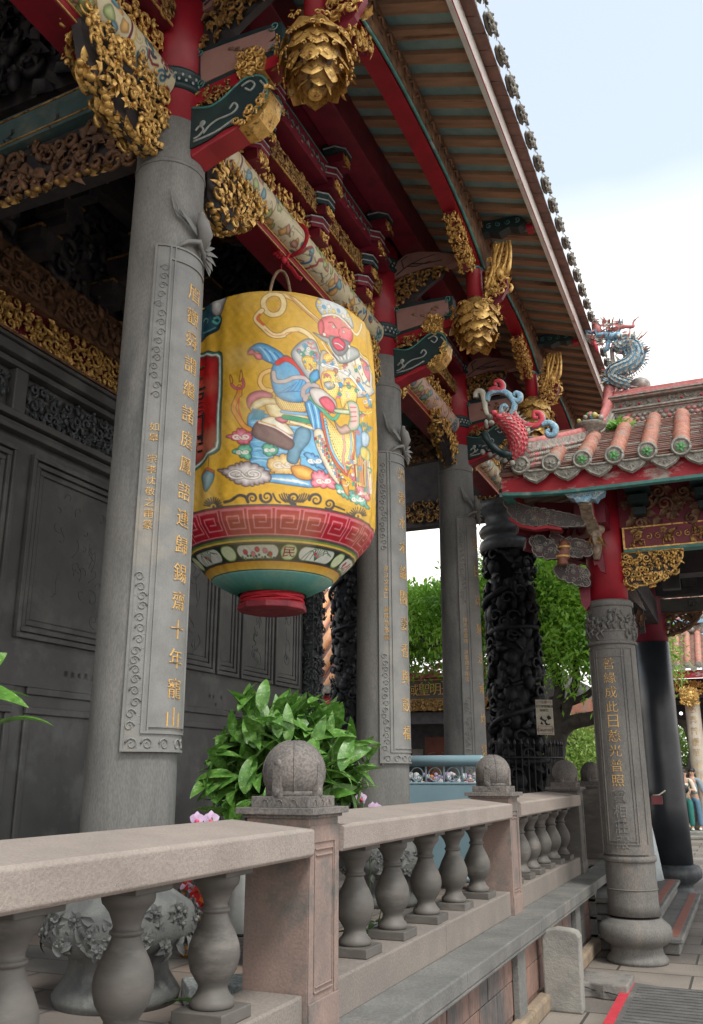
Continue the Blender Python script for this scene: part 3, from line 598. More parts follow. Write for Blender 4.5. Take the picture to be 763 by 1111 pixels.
# mesh with the painting on it
def painted_mesh(name,pos,colors,w,h,matl,parent,wrap=True):
    nv=pos.shape[0]*pos.shape[1]; me=bpy.data.meshes.new(name); off=A_(root_loc(parent))
    vs=(pos.reshape(-1,3)-off).astype(np.float32); me.vertices.add(nv); me.vertices.foreach_set('co',vs.ravel())
    H_,W_=pos.shape[:2]; jj,ii=np.meshgrid(np.arange(H_-1),np.arange(W_ if wrap else W_-1),indexing='ij'); i2=(ii+1)%W_
    q=np.stack([jj*W_+ii,(jj+1)*W_+ii,(jj+1)*W_+i2,jj*W_+i2],-1).reshape(-1,4)
    me.loops.add(q.size); me.loops.foreach_set('vertex_index',q.ravel().astype(np.int32)); me.polygons.add(len(q))
    me.polygons.foreach_set('loop_start',np.arange(0,q.size,4,dtype=np.int32)); me.polygons.foreach_set('loop_total',np.full(len(q),4,dtype=np.int32))
    me.polygons.foreach_set('use_smooth',np.ones(len(q),bool)); me.update(calc_edges=True)
    ca=me.color_attributes.new('Col','FLOAT_COLOR','POINT'); c4=np.ones((nv,4),np.float32); c4[:,:3]=colors.reshape(-1,3); ca.data.foreach_set('color',c4.ravel())
    me.materials.append(matl); o=bpy.data.objects.new(name,me); COL.objects.link(o); o.parent=parent; return o
lantern=thing('painted_lantern',(LX,LY,2.69),'big yellow silk lantern painted with a red-faced warrior god, hanging from the painted beam','lantern')
S=np.arange(CHH)*TS; zr=np.interp(S,_ps,_pz); rr=np.interp(S,_ps,_pr)
AZ_=LAZ+((np.arange(CW)/CW)-.5)*2*PI
ZZ,AA=np.meshgrid(zr,AZ_,indexing='ij'); RR=np.repeat(rr[:,None],CW,1)
fade=np.clip((S/.12),0,1)[:,None]*np.clip((1.62-S)/.1,0.25,1)[:,None]
fold=.006*np.sin(AA*31+2*np.sin(ZZ*3))*np.clip(np.sin(AA*3+1),0,1)+(np.abs(((AA*3.2+.16*np.abs(((ZZ*6+.3*np.sin(AA*4))%1)-.5)*4)%.36)/.36-.5)-.25)*.0035+.005*np.sin(AA*5+ZZ*3)+.003*np.sin(AA*13-ZZ*9)
RR=RR+fold*fade
pos=np.stack([LX+RR*np.cos(AA),LY+RR*np.sin(AA),ZZ],-1)
body=painted_mesh('lantern_body',pos,cv.a,CW,CHH,M_paint,lantern)
def wrapL(V,F,u,row,zoff,k=1):   # put flat glyphs on the lantern
    out=[]
    for x,y,z in V:
        s=(row*TS-y); r=np.interp(s,_ps,_pr)+zoff+z; zz_=np.interp(s,_ps,_pz); a=LAZ+(u/CW-.5)*2*PI+x/max(.2,r)
        out.append((LX+r*math.cos(a),LY+r*math.sin(a),zz_))
    return out,F
mb=MB(); V,F=text_geo('民',.075,.001); V,F=wrapL(V,F,uM,mc,.007); mb.add(V,F); mb.build('lettering',mat('red_ink',(.45,.02,.04),None,30,.6,bump=0),lantern)
mb=MB(); rows=np.linspace(top+48,bot-42,4)
for i,ch in enumerate('艋舺龍山'):
    if i==0: V,F=text_geo('正',.19,.001)
    else: V,F=text_geo('艋龍山寺'[i],.23,.001)
    V,F=wrapL(V,F,uc,rows[i],.008); mb.add(V,F,0 if i==0 else 1)
mb.build('lettering',[mat('green_ink',(.01,.1,.03),None,30,.6,bump=0),M_black],lantern)
mb=MB(); mb.lathe([(.60,4.76),(.2,4.80),(.01,4.80)],(LX,LY,0),40); mb.build('lantern_top',M_darkw,lantern)
# wrapped red cloth collar and faceted foot ring
mb=MB(); mb.lathe([(.215,2.83),(.205,2.80),(.19,2.765),(.2,2.74),(.2,2.735)],(LX,LY,0),40)
for k in range(7):
    z0=2.745+k*.011; mb.tube([(LX+.208*math.cos(a)*(1+.02*math.sin(3*a+k)),LY+.208*math.sin(a)*(1+.02*math.sin(3*a+k)),z0+.008*math.sin(2*a+k*1.7)) for a in np.linspace(0,2*PI,41)],.009,6,caps=False)
c1=mb.build('cloth_wrapping',M_redcloth,lantern)
mb=MB(); mb.lathe([(.15,2.745),(.232,2.742),(.236,2.70),(.19,2.69),(.01,2.69)],(LX,LY,0),10,sm=False); mb.build('foot_ring',mat('dull_red_wood',(.34,.03,.045),(.2,.02,.03),12,.6,bump=.3),lantern,bevel=.006)
mb=MB(); pts=[(LX-.075*math.cos(a)*1.0,LY+.02*math.cos(a),4.80+.32*math.sin(a)) for a in np.linspace(0,PI,21)]
pts=[(LX+.085*math.cos(a)*.92,LY+.085*math.cos(a)*.39,4.80+.50*math.sin(a)**.6) for a in np.linspace(0,PI,25)]
mb.tube(pts,.012,8); mb.tube([(p[0]+.008*math.sin(i*2),p[1],p[2]+.004) for i,p in enumerate(pts)],.006,6); mb.build('carrying_hoop',mat('old_rattan',(.4,.28,.16),(.2,.13,.08),30,.7,bump=.4),lantern)
mb=MB()
zb=5.12
mb.tube([(LX,LY,5.28),(LX+.004,LY,5.33),(LX,LY,5.36)],.006,6,1)
for q_ in ([(286,260),(297,274),(309,285),(318,294)],[(318,294),(322,300),(327,303)],[(312,286),(304,276),(296,266)]):
    P=cr([at(u,v,Y=LY-.02) for u,v in q_],False,5)
    for i in range(len(P)-1):
        mb.beam(P[i],P[i]+(P[i+1]-P[i])*1.1,.004,.03,0,up=(0,1,0)) if False else mb.tube([P[i],P[i]+(P[i+1]-P[i])*1.1],[.018,.018],6,0,flat=.35,nv=-Y_)
mb.ball(at(308,283,Y=LY-.03),(.025,.03,.03),0,10,6)
mb.tube([(-2.84+.138*math.cos(a),LY+.16,5.66+.138*math.sin(a)) for a in np.linspace(-PI,PI*.6,26)],.02,6,0,flat=.5,nv=(0,1,0)); mb.tube([at(309,284,Y=LY-.02),(-2.84,LY+.14,5.53)],.012,6,0)
mb.build('red_ribbon_bow',M_redcloth,lantern)
mb=MB(); ztop=5.46
ring=[(-2.72+.165*math.cos(a),LY+.22-.0*a,5.46+.165*math.sin(a)) for a in np.linspace(-PI*.75,PI*.75,26)]
RINGP=ring
# ================================================================ THE TEMPLE HALL (left)
PZ=.63
hall=thing('temple_hall',(-4.2,6,PZ),'tall temple hall with grey stone columns, gilded carvings and striped eaves, filling the left','temple')
X3=A_([1.,0,0]); Y3=A_([0,1.,0]); Z3=A_([0,0,1.])
COLS=[3.85,7.33,9.83]
def taper(z,R=.228,R1=.212,z0=1.1,z1=5.4): return R+(R1-R)*min(1,max(0,(z-z0)/(z1-z0)))
def wrapC(V,F,cx,cy,a0,z0,Rf,off):
    out=[]
    for x,y,z in V:
        zz=z0+y; r=Rf(zz)+off+z; a=a0+x/Rf(zz); out.append((cx+r*math.cos(a),cy+r*math.sin(a),zz))
    return out,F
def shell(mb,cx,cy,a0,a1,z0,z1,Rf,o0,o1,m=0,n=16,nz=1):
    vs=[];fs=[]
    for k in range(nz+1):
        z=z0+(z1-z0)*k/nz
        for i in range(n+1):
            a=a0+(a1-a0)*i/n
            for o in (o0,o1): r=Rf(z)+o; vs.append((cx+r*math.cos(a),cy+r*math.sin(a),z))
    W=(n+1)*2
    for k in range(nz):
        for i in range(n):
            b=k*W+i*2; fs.append((b+1,b+3,b+W+3,b+W+1))
        b=k*W; fs.append((b,b+1,b+W+1,b+W)); b=k*W+n*2; fs.append((b+1,b,b+W,b+W+1))
    for i in range(n):
        b=i*2; fs.append((b,b+2,b+3,b+1)); b+=nz*W; fs.append((b+1,b+3,b+2,b))
    mb.add(vs,fs,m,False)
def curve_rel(mb,cx,cy,a0,a1,z0,z1,Rf,off,rng,cell=.04,amp=.01,m=0):   # low vines and clouds on a curved face
    z=z0+cell*.5
    while z<z1-cell*.4:
        a=a0+(a1-a0)*rng.uniform(.3,.7); R=Rf(z)
        cw=rng.choice((-1,1)); P=[]; rad=[]; r0=(a1-a0)*R*.36
        for i in range(12):
            t=i/11; rr=r0*(1-.75*t); an=cw*t*8+rng.uniform(0,.2)+(0 if cw>0 else 3)
            aa=a+rr*math.cos(an)/R; zz=z+rr*1.1*math.sin(an); q=R+off+.001; P.append((cx+q*math.cos(aa),cy+q*math.sin(aa),zz)); rad.append(cell*(.16-.08*t))
        mb.tube(P,rad,5,m,flat=.7)
        for k in range(2):
            aa=a0+(a1-a0)*rng.uniform(.15,.85); zz=z+rng.uniform(-.6,.6)*cell; nn=A_([math.cos(aa),math.sin(aa),0]); q=R+off
            mb.leaf((cx+q*nn[0],cy+q*nn[1],zz),Z3*rng.choice((-1,1))+A_([-nn[1],nn[0],0])*rng.uniform(-1,1)+nn*.25,nn,cell*.9,cell*.45,.9,m,k=3)
        z+=cell*rng.uniform(1.2,1.6)
def stone_column(parent,cx,cy,za,zs,zt,plq,az,big,small,seed,R=.228,R1=.203,gold=True,flow='lotus',bird=True,half=1.15,nm='stone_column',Rr=.2,border=True,small_az=None,bsz=.13,bstep=None,zbig=None):
    rng=random.Random(seed); Rf=lambda z:taper(z,R,R1,za+.5,zs)
    mb=MB(); n=30; prof=[(Rf(za+.4+(zs-za-.4)*i/n)+(.01 if i==0 else 0),za+.4+(zs-za-.4)*i/n) for i in range(n+1)]; prof.append((Rr-.005,zs+.004))
    mb.lathe(prof,(cx,cy,0),56); mb.lathe([(Rf(zs-.32)+.004,zs-.325),(Rf(zs-.32)+.006,zs-.31),(Rf(zs-.3)+.003,zs-.295)],(cx,cy,0),48)
    col=mb.build(nm,M_ecol if flow=='drum' else M_col,parent)
    # base
    mb=MB()
    if flow=='lotus':
        pr=[(.285,0),(.295,.04),(.275,.07),(.24,.12),(.228,.17),(.232,.205),(.28,.225),(.345,.26),(.362,.32),(.355,.38),(.33,.42),(.29,.445),(.255,.47),(.235,.482),(.222,.487)]
        mb.lathe(pr,(cx,cy,za),56)
        for k in range(130):
            a=k/130*2*PI+rng.uniform(-.05,.05); h=rng.uniform(.25,.43); nn=A_([math.cos(a),math.sin(a),0]); tt=A_([-nn[1],nn[0],0]); q=.356
            c=A_([cx,cy,za+h])+nn*q
            if k%3==0:
                for i in range(5):
                    an=i*2*PI/5+k; mb.leaf(c,tt*math.cos(an)+Z3*math.sin(an)+nn*.3,nn,.05,.042,.7,0,k=3)
                mb.ball(c+nn*.008,.011,0,6,4)
            else:
                for i in range(2): mb.leaf(c-nn*.005,tt*rng.uniform(-1,1)+Z3*rng.uniform(-1,.6)+nn*.3,nn,rng.uniform(.05,.09),.04,1.1,0,k=4,keel=.25)
    elif flow=='drum':
        pr=[(.27,0),(.275,.03),(.262,.045),(.235,.08),(.225,.125),(.235,.145),(.28,.17),(.315,.205),(.327,.26),(.315,.31),(.29,.335),(.255,.36),(.245,.375),(.22,.38)]
        mb.lathe(pr,(cx,cy,za),56)
    elif flow=='plain':
        pr=[(.26,0),(.27,.04),(.235,.08),(.23,.12),(.27,.15),(.35,.2),(.37,.27),(.34,.33),(.26,.36),(.24,.365)]
        mb.lathe(pr,(cx,cy,za),48)
    mb.build('column_base',M_ecol if flow=='drum' else M_cap if False else (M_col if flow!='lotus' else mat('carved_base_stone',(.15,.152,.145),(.09,.092,.09),9,.75,bump=.4,bscale=70,c3=(.22,.22,.21),s3=4,p3=.62)),col)
    # raised inscription plaque with border, grooves and carved bands
    if plq:
        z0,z1=plq; mb=MB(); nz=24; a0,a1=az-half,az+half
        shell(mb,cx,cy,a0,a1,z0,z1,Rf,-.01,.014,0,30,nz)
        bw=.085/R
        for s0,s1 in (((a0,a0+.012/R)),((a0+bw,a0+bw+.010/R)),((a1-.012/R,a1)),((a1-bw-.010/R,a1-bw)),((a0+bw+.028/R,a0+bw+.036/R)),((a1-bw-.036/R,a1-bw-.028/R))):
            shell(mb,cx,cy,s0,s1,z0+(.0 if s0 in(a0,) else .09),z1,Rf,.01,.022,0,2,nz)
        for zz0,zz1,b0,b1 in ((z0,z0+.012,a0,a1),(z0+.085,z0+.095,a0+bw,a1-bw),(z0+.115,z0+.123,a0+bw+.03/R,a1-bw-.03/R),(z1-.012,z1,a0,a1),(z1-.095,z1-.085,a0+bw,a1-bw)):
            shell(mb,cx,cy,b0,b1,zz0,zz1,Rf,.01,.022,0,24,1)
        if border:
            L=z1-z0
            for s0,s1 in ((a0+.014/R,a0+bw-.004/R),(a1-bw+.004/R,a1-.014/R)):
                curve_rel(mb,cx,cy,s0,s1,z0+.1,z0+L*.33,Rf,.014,rng,.038)
                curve_rel(mb,cx,cy,s0,s1,z0+L*.66,z1-.1,Rf,.014,rng,.038)
            a=a0+.03
            while a<a1-.1:
                curve_rel(mb,cx,cy,a,a+.35,z0+.014,z0+.08,Rf,.014,rng,.045); a+=.36
        pl=mb.build('inscription_plaque',M_ecol if flow=='drum' else M_plate,col)
        if big:
            mb=MB(); st=bstep or (z1-z0-.4)/len(big); V,F=text_geo(big,bsz,.0025,step=st); V,F=wrapC(V,F,cx,cy,az,(zbig or z1-.24),Rf,.016); mb.add(V,F); mb.build('inscription',M_goldt if gold else M_plate,col)
        if small:
            mb=MB(); V,F=text_geo(small,.045,.0015,step=.06); V,F=wrapC(V,F,cx,cy,small_az if small_az is not None else a0+bw*.5,z0+(z1-z0)*.60,Rf,.016); mb.add(V,F); mb.build('inscription',M_goldt,col)
    if bird:
        mb=MB(); z1=plq[1]; aa=az-.05
        def cp(u,v,h): 
            r=Rf(z1+v)+h; a=aa+u/R; return A_([cx+r*math.cos(a),cy+r*math.sin(a),z1+v])
        N0=lambda u:A_([math.cos(aa+u/R),math.sin(aa+u/R),0])
        mb.tube([cp(-.14,-.01,.01),cp(-.07,.05,.03),cp(0,.08,.04),cp(.08,.04,.03),cp(.15,-.02,.01)],[.008,.014,.018,.014,.008],7)
        mb.tube([cp(.05,.06,.03),cp(.03,.14,.06),cp(.0,.20,.06),cp(-.01,.25,.05)],[.02,.045,.04,.016],9)
        mb.ball(cp(.0,.255,.05),.022,0,8,6)
        for k in range(9):
            u=-.03-.016*k; mb.leaf(cp(u+.02,.12+.008*k,.03),A_([-N0(u)[1],N0(u)[0],0])*(-.8+.05*k)+Z3*(.5+.13*k)+N0(u)*.15,N0(u),.15+.008*k,.035,.35,0,keel=.3)
            mb.leaf(cp(.05+.008*k,.10-.01*k,.03),A_([-N0(u)[1],N0(u)[0],0])*.3+Z3*(.8-.2*k)+N0(u)*.08,N0(u),.09,.032,.35,0,keel=.3)
        mb.build('bird_relief',M_plate,col)
    # lacquered timber top with studded rings
    mb=MB(); mb.lathe([(Rr,zs+.002),(Rr*.985,zt)],(cx,cy,0),40); mb.build('lacquered_shaft',M_red,col)
    return col
c1_=stone_column(hall,-2.84,3.85,PZ,5.42,7.0,(1.75,4.53),-.04,'眉觀舜謂繼諸庭鳳語連歸錫齋十年寵山','如皋 宗孝忱敬之甫篆',1,bsz=.095,bstep=.148,zbig=4.28,small_az=-.93)
c1_['label']='nearest grey stone column with gold seal script'
c2_=stone_column(hall,-2.84,7.33,PZ,5.44,7.0,(1.73,4.46),-.14,'光澄水木論閣妻香與鼓福','浙江文福口 高陽許敬書',2,bsz=.115,bstep=.229,zbig=4.27,small_az=-.99)
c3_=stone_column(hall,-2.84,9.83,PZ,5.40,7.0,(1.5,4.5),-.16,'慧日高懸法雨均霑','南天慈雲降 沐恩弟子叩書',3,bsz=.11,bstep=.33,zbig=4.2,small_az=-1.05)
def ring_band(mb,cx,cy,z,r,hh=.075):
    mb.lathe([(r,z-hh),(r+.018,z-hh*.9),(r+.024,z-hh*.6),(r+.012,z-hh*.5),(r+.012,z+hh*.5),(r+.024,z+hh*.6),(r+.018,z+hh*.9),(r,z+hh)],(cx,cy,0),40,0)
    for k in range(30):
        a=2*PI*k/30
        for j in (-1,1):
            c=A_([cx+(r+.014)*math.cos(a+j*.05),cy+(r+.014)*math.sin(a+j*.05),z+j*hh*.24]); nn=A_([math.cos(a),math.sin(a),0])
            mb.ball(c,(.011,.006,.013),1,6,4,ax=(A_([-nn[1],nn[0],0]),nn,Z3))
for cc,y0 in zip((c1_,c2_,c3_),COLS):
    for z,r in ((5.70,.2),(6.42,.2)):
        mb=MB(); ring_band(mb,-2.84,y0,z,r); mb.build('studded_ring',[M_navy,M_whitel],cc)
    mb=MB(); mb.lathe([(.2,6.78),(.26,6.84),(.27,6.9),(.2,6.95)],(-2.84,y0,0),36,0); mb.lathe([(.262,6.86),(.276,6.88),(.262,6.90)],(-2.84,y0,0),36,1); mb.build('capital_ring',[M_navy,M_tealtrim],cc)
# ---------------------------------------------------------------- repeated cross-bracket module (measured at the second column, plane Y=7.23)
def pp(*pts,Y=7.23): return [tuple(at(x,y,Y=Y)[[0,2]]) for x,y in pts]
BR=pp((425,377),(426,409),(432,407),(440,404),(452,397),(464,393),(474,388),(482,378),(484,368),(478,361),(467,360),(458,366),(450,373),(440,378))
BRr=pp((426,409),(432,407),(440,404),(452,397),(464,393),(465,396),(455,401),(440,408),(428,415))
PB=pp((428,334),(450,329),(470,325),(484,322),(486,338),(458,349),(430,358)); PBo=pp((425,331),(450,325),(470,321),(489,318),(491,341),(458,353),(426,363))
AR=pp((426,300),(426,292),(429,281),(438,273),(452,270),(473,270),(490,273),(494,281),(480,285),(461,287),(440,294))
CG=pp((426,301),(440,295),(461,288),(480,286),(478,293),(462,306),(450,317),(438,325),(427,331))
def yprism(mb,poly,yc,th,m=0): mb.prism(poly,(0,yc-th/2,0),X3,Z3,Y3,th,m)
def scr_y(mb,poly,yf,m,rng,n,r): # painted scroll lines on the near face
    for k in range(n):
        c=poly[k]; 
        P=[(x,yf-.004,z) for x,z in scroll2(c,r,rng.uniform(0,6),1.4,14,rng.choice((-1,1)))]; mb.tube(P,.006,4,m)
rr_=random.Random(11)
def module(y0,idx):
    rng=random.Random(50+idx)
    # pale painted arch panel with plum branch, carved spandrel below
    mb=MB(); yprism(mb,AR,y0,.09,0)
    P=lambda u,v:(at(u,v,Y=7.23)[0],y0-.05,at(u,v,Y=7.23)[2])
    for q in (((428,296),(440,286),(455,278),(470,273)),((436,288),(434,280),(440,275)),((440,286),(450,286),(466,280)),((445,283),(460,283),(478,279))): mb.tube([P(*t) for t in q],[.006,.005,.004,.003][:len(q)],4,1)
    mb.build('plum_arch_panel',[M_pink,M_darkw],hall)
    mb=MB(); yprism(mb,CG,y0,.05,1); carve(mb,CG,(0,y0-.03,0),X3,Z3,-Y3,.07,.06,rng,0); mb.build('carved_spandrel',[M_goldd,M_darkw],hall)
    mb=MB(); yprism(mb,PBo,y0,.10,1); yprism(mb,PB,y0,.112,0)
    cx_=sum(p[0] for p in PB)/len(PB); cz=sum(p[1] for p in PB)/len(PB)
    for k in range(7):
        u=cx_+rng.uniform(-.13,.13); v=cz+rng.uniform(-.03,.04)
        mb.ball((u,y0-.058,v),(.022,.004,.014),2,6,4); mb.tube([(u,y0-.058,v),(u+.03,y0-.058,v-.03)],.003,4,2)
    for c in (PB[0],PB[3],PB[4],PB[6]): mb.tube([(x,y0-.062,z) for x,z in scroll2(c,.035,rng.uniform(0,6),1.3,12)],.005,4,3)
    mb.build('painted_panel',[M_pink,M_navy,M_woodc,M_tealtrim],hall)
    mb=MB(); x0=PBo[6][0]; yprism(mb,[(x0,PBo[6][1]-.005),(PBo[4][0],PBo[4][1]-.012),(PBo[4][0],PBo[4][1]-.09),(x0,PBo[6][1]-.10)],y0,.12,0); mb.build('red_tie_beam',M_red,hall)
    # ship-shaped bracket in dark green with white scrolls and gilded nose
    mb=MB(); yprism(mb,BR,y0,.17,0); yf=y0-.085
    def Q(u,v): p=at(u,v,Y=7.23); return (p[0],yf-.003,p[2])
    for q in (((430,402),(434,400),(437,396),(434,393),(431,396)),((437,399),(441,394),(447,390),(454,388),(459,386),(462,382),(459,379),(456,383)),((464,367),(470,364),(474,367),(471,371),(467,369)),((478,365),(482,370),(480,376)),((430,404),(446,399),(460,391))):
        mb.tube(cr([Q(*t) for t in q],False,4),.0075,5,1)
    for q in (((431,386),(436,385)),): mb.ball(Q(436,391),(.022,.005,.022),1,8,5)
    for e in (-1,1):
        P=cr([(at(u,v,Y=7.23)[0],y0+e*.085,at(u,v,Y=7.23)[2]) for u,v in ((426,378),(440,379),(450,374),(458,367),(467,361),(478,361),(484,369),(482,379),(474,388))],False,4); mb.tube(P,.008,5,2)
    mb.build('scroll_bracket',[M_navy,M_whitel,M_tealtrim],hall)
    mb=MB(); yprism(mb,BRr,y0,.16,0); mb.build('bracket_cushion',M_red,hall,bevel=.012)
    mb=MB(); nose=pp((462,393),(471,389),(478,380),(482,369),(485,371),(484,382),(478,391),(470,396),(463,397)); yprism(mb,nose,y0,.15,0)
    carve(mb,nose,(0,y0-.095,0),X3,Z3,-Y3,.045,.03,rng,0,mix=(.7,.3,0,0))
    hd=pp((459,358),(459,346),(464,342),(474,341),(480,345),(479,356),(470,361)); yprism(mb,hd,y0,.15,0); carve(mb,hd,(0,y0-.075,0),X3,Z3,-Y3,.05,.035,rng,0,mix=(.6,.4,0,0)); mb.build('gilded_nose',M_gold,hall)
    mb=MB(); mz=pp((428,376),(450,371),(460,363),(456,358),(428,364)); yprism(mb,mz,y0,.06,1); carve(mb,mz,(0,y0-.04,0),X3,Z3,-Y3,.045,.06,rng,0); mb.build('carved_infill',[M_goldd,M_darkw],hall)
    # hanging post and lotus bud
    lx=-1.87; lz=5.33; B1=MB.build
    def bl(s,nm,*a,**k):
        if nm=='lotus_bud': s.v=[(lx+(x-lx)*.86,y0+(y-y0)*.86,5.95+(z-5.95)*.86) for x,y,z in s.v]
        return B1(s,nm,*a,**k)
    MB.build=bl
    mb=MB(); mb.lathe([(.075,5.9),(.075,6.72)],(lx,y0,0),24,0); mb.build('hanging_post',M_red,hall)
    mb=MB(); 
    for z in (6.22,6.29): mb.lathe([(.078,z-.02),(.086,z-.012),(.086,z+.012),(.078,z+.02)],(lx,y0,0),24,0)
    mb.build('post_ring',M_tealtrim,hall)
    mb=MB(); mb.lathe([(.001,.02),(.06,.0),(.13,.07),(.18,.2),(.2,.34),(.17,.46),(.09,.56),(.075,.62)],(lx,y0,lz),28,1)
    mb.lathe([(.001,-.03),(.045,-.025),(.05,0),(.03,.03)],(lx,y0,lz),12,0,sm=False)
    rows=[(.085,.03,6,.12,.1,2.3),(.15,.10,8,.15,.13,2.2),(.19,.20,9,.16,.145,2.1),(.215,.31,9,.17,.16,2.0),(.205,.43,7,.19,.2,1.5)]
    for ri,(r,z,n,L,W,cu) in enumerate(rows):
        for k in range(n):
            a=2*PI*(k+.5*(ri%2))/n+rng.uniform(-.12,.12); lz_=rng.uniform(-.018,.018); nn=A_([math.cos(a),math.sin(a),0]); tl=.6 if ri<2 else .35
            mb.leaf(A_([lx,y0,lz+z+.05+lz_])+nn*(r-.012),-Z3*(1-.02*ri)+nn*rng.uniform(.6,1.1),nn+Z3*.2,L*rng.uniform(.85,1.15),W*rng.uniform(1.0,1.3),rng.uniform(.3,1.1),0,k=8,sh=.95,keel=-.16)
            mb.leaf(A_([lx,y0,lz+z+.045])+nn*(r-.006),-Z3+nn*(.85+.05*ri),nn+Z3*.2,L*.72,W*.6,.8,0,k=6,sh=.8,keel=-.2)
            if ri>=1:
                c0=A_([lx,y0,lz+z+.0+lz_])+nn*(r+.065); t2=A_([-nn[1],nn[0],0])
                for sg in (-1,1): mb.tube([c0+t2*sg*(.028+.02*math.cos(q)*(1-q/8))+Z3*.022*math.sin(q)*(1-q/8)-nn*.004 for q in np.linspace(0,6,10)],.0065,4,0)
                mb.leaf(c0+Z3*.03,-Z3+nn*.3,nn,.07,.03,-.9,1,k=3)
            if ri>=3:
                mb.tube([A_([lx,y0,lz+z])+nn*(r+.045)+A_([-nn[1],nn[0],0])*s_*.02*math.cos(t)+Z3*.018*math.sin(t) for t in np.linspace(0,4,7) for s_ in (1,)],.006,4,0)
    mb.build('lotus_bud',[M_gold,M_goldd],hall); MB.build=B1
    # gilded figure brackets: outward arm (+X) and the one under the eave purlin (-Y side)
    GR=pp((531,334),(528,322),(530,300),(534,278),(541,268),(554,267),(555,280),(549,296),(552,312),(545,325),(538,331),Y=7.33)
    mb=MB(); yprism(mb,GR,y0,.05,1); carve(mb,GR,(0,y0-.03,0),X3,Z3,-Y3,.055,.06,rng,0,mix=(.6,.25,.05,.1),bulge=.03); carve(mb,GR,(0,y0+.03,0),X3,Z3,Y3,.1,.07,rng,0)
    for k in range(6):
        x0_=lx+.17+.03*k; ph=k*1.3; mb.tube(cr([(x0_-.05+.02*math.sin(ph),y0-.05,5.96+.02*k),(x0_+.0+.03*math.sin(ph+1),y0-.09,6.10),(x0_+.03+.03*math.sin(ph+2),y0-.10,6.24),(x0_+.05,y0-.07,6.40)],False,4),[.026-.001*i for i in range(13)],6,0)
    mb.ball((lx+.26,y0-.07,6.1),(.06,.045,.08),0,10,7)
    mb.build('gilded_figure_bracket',[M_gold,M_maroon],hall)
    GL=[(-.78,6.36),(-.3,6.62),(-.19,6.5),(-.17,6.2),(-.2,6.08),(-.28,6.06),(-.38,6.13),(-.52,6.2),(-.66,6.27)]
    mb=MB(); mb.prism([(a,b) for a,b in GL],(lx-.02,y0,0),Y3,Z3,X3,.04,1)
    for sg in (1,-1): carve(mb,GL,(lx+.03*sg,y0,0),Y3,Z3,X3*sg,.05,.04,rng,0,mix=(.5,.25,.05,.2))
    carve(mb,[(-.06,0),(.06,0),(.06,.58),(-.06,.58)],(lx,y0-.78,6.33),X3,nrm(A_([0,.58,-.28])),nrm(A_([0,-.28,-.58])),.05,.035,rng,0)
    mb.build('gilded_figure_bracket',[M_gold,M_maroon],hall)
    GL2=[(-a,b) for a,b in GL]
    mb=MB(); mb.prism([(a,b) for a,b in GL2],(lx-.02,y0,0),Y3,Z3,X3,.04,1)
    for sg in (1,-1): carve(mb,GL2,(lx+.03*sg,y0,0),Y3,Z3,X3*sg,.075,.06,rng,0,mix=(.4,.35,.05,.2))
    mb.build('gilded_figure_bracket',[M_gold,M_maroon],hall)
    # dark wavy outrigger with red tip under the rafters
    OA=[(lx,6.55),(lx,6.68),(-1.42,6.66),(-1.34,6.58),(-1.42,6.53),(-1.5,6.56),(-1.6,6.52),(-1.7,6.56)]
    mb=MB(); yprism(mb,OA,y0,.12,0)
    for k in range(5): mb.tube([(x,y0-.066,z) for x,z in scroll2((-1.78+k*.09,6.61),.03,k,1.2,10)],.005,4,1)
    mb.build('eave_outrigger',[M_navy,M_tealtrim],hall)
    mb=MB(); mb.box(-1.345,-1.285,y0-.055,y0+.055,6.50,6.545); mb.build('outrigger_tip',M_red,hall)
    # gilded openwork brackets under the painted beam, each side of the column
    qx=lambda *q:[(p[1]-3.85,p[2]) for p in (at(u,v,X=-2.84) for u,v in q)]
    QL=[(a,b+.17) for a,b in [(-1.02,5.43),(-.2,5.30),(-.2,4.98),(-.26,4.96),(-.34,5.02),(-.46,5.08),(-.58,5.16),(-.74,5.25),(-.9,5.32),(-1.0,5.38)]]
    QR=[(.2,5.52),(.62,5.52),(.66,5.44),(.62,5.36),(.5,5.29),(.38,5.22),(.28,5.19),(.2,5.26)]
    if idx==0:
        QL=qx((78,15),(95,8),(108,30),(125,50),(150,75),(165,95),(174,115),(172,150),(162,166),(150,158),(135,140),(118,122),(108,100),(95,85),(85,60)); QR=qx((222,176),(240,178),(262,203),(277,223),(277,237),(262,250),(245,251),(232,237),(222,215))
    for Qp in (QL,QR):
        mb=MB(); mb.prism([(a*.97,b-.01) for a,b in Qp],(-2.81,y0,0),Y3,Z3,-X3,.06,1); 
        for sg in (1,-1): carve(mb,Qp,(-2.84+.035*sg,y0,0),Y3,Z3,X3*sg,.07,.07,rng,0,mix=(.36,.3,.1,.24),bulge=.035)
        # underside edge carving so it reads from below
        pts=[A_([-2.84,y0+a,b]) for a,b in (Qp[6:] if Qp is QL else Qp[3:])]
        for i in range(len(pts)-1):
            for j in range(3):
                c=pts[i]+(pts[i+1]-pts[i])*(j/3)
                for s_ in (-1,0,1):
                    mb.leaf(c+X3*s_*.035,nrm(pts[i+1]-pts[i])*rng.choice((-1,1))-Z3*.5+X3*rng.uniform(-.6,.6),-Z3,.08,.045,1.2,0,k=4,keel=.3)
                mb.ball(c+X3*rng.uniform(-.03,.03),(.03,.03,.022),0,7,5)
        mb.build('gilded_openwork_bracket',[M_gold,M_darkw],hall)
for i,y0 in enumerate(COLS): module(y0,i)
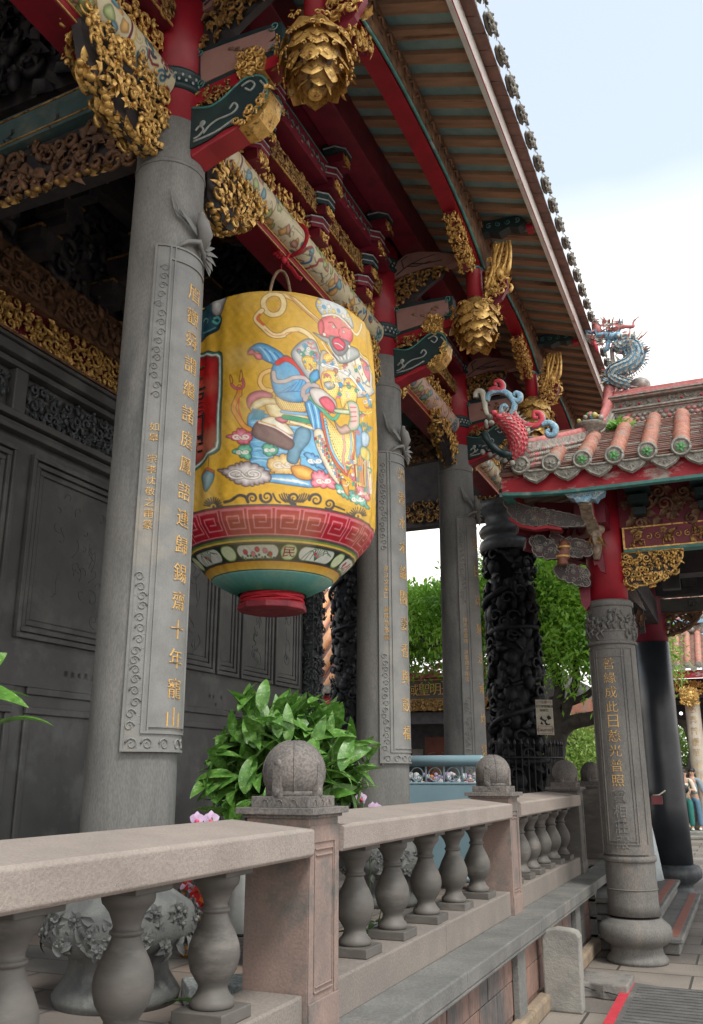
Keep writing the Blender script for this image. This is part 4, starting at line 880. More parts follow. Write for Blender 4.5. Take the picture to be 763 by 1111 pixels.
# ---------------------------------------------------------------- painted round beams + layered bracket frieze between columns
zrb=5.66; XB=-2.84
def beam_canvas(L,circ,seed,bg):
    r=random.Random(seed); w,h=int(L/.006),int(circ/.006); c=Canvas(w,h,bg)
    for e0,sg in ((0,1),(w,-1)):
        for k in range(46):
            x=e0+sg*r.uniform(5,62); y=r.uniform(0,h); cc_=(H('#2f6f86'),H('#8a2030'),H('#6aa6a8'),H('#d6c8a0'),H('#1f3f50'))[k%5]
            c.line(scroll2((x,y),r.uniform(5,11),r.uniform(0,6),1.3,10,r.choice((-1,1))),cc_,2,line=DK,lw=.4,conv=False,smooth=False)
        c.line([(e0+sg*66,0),(e0+sg*66,h)],H('#c8a040'),2,smooth=False,conv=False); c.line([(e0+sg*72,0),(e0+sg*72,h)],H('#6a2030'),3,smooth=False,conv=False)
    for k in range(int(w*h/105)):
        x=r.uniform(80,w-80); y=r.uniform(0,h); q=r.random()
        if q<.4: c.line([(x,y),(x+r.uniform(-9,9),y+r.uniform(-6,6)),(x+r.uniform(-16,16),y+r.uniform(-9,9))],(H('#6a5a40'),H('#8a7a5a'),H('#4a4238'))[k%3],1.1,conv=False)
        elif q<.62: c.poly([(x+r.uniform(4,9)*math.cos(a),y+r.uniform(4,9)*math.sin(a)) for a in np.linspace(0,5.5,7)],(H('#b6c08a'),H('#d8b070'),H('#c9a08a'),H('#7fa8b0'))[k%4],(H('#6a8a4a'),H('#a8783a'),H('#8a4a3a'),H('#3a6a80'))[k%4],4,H('#5a5040'),.4,conv=False)
        elif q<.66: c.line([(x+j*4*r.uniform(.4,1),y-18+j*7+r.uniform(-2,2)) for j in range(5)],(H('#3a8f4a'),H('#3a6f9a'),H('#a83a3a'),H('#d0902a'))[k%4],3.4,line=DK,lw=.4,conv=False)
    for x in (w*.3,w*.62): c.line([(x,0),(x,h)],H('#8a6a30'),1.5,smooth=False,conv=False)
    return c
def round_beam(ya,yb,seed,zc=zrb,bg=H('#cfc4a4')):
    R=.125; c=beam_canvas(yb-ya,2*PI*R,seed,bg)
    t=np.linspace(ya,yb,c.w); a=np.arange(c.h)/c.h*2*PI; AA2,TT=np.meshgrid(a,t,indexing='ij')
    # rows must wrap around the beam: build with rows = along the beam
    pos=np.stack([XB+R*np.cos(AA2.T),TT.T,zc+R*np.sin(AA2.T)],-1)
    o=painted_mesh('painted_round_beam',pos[::-1],c.a.transpose(1,0,2)[::-1],c.h,c.w,M_paintw,hall)
    return o
round_beam(2.2-3.0,3.665,21); round_beam(4.035,7.145,22); round_beam(7.515,9.645,23,bg=H('#c9a89a')); round_beam(10.015,12.0,24)
def bay(ya,yb,seed,fr):
    rng=random.Random(seed); L=yb-ya; B0=MB.build
    def bld(s,*a,**k): s.v=[(x-.14,y,z+.19+.03*max(0,z-5.5)) for x,y,z in s.v]; return B0(s,*a,**k)
    MB.build=bld
    mb=MB(); mb.box(-2.92,-2.70,ya,yb,5.27,5.42,0); mb.build('red_tie_beam',mat('deep_red_lacquer',(.27,.008,.022),(.18,.007,.016),6,.45,bump=.06),hall,bevel=.008)
    mb=MB(); mb.box(-2.698,-2.69,ya,yb,5.35,5.375,0); mb.box(-2.698,-2.688,ya,yb,5.335,5.342,1); mb.box(-2.698,-2.69,ya,yb,5.272,5.278,1); mb.build('beam_trim',[M_tealtrim,M_goldt],hall)
    # gilded frieze board above the round beam
    pl=[(0,0),(L,0),(L,.19),(0,.19)]
    mb=MB(); mb.box(-2.84,-2.70,ya,yb,5.585,5.79,1); carve(mb,pl,(-2.70,ya,5.59),Y3,Z3,X3,.07,.07,rng,0); mb.build('gilded_frieze',[M_gold,M_maroon],hall)
    pl=[(0,0),(L,0),(L,.13),(0,.13)]
    mb=MB(); mb.box(-2.80,-2.60,ya,yb,5.83,5.985,1); carve(mb,pl,(-2.60,ya,5.84),Y3,Z3,X3,.06,.02,rng,0,mix=(.2,.7,.1,0)); mb.box(-2.602,-2.592,ya,yb,5.83,5.842,2); mb.box(-2.602,-2.592,ya,yb,5.974,5.985,2); mb.build('scroll_carved_beam',[M_goldd,M_maroon,M_goldt],hall)
    mb=MB(); mb.box(-2.74,-2.50,ya,yb,6.08,6.27,0)
    for k in range(int(L/.09)): 
        y=ya+.05+k*.09; mb.tube([(-2.496,y,6.17),(-2.496,y+.03,6.19+.02*(k%2)),(-2.496,y+.06,6.16)],.006,4,1); mb.ball((-2.497,y+.02,6.13+.05*(k%2)),(.004,.022,.009),2,6,4)
    mb.box(-2.502,-2.495,ya,yb,6.262,6.27,1); mb.build('painted_upper_beam',[M_maroon,M_tealtrim,M_pink],hall)
    mb=MB(); mb.box(-2.62,-2.30,ya,yb,6.42,6.80,0); mb.build('upper_purlin',M_maroon,hall,bevel=.01)
    for f in fr:
        y=ya+L*f
        for k,(x,z) in enumerate(((-2.60,5.70),(-2.55,5.90),(-2.48,6.12),(-2.40,6.34))):
            w=.085
            mb=MB(); mb.box(x-.16,x+.035,y-w,y+w,z-.085,z-.005,0)
            hx=[(x+.05,y-w*.7),(x+.05,y+w*.7),(x-.02,y+w*1.45),(x-.12,y+w*1.45),(x-.12,y-w*1.45),(x-.02,y-w*1.45)]
            mb.prism(hx,(0,0,z),X3,Y3,Z3,.085,1 if k%2 else 0); hx2=[(x+(a-x)*1.05,y+(b-y)*1.06) for a,b in hx]
            mb.prism(hx2,(0,0,z+.087),X3,Y3,Z3,.012,2); mb.prism(hx2,(0,0,z+.03),X3,Y3,Z3,.01,2)
            mb.add([(x+.036,y-w*.8,z-.075),(x+.036,y+w*.8,z-.075),(x+.036,y+w*.8,z-.015),(x+.036,y-w*.8,z-.015)],[(0,1,2,3)],3)
            carve(mb,[(-.07,-.035),(.07,-.035),(.07,.035),(-.07,.035)],(x+.034,y,z-.045),Y3,Z3,X3,.045,.015,rng,3,mix=(.6,.4,0,0))
            mb.build('bracket_block',[M_maroon,M_navy,M_whitel,M_gold],hall,bevel=.002)
    MB.build=B0
bay(4.06,7.12,31,(.22,.56,.88)); bay(7.55,9.62,32,(.45,)); bay(.2,3.63,33,(.3,.7)); bay(10.05,12,34,(.5,))
# ---------------------------------------------------------------- eave purlin, rafters, boards, fascia and tile edge
KS=.33
def zraf(x): return 6.74-KS*(x+1.86)
YA,YB=-1.5,17.
rng=random.Random(5)
spans=[(-1.5,.3)]+[(.3,3.85),(3.85,7.33),(7.33,9.83),(9.83,12.5),(12.5,16.5)]
for a,b in spans:
    n=14; low=[(a+(b-a)*i/n, 6.20+.24*(1-abs(2*i/n-1)**2.6)) for i in range(n+1)]
    poly=[(b,6.70),(a,6.70)]+low
    mb=MB(); mb.prism(poly,(-1.93,0,0),Y3,Z3,X3,.14,0)
    o=mb.build('eave_purlin',M_red,hall)
    mb=MB(); low2=[(y,z+.035) for y,z in low]; mb.prism([(b,6.72),(a,6.72)]+low2,(-1.788,0,0),Y3,Z3,X3,.03,0)
    for k in range(int((b-a)/.16)):
        y=a+.08+k*.16; zz=6.58; mb.tube(cr([(-1.752,y,zz),(-1.745,y+.05,zz+.05),(-1.752,y+.1,zz+.02),(-1.75,y+.15,zz+.06)],False,3),.012,5,0); mb.leaf((-1.756,y+.05,zz-.06),Y3+Z3*rng.uniform(-1,1),X3,.12,.05,.6,0)
    mb.build('carved_purlin_face',M_woodc,o)
    mb=MB(); mb.tube([(-1.77,y,z+.02) for y,z in low],.014,6,0); mb.tube([(-1.765,y,z+.05) for y,z in low],.007,5,1); mb.build('purlin_trim',[M_tealtrim,M_whitel],o)
for X0 in (-2.5,-3.9,-5.3):
    mb=MB(); mb.box(X0-.12,X0+.12,YA,YB,zraf(X0)-.34,zraf(X0)-.012); mb.build('inner_purlin',M_maroon,hall,bevel=.01)
xe=-1.27
mb=MB(); y=YA
d=nrm(A_([1,0,-KS])); nn=nrm(A_([KS,0,1]))
while y<YB:
    p0=A_([-7,y,zraf(-7)]); p1=A_([xe,y,zraf(xe)]); jz=rng.uniform(-.004,.004)
    c=(p0+p1)/2+nn*(.035+jz); mb.obox(c,(p1-p0)/2,Y3*.051,nn*.02,0); y+=.245+rng.uniform(-.004,.004)
mb.build('rafters',M_raft,hall)
mb=MB(); y=YA-.1
while y<YB:
    p0=A_([-7,y,zraf(-7)]); p1=A_([xe,y,zraf(xe)]); c=(p0+p1)/2+nn*.064; mb.obox(c,(p1-p0)/2,Y3*.121,nn*.008,0); y+=.245
mb.build('ceiling_boards',M_teal,hall)
mb=MB(); N_=60
for i in range(N_):
    ya=YA+(YB-YA)*i/N_; yb=YA+(YB-YA)*(i+1)/N_
    mb.box(xe,xe+.035,ya,yb,zraf(xe)-.03,zraf(xe)+.17)
mb.build('eave_fascia',M_fascia,hall)
mb=MB(); mb.box(xe+.036,xe+.04,YA,YB,zraf(xe)-.03,zraf(xe)-.015); mb.build('fascia_moulding',M_red,hall)
# tile underside course, pan and barrel tiles, floral drip tiles
mb=MB(); z0=zraf(xe)+.175
y=YA
while y<YB:
    mb.obox(A_([xe-.02,y+.082,z0+.03]),A_([.15,0,-.045]),Y3*(.079),A_([0,0,.014]),0); y+=.165
mb.build('tile_course',M_tile,hall,bevel=.004)
mb=MB(); y=YA+.165
mb.add([(xe+.12,YA,z0+.04),(xe+.12,YB,z0+.04),(-7,YB,z0+.04+KS*(7+xe+.12)),(-7,YA,z0+.04+KS*(7+xe+.12))],[(0,1,2,3)],0)
while y<YB:
    P=[A_([xe+.10,y,z0+.06]),A_([-7,y,z0+.06+KS*(7+xe+.16)])]; mb.tube(P,.05,8,0); y+=.33
mb.build('barrel_tiles',M_drip,hall)
dm=None; y=YA+.33
drip=MB(); drip.ball((0,0,0),(.03,.07,.06),0,8,6)
rg=random.Random(9)
for k in range(40):
    a=rg.uniform(0,2*PI); q=rg.uniform(0,1)**.5; drip.ball((.03+rg.uniform(0,.02),q*.085*math.cos(a),-.01+q*.07*math.sin(a)),rg.uniform(.008,.018),0,5,4)
for k in range(7):
    a=PI+PI*k/6; drip.leaf((.03,.04*math.cos(a),.03*math.sin(a)),A_([.5,math.cos(a),math.sin(a)]),X3,.06,.05,.8,0,k=3)
first=None
while y<YB:
    if first is None:
        first=drip.build('drip_tile',M_drip,hall); o=first
    else:
        o=first.copy(); COL.objects.link(o); o.parent=hall
    o.location=(xe+.15-hall.location[0],y-hall.location[1]+rg.uniform(-.01,.01),z0+.045-hall.location[2]); o.scale=(.9,rg.uniform(1.6,1.9),rg.uniform(.65,.95)); y+=.33
for v in first.data.vertices: v.co=v.co+Vector(hall.location)
# ---------------------------------------------------------------- the dark stone wall with its panels and carved friezes
WX=-5.2
mb=MB(); mb.box(WX-.4,WX,-2,10.55,PZ,4.34); mb.box(WX-.4,WX+.03,-2,10.6,2.31,2.33+.3); mb.build('stone_wall',M_wall,hall)
def panel(y0,y1,z0,z1,rng,rel=True,m=M_wall):
    mb=MB(); w=.05
    for k,(o,dp) in enumerate(((0,.045),(.055,.032),(.11,.02))):
        a,b,c,d_=y0+o,y1-o,z0+o,z1-o; t=.04
        mb.box(WX,WX+dp,a,b,d_-t,d_,0); mb.box(WX,WX+dp,a,b,c,c+t,0); mb.box(WX,WX+dp-.002,a,a+t,c+t,d_-t,0); mb.box(WX,WX+dp-.002,b-t,b,c+t,d_-t,0)
    mb.box(WX,WX+.008,y0+.16,y1-.16,z0+.16,z1-.16,0)
    o=mb.build('wall_panel',M_wall,hall,bevel=.006)
    if rel:
        mb=MB(); 
        for k in range(int((y1-y0)*(z1-z0)*15)):
            u=rng.uniform(y0+.3,y1-.3); v=rng.uniform(z0+.25,z1-.25); r=rng.uniform(.03,.09)
            if rng.random()<.5: P=[(WX+.009,a,b) for a,b in scroll2((u,v),r,rng.uniform(0,6),rng.uniform(.3,1.1),10,rng.choice((-1,1)))]
            else: P=cr([(WX+.009,u,v),(WX+.009,u+rng.uniform(-.06,.06),v-r),(WX+.009,u+rng.uniform(-.08,.08),v-2.2*r)],False,4)
            mb.tube(P,.003,4,0,flat=.8)
        mb.build('line_relief',M_wallrel,o)
    return o
rng=random.Random(77)
panel(1.2,3.1,2.68,4.2,rng); panel(3.2,5.22,2.68,4.2,rng); panel(5.40,7.35,2.68,4.2,rng); panel(7.5,8.35,2.68,4.2,rng); panel(8.40,8.87,2.68,4.2,rng,False); panel(8.92,9.68,2.68,4.2,rng); panel(9.74,10.42,2.68,4.2,rng)
for a,b in ((-1,5.45),(5.6,8.7),(8.85,10.5)):
    mb=MB(); mb.box(WX,WX+.035,a,b,2.10,2.16); mb.box(WX,WX+.03,a,b,2.25,2.31); mb.box(WX,WX+.025,a,a+.06,.8,2.1); mb.box(WX,WX+.025,b-.06,b,.8,2.1); mb.build('dado_moulding',M_wall,hall,bevel=.008)
mb=MB(); 
for z,h_,dp in ((4.30,.05,.08),(4.36,.03,.05),(4.40,.06,.10),(4.84,.05,.08),(4.90,.09,.14),(4.995,.03,.17)): mb.box(WX-.3,WX+dp,-2,10.6,z,z+h_)
mb.box(WX-.3,WX-.02,-2,10.6,4.46,4.84)
for y in (1.5,3.4,5.15,6.95,8.75): mb.box(WX-.02,WX+.06,y-.07,y+.07,4.46,4.84)
mb.build('wall_cornice',M_wall,hall,bevel=.008)
for i,(a,b) in enumerate(((1.6,3.3),(3.5,5.05),(5.25,6.85),(7.05,8.65),(8.85,10.4))):
    mb=MB(); carve(mb,[(a,4.48),(b,4.48),(b,4.83),(a,4.83)],(WX-.02,0,0),Y3,Z3,X3,.1,.06,random.Random(i),0,mix=(.35,.3,.08,.27)); mb.build('carved_stone_frieze',M_wallrel,hall)
mb=MB(); mb.box(WX-.3,WX-.02,-2,10.6,5.03,5.10,1)
for k in range(60):
    y=-1+k*.19; mb.tube([(WX+.05,y,5.05),(WX+.05,y+.09,5.09),(WX+.05,y+.19,5.05)],.012,4,0); mb.tube([(WX+.05,y,5.05),(WX+.05,y+.09,5.02),(WX+.05,y+.19,5.05)],.012,4,0)
mb.build('dark_lattice',[M_darkw,M_black],hall)
mb=MB(); mb.box(WX-.2,WX+.02,-2,10.6,5.10,5.47,1); carve(mb,[(-1,5.12),(10.4,5.12),(10.4,5.42),(-1,5.42)],(WX+.02,0,0),Y3,Z3,X3,.1,.07,random.Random(3),0,mix=(.35,.35,.12,.18)); mb.box(WX+.02,WX+.09,-2,10.6,5.09,5.115,2); mb.box(WX+.02,WX+.09,-2,10.6,5.44,5.465,2)
mb.build('gilded_wall_frieze',[M_gold,M_maroon,M_woodc],hall)
mb=MB(); mb.box(WX-.2,WX+.06,-2,10.6,5.48,5.86,0); carve(mb,[(-1,5.52),(10.4,5.52),(10.4,5.82),(-1,5.82)],(WX+.06,0,0),Y3,Z3,X3,.14,.03,random.Random(4),0,mix=(.5,.3,.1,.1)); mb.build('brown_frieze_board',M_woodc,hall)
mb=MB(); rng=random.Random(8)
for k in range(12):
    y=-.6+k*.95
    for j in range(3):
        x=WX+.15+j*.22; z=5.95+j*.22; w=.12
        mb.box(x-.2,x+.1,y-w,y+w,z,z+.12,0); mb.box(x-.2,x+.11,y-w-.01,y+w+.01,z+.122,z+.14,1); mb.box(x-.25,x+.08,y-w*.5,y+w*.5,z-.1,z,0)
    mb.build('bracket_set',[M_darkw,M_goldd],hall); mb=MB()
mb=MB(); mb.box(WX-.2,WX+.0,-2,10.6,5.88,8.2,0); mb.box(WX+.35,WX+.5,-2,10.6,6.62,6.9,0); carve(mb,[(-1,5.95),(10,5.95),(10,6.9),(-1,6.9)],(WX+.02,0,0),Y3,Z3,X3,.22,.12,random.Random(14),0); mb.build('inner_wall_boards',M_darkw,hall)
# carved door post at the wall's end
mb=MB(); mb.box(WX-.35,WX+.12,10.62,10.92,PZ,4.9,0); carve(mb,[(10.64,.8),(10.90,.8),(10.90,4.8),(10.64,4.8)],(WX+.12,0,0),Y3,Z3,X3,.09,.06,random.Random(21),0); carve(mb,[(-5.5,.8),(-5.1,.8),(-5.1,4.8),(-5.5,4.8)],(0,10.62,0),X3,Z3,-Y3,.09,.06,random.Random(22),0); mb.build('carved_door_post',M_wallrel,hall)
# faint inscriptions on the wall
mb=MB(); V,F=text_geo('敬唐本天上',.055,.002,False,.085); mb.add([(WX+.034,6.02+x,2.45+y) for x,y,z in V],F); V,F=text_geo('顯堂御書',.05,.002,False,.08); mb.add([(WX+.034,8.28+x,2.44+y) for x,y,z in V],F); mb.build('inscription',M_plate,hall)
# cross beams from the front columns back to the wall
for i,y0 in enumerate(COLS):
    rng=random.Random(90+i)
    zt=lambda x:(x+2.84)
    mb=MB(); mb.prism([(-5.2,5.56),(-3.04,5.76),(-3.04,6.0),(-5.2,5.82)],(0,y0-.11,0),X3,Z3,Y3,.22,0); 
    for e in (0,1): mb.tube([(-5.15,y0-.113,5.59+e*.2),(-3.1,y0-.113,5.79+e*.19)],.008,4,1)
    for k in range(5):
        x=-4.9+k*.38; 
        for j in range(5): mb.leaf((x+j*.02,y0-.112,5.74),X3*math.cos(j*.7-1)+Z3*math.sin(j*.7-1),-Y3,.1,.018,.1,2,k=3)
    mb.build('teal_cross_beam',[mat('faded_teal_beam',(.10,.17,.165),(.06,.11,.11),3,.6,bump=.15,c3=(.18,.2,.17),s3=2,p3=.6),M_goldd,M_darkw],hall)
    low=[(-5.2,5.2),(-4.8,5.22),(-4.4,5.25),(-4.0,5.26),(-3.6,5.27),(-3.06,5.3)]
    pl=low+[(-3.06,5.73),(-5.2,5.55)]
    mb=MB(); mb.prism(pl,(0,y0-.05,0),X3,Z3,Y3,.1,1); carve(mb,pl,(0,y0-.05,0),X3,Z3,-Y3,.11,.05,rng,0,mix=(.4,.35,.1,.15)); 
    for k in range(26):
        x=-5.1+k*.08; z=5.22+.045*(x+5.2); mb.leaf((x,y0-.07,z),-Z3*.6+X3*rng.choice((-1,1)),-Y3-Z3,.09,.05,1.2,2); mb.ball((x,y0-.07,z),(.03,.03,.02),2,6,4)
    mb.build('carved_cross_beam',[M_woodc,M_darkw,M_goldd],hall)
    mb=MB(); pl=[(-5.0,6.05),(-3.1,6.1),(-3.1,6.85),(-5.0,7.2)]; mb.prism(pl,(0,y0-.04,0),X3,Z3,Y3,.08,1); carve(mb,pl,(0,y0-.04,0),X3,Z3,-Y3,.2,.16,rng,0); mb.build('dark_carved_panel',[mat('near_black_carved_wood',(.03,.025,.024),(.012,.012,.016),8,.6,bump=.3),M_darkw],hall)  # panel wood is a near-black brown all over
# far bay: lintel beams seen between second and third column, and the second purlin row
mb=MB(); mb.box(-5.4,-2.9,12.3,12.5,5.2,5.6); mb.build('lintel_beam',M_darkw,hall)
mb=MB(); carve(mb,[(-5.3,5.28),(-2.9,5.28),(-2.9,5.56),(-5.3,5.56)],(0,12.29,0),X3,Z3,-Y3,.1,.05,random.Random(5),0); mb.build('carved_lintel_frieze',M_goldd,hall)
mb=MB(); mb.box(-7,-2.9,12.5,12.6,5.3,8.0); mb.build('gable_boards',M_darkw,hall)
# dragon columns: coiling body, scales, clouds and figures all round
def dragon_column(x,y,z0,z1,R,seed,m=M_stoneblk):
    rng=random.Random(seed); mb=MB(); mb.lathe([(R*.72,0),(R*.72,z1-z0)],(x,y,z0),24,0)
    P=[];rad=[]
    for i in range(150):
        t=i/149; a=t*5.2*2*PI+1; r=R*.84+.05*math.sin(t*47); a+=.35*math.sin(t*38); P.append((x+r*math.cos(a),y+r*math.sin(a),z0+.2+(z1-z0-.45)*t+.12*math.sin(t*22))); rad.append(R*.12*(.5+.5*math.sin(PI*min(1,t*1.05))**.5+.25*math.sin(t*60)))
    mb.tube(P,rad,8,0)
    for i in range(2,148,2):
        p=A_(P[i]); q=nrm(p-A_([x,y,p[2]])); mb.leaf(p+q*rad[i]*.8,Z3+q*.8,q,R*.28,R*.16,.6,0,k=2)
    n=int((z1-z0)/.075)
    for k in range(n):
        for j in range(8):
            a=2*PI*(j+rng.random())/8; q=A_([math.cos(a),math.sin(a),0]); tt=A_([-q[1],q[0],0]); zz=z0+.05+k*.075+rng.uniform(-.03,.03); c=A_([x,y,zz])+q*R*.8
            s_=rng.random()
            if s_<.55: mb.ball(c,(R*rng.uniform(.14,.3),R*rng.uniform(.12,.24),R*rng.uniform(.14,.36)),0,6,4,ax=(tt,q,Z3))
            elif s_<.7: mb.tube([c+tt*R*.25*math.cos(b)*(1-b/9)+Z3*R*.25*math.sin(b)*(1-b/9)+q*R*.12 for b in np.linspace(0,6,9)],R*.06,5,0)
            else: mb.leaf(c,tt*rng.uniform(-1,1)+Z3*rng.uniform(-1,1)+q*.7,q,R*.5,R*.22,1.2,0)
    return mb
mb=dragon_column(-2.84,12.45,1.15,4.75,.40,1); o=mb.build('dragon_column',M_stoneblk,hall); o['label']='black carved dragon column in front of the green tree'
mb=MB(); mb.lathe([(.40,-.1),(.42,0),(.40,.06),(.34,.08),(.34,.14),(.40,.16),(.42,.22),(.38,.28),(.30,.32),(.34,.44),(.44,.52),(.46,.62)],(-2.84,12.45,4.80),40,0); mb.build('column_capital',M_wallrel,o)
mb=MB(); mb.lathe([(.5,0),(.52,.12),(.42,.2),(.42,.3),(.48,.36),(.46,.5),(.36,.55)],(-2.84,12.45,PZ),36,0); mb.build('column_base',M_wallrel,o)
mb=dragon_column(-5.32,12.3,PZ,5.2,.26,2); mb.build('dragon_column',M_stoneblk,hall)
# ================================================================ GROUND, TERRACE, BALUSTRADE, STEPS
def brick_mat(name,c1,c2,cm,bw,bh,rough=.8,off=.5,sc=1.0,bump=.3,ms=.012,rot=0):
    m=bpy.data.materials.new(name); m.use_nodes=True; nt=m.node_tree; N=nt.nodes; L=nt.links; b=N['Principled BSDF']; b.inputs['Roughness'].default_value=rough
    tc=N.new('ShaderNodeTexCoord'); mp=N.new('ShaderNodeMapping'); mp.inputs['Rotation'].default_value=(0,0,rot); L.new(tc.outputs['Object'],mp.inputs[0])
    br=N.new('ShaderNodeTexBrick'); br.inputs['Color1'].default_value=(*c1,1); br.inputs['Color2'].default_value=(*c2,1); br.inputs['Mortar'].default_value=(*cm,1)
    br.inputs['Scale'].default_value=sc; br.inputs['Brick Width'].default_value=bw; br.inputs['Row Height'].default_value=bh; br.inputs['Mortar Size'].default_value=ms; br.offset=off; br.inputs['Mortar Smooth'].default_value=.3
    L.new(mp.outputs[0],br.inputs[0]); n=N.new('ShaderNodeTexNoise'); n.inputs['Scale'].default_value=1.6; n.inputs['Detail'].default_value=8; L.new(tc.outputs['Object'],n.inputs[0])
    r=N.new('ShaderNodeValToRGB'); r.color_ramp.elements[0].position=.3; r.color_ramp.elements[1].position=.7; r.color_ramp.elements[0].color=(.62,.6,.58,1); r.color_ramp.elements[1].color=(1.1,1.08,1.05,1); L.new(n.outputs[0],r.inputs[0])
    x=N.new('ShaderNodeMix'); x.data_type='RGBA'; x.blend_type='MULTIPLY'; x.inputs[0].default_value=1; L.new(br.outputs[0],x.inputs[6]); L.new(r.outputs[0],x.inputs[7]); L.new(x.outputs[2],b.inputs['Base Color'])
    n2=N.new('ShaderNodeTexNoise'); n2.inputs['Scale'].default_value=45; n2.inputs['Detail'].default_value=8; L.new(tc.outputs['Object'],n2.inputs[0])
    ad=N.new('ShaderNodeMath'); ad.operation='MULTIPLY_ADD'; ad.inputs[1].default_value=-1.2; L.new(br.outputs['Fac'],ad.inputs[0]); L.new(n2.outputs[0],ad.inputs[2])
    bp=N.new('ShaderNodeBump'); bp.inputs['Strength'].default_value=bump; bp.inputs['Distance'].default_value=.01; L.new(ad.outputs[0],bp.inputs['Height']); L.new(bp.outputs[0],b.inputs['Normal'])
    return m
M_pave=brick_mat('courtyard_paving',(.27,.235,.205),(.17,.15,.135),(.06,.055,.05),1.25,.52,.72,bump=.6)
M_floor=brick_mat('terrace_paving',(.25,.19,.16),(.165,.155,.145),(.1,.095,.09),.6,.3,.7)
M_brickw=brick_mat('grey_brick_wall',(.2,.17,.145),(.16,.135,.115),(.26,.24,.21),.5,.22,.85)
g=MB(); g.add([(-90,-60,0),(90,-60,0),(90,160,0),(-90,160,0)],[(0,1,2,3)]); struct(g.build('ground',M_pave))
g=MB(); g.box(-14,-1.76,-4,17.5,.004,.63); struct(g.build('terrace_floor',M_floor))
# retaining wall with its ledge
rw=thing('retaining_wall',(-1.6,7,0),'low stained terrace wall with grey stone ledge running below the balustrade','terrace wall')
ys=[-3.5,-1.2,1.0,2.9,5.1,7.02,9.1,11.3,13.6,16]
for i in range(len(ys)-1):
    mb=MB(); mb.box(-1.80,-1.50,ys[i]+.003,ys[i+1]-.003,.545,.63+.002*(i%2)); mb.build('ledge_coping',M_ledge,rw,bevel=.008)
mb=MB(); mb.box(-1.84,-1.60,-3.5,9.72,0,.545); o=mb.build('wall_face',M_terr,rw)
mb=MB()
y=-3.4; k=0
while y<9.6:
    for zc,zz in ((.13,.33),(.335,.54)):
        mb.box(-1.6,-1.588-.002*(k%2),y+.006+(.2 if zc>.2 else 0),y+.40+(.2 if zc>.2 else 0),zc,zz)
    y+=.41; k+=1
mb.build('facing_blocks',M_terr,rw,bevel=.006)
for y in (2.2,4.4,6.55,8.8):
    mb=MB(); mb.box(-1.59,-1.545,y-.11,y+.11,.0,.543); mb.build('pilaster',M_ledge,rw,bevel=.006)
mb=MB()
for i in range(22): mb.box(-1.59,-1.50,-3.5+i*.6+.004,-2.9+i*.6-.004,0,.11+.006*(i%2))
mb.build('base_course',mat('mossy_base_stone',(.3,.22,.15),(.18,.14,.105),4,.85,bump=.5,bscale=40,c3=(.3,.26,.1),s3=5,p3=.62),rw,bevel=.02)
mb=MB(); mb.box(-1.59,-1.505,-3.5,9.7,.52,.544); mb.build('ledge_moulding',M_ledge,rw,bevel=.008)
# balustrade
bal=thing('stone_balustrade',(-1.88,6,PZ),'long stone balustrade with urn balusters and ball-topped posts along the terrace edge','balustrade')
BX=-1.88; POSTS=[-.4,3.75,7.29,10.44]
rng=random.Random(2)
for i in range(len(POSTS)-1):
    a,b_=POSTS[i]+.155,POSTS[i+1]-.155; n=2 if i else 3
    for k in range(n):
        y0=a+(b_-a)*k/n; y1=a+(b_-a)*(k+1)/n
        mb=MB(); mb.box(-2.02,-1.745,y0+.002,y1-.002,.628,.795+.003*(k%2)); mb.build('plinth_block',M_plinth,bal,bevel=.009)
    mb=MB(); x0,x1=-2.045,-1.70; zb_,zt_=1.315,1.42
    # top handrail: chamfered and mitred down at both ends
    sec=[(x0+.012,zb_),(x0,zb_+.012),(x0,1.452),(x0+.012,1.464),(x1-.012,1.432),(x1,1.42),(x1,zb_+.012),(x1-.012,zb_)]
    ns=len(sec); rows=[]
    for yy,cut in ((a,1),(a+.12,0),(b_-.12,0),(b_,1)):
        rows.append([(x,yy,z-(.05 if (cut and k in (2,3)) else .006 if (cut and k==4) else 0)) for k,(x,z) in enumerate(sec)])
    vs=[p for r_ in rows for p in r_]; fs=[(j*ns+k,j*ns+(k+1)%ns,(j+1)*ns+(k+1)%ns,(j+1)*ns+k) for j in range(3) for k in range(ns)]+[tuple(range(ns))[::-1],tuple(range(3*ns,4*ns))]
    mb.add(vs,fs); mb.build('handrail',M_rail,bal,bevel=.004,seg=2)
bprof=[(.105,0),(.105,.0),(.082,.001),(.086,.015),(.082,.03),(.068,.045),(.057,.066),(.056,.082),(.068,.102),(.088,.135),(.098,.175),(.1,.2),(.095,.235),(.08,.275),(.062,.31),(.05,.34),(.047,.352),(.056,.357),(.057,.368),(.048,.374),(.046,.385),(.05,.40),(.062,.43),(.078,.452),(.086,.46),(.09,.475),(.09,.498)]
def baluster(y,m,zb=.795,zt=1.316):
    mb=MB(); mb.box(BX-.105,BX+.105,y-.105,y+.105,zb+.001,zb+.045); 
    h=zt-zb-.045-.03; k=h/.498
    mb.lathe([(r*.96,z*k) for r,z in bprof[2:]],(BX,y,zb+.045),36); mb.box(BX-.10,BX+.10,y-.10,y+.10,zt-.031,zt-.001)
    return mb
YSB=[-.02,.5,1.02,1.54,2.06,2.58,3.12]+[4.45,4.98,5.56,6.13,6.72]+[7.62,8.08,8.5,8.98,9.47,9.98]
p0=baluster(0,M_bal).build('baluster',M_bal,bal,bevel=.004)
for v in p0.data.vertices: v.co.y+=bal.location.y
for i,y in enumerate(YSB):
    o=p0 if i==0 else p0.copy()
    if i: COL.objects.link(o); o.parent=bal
    o.location=(0,y-bal.location.y,0)
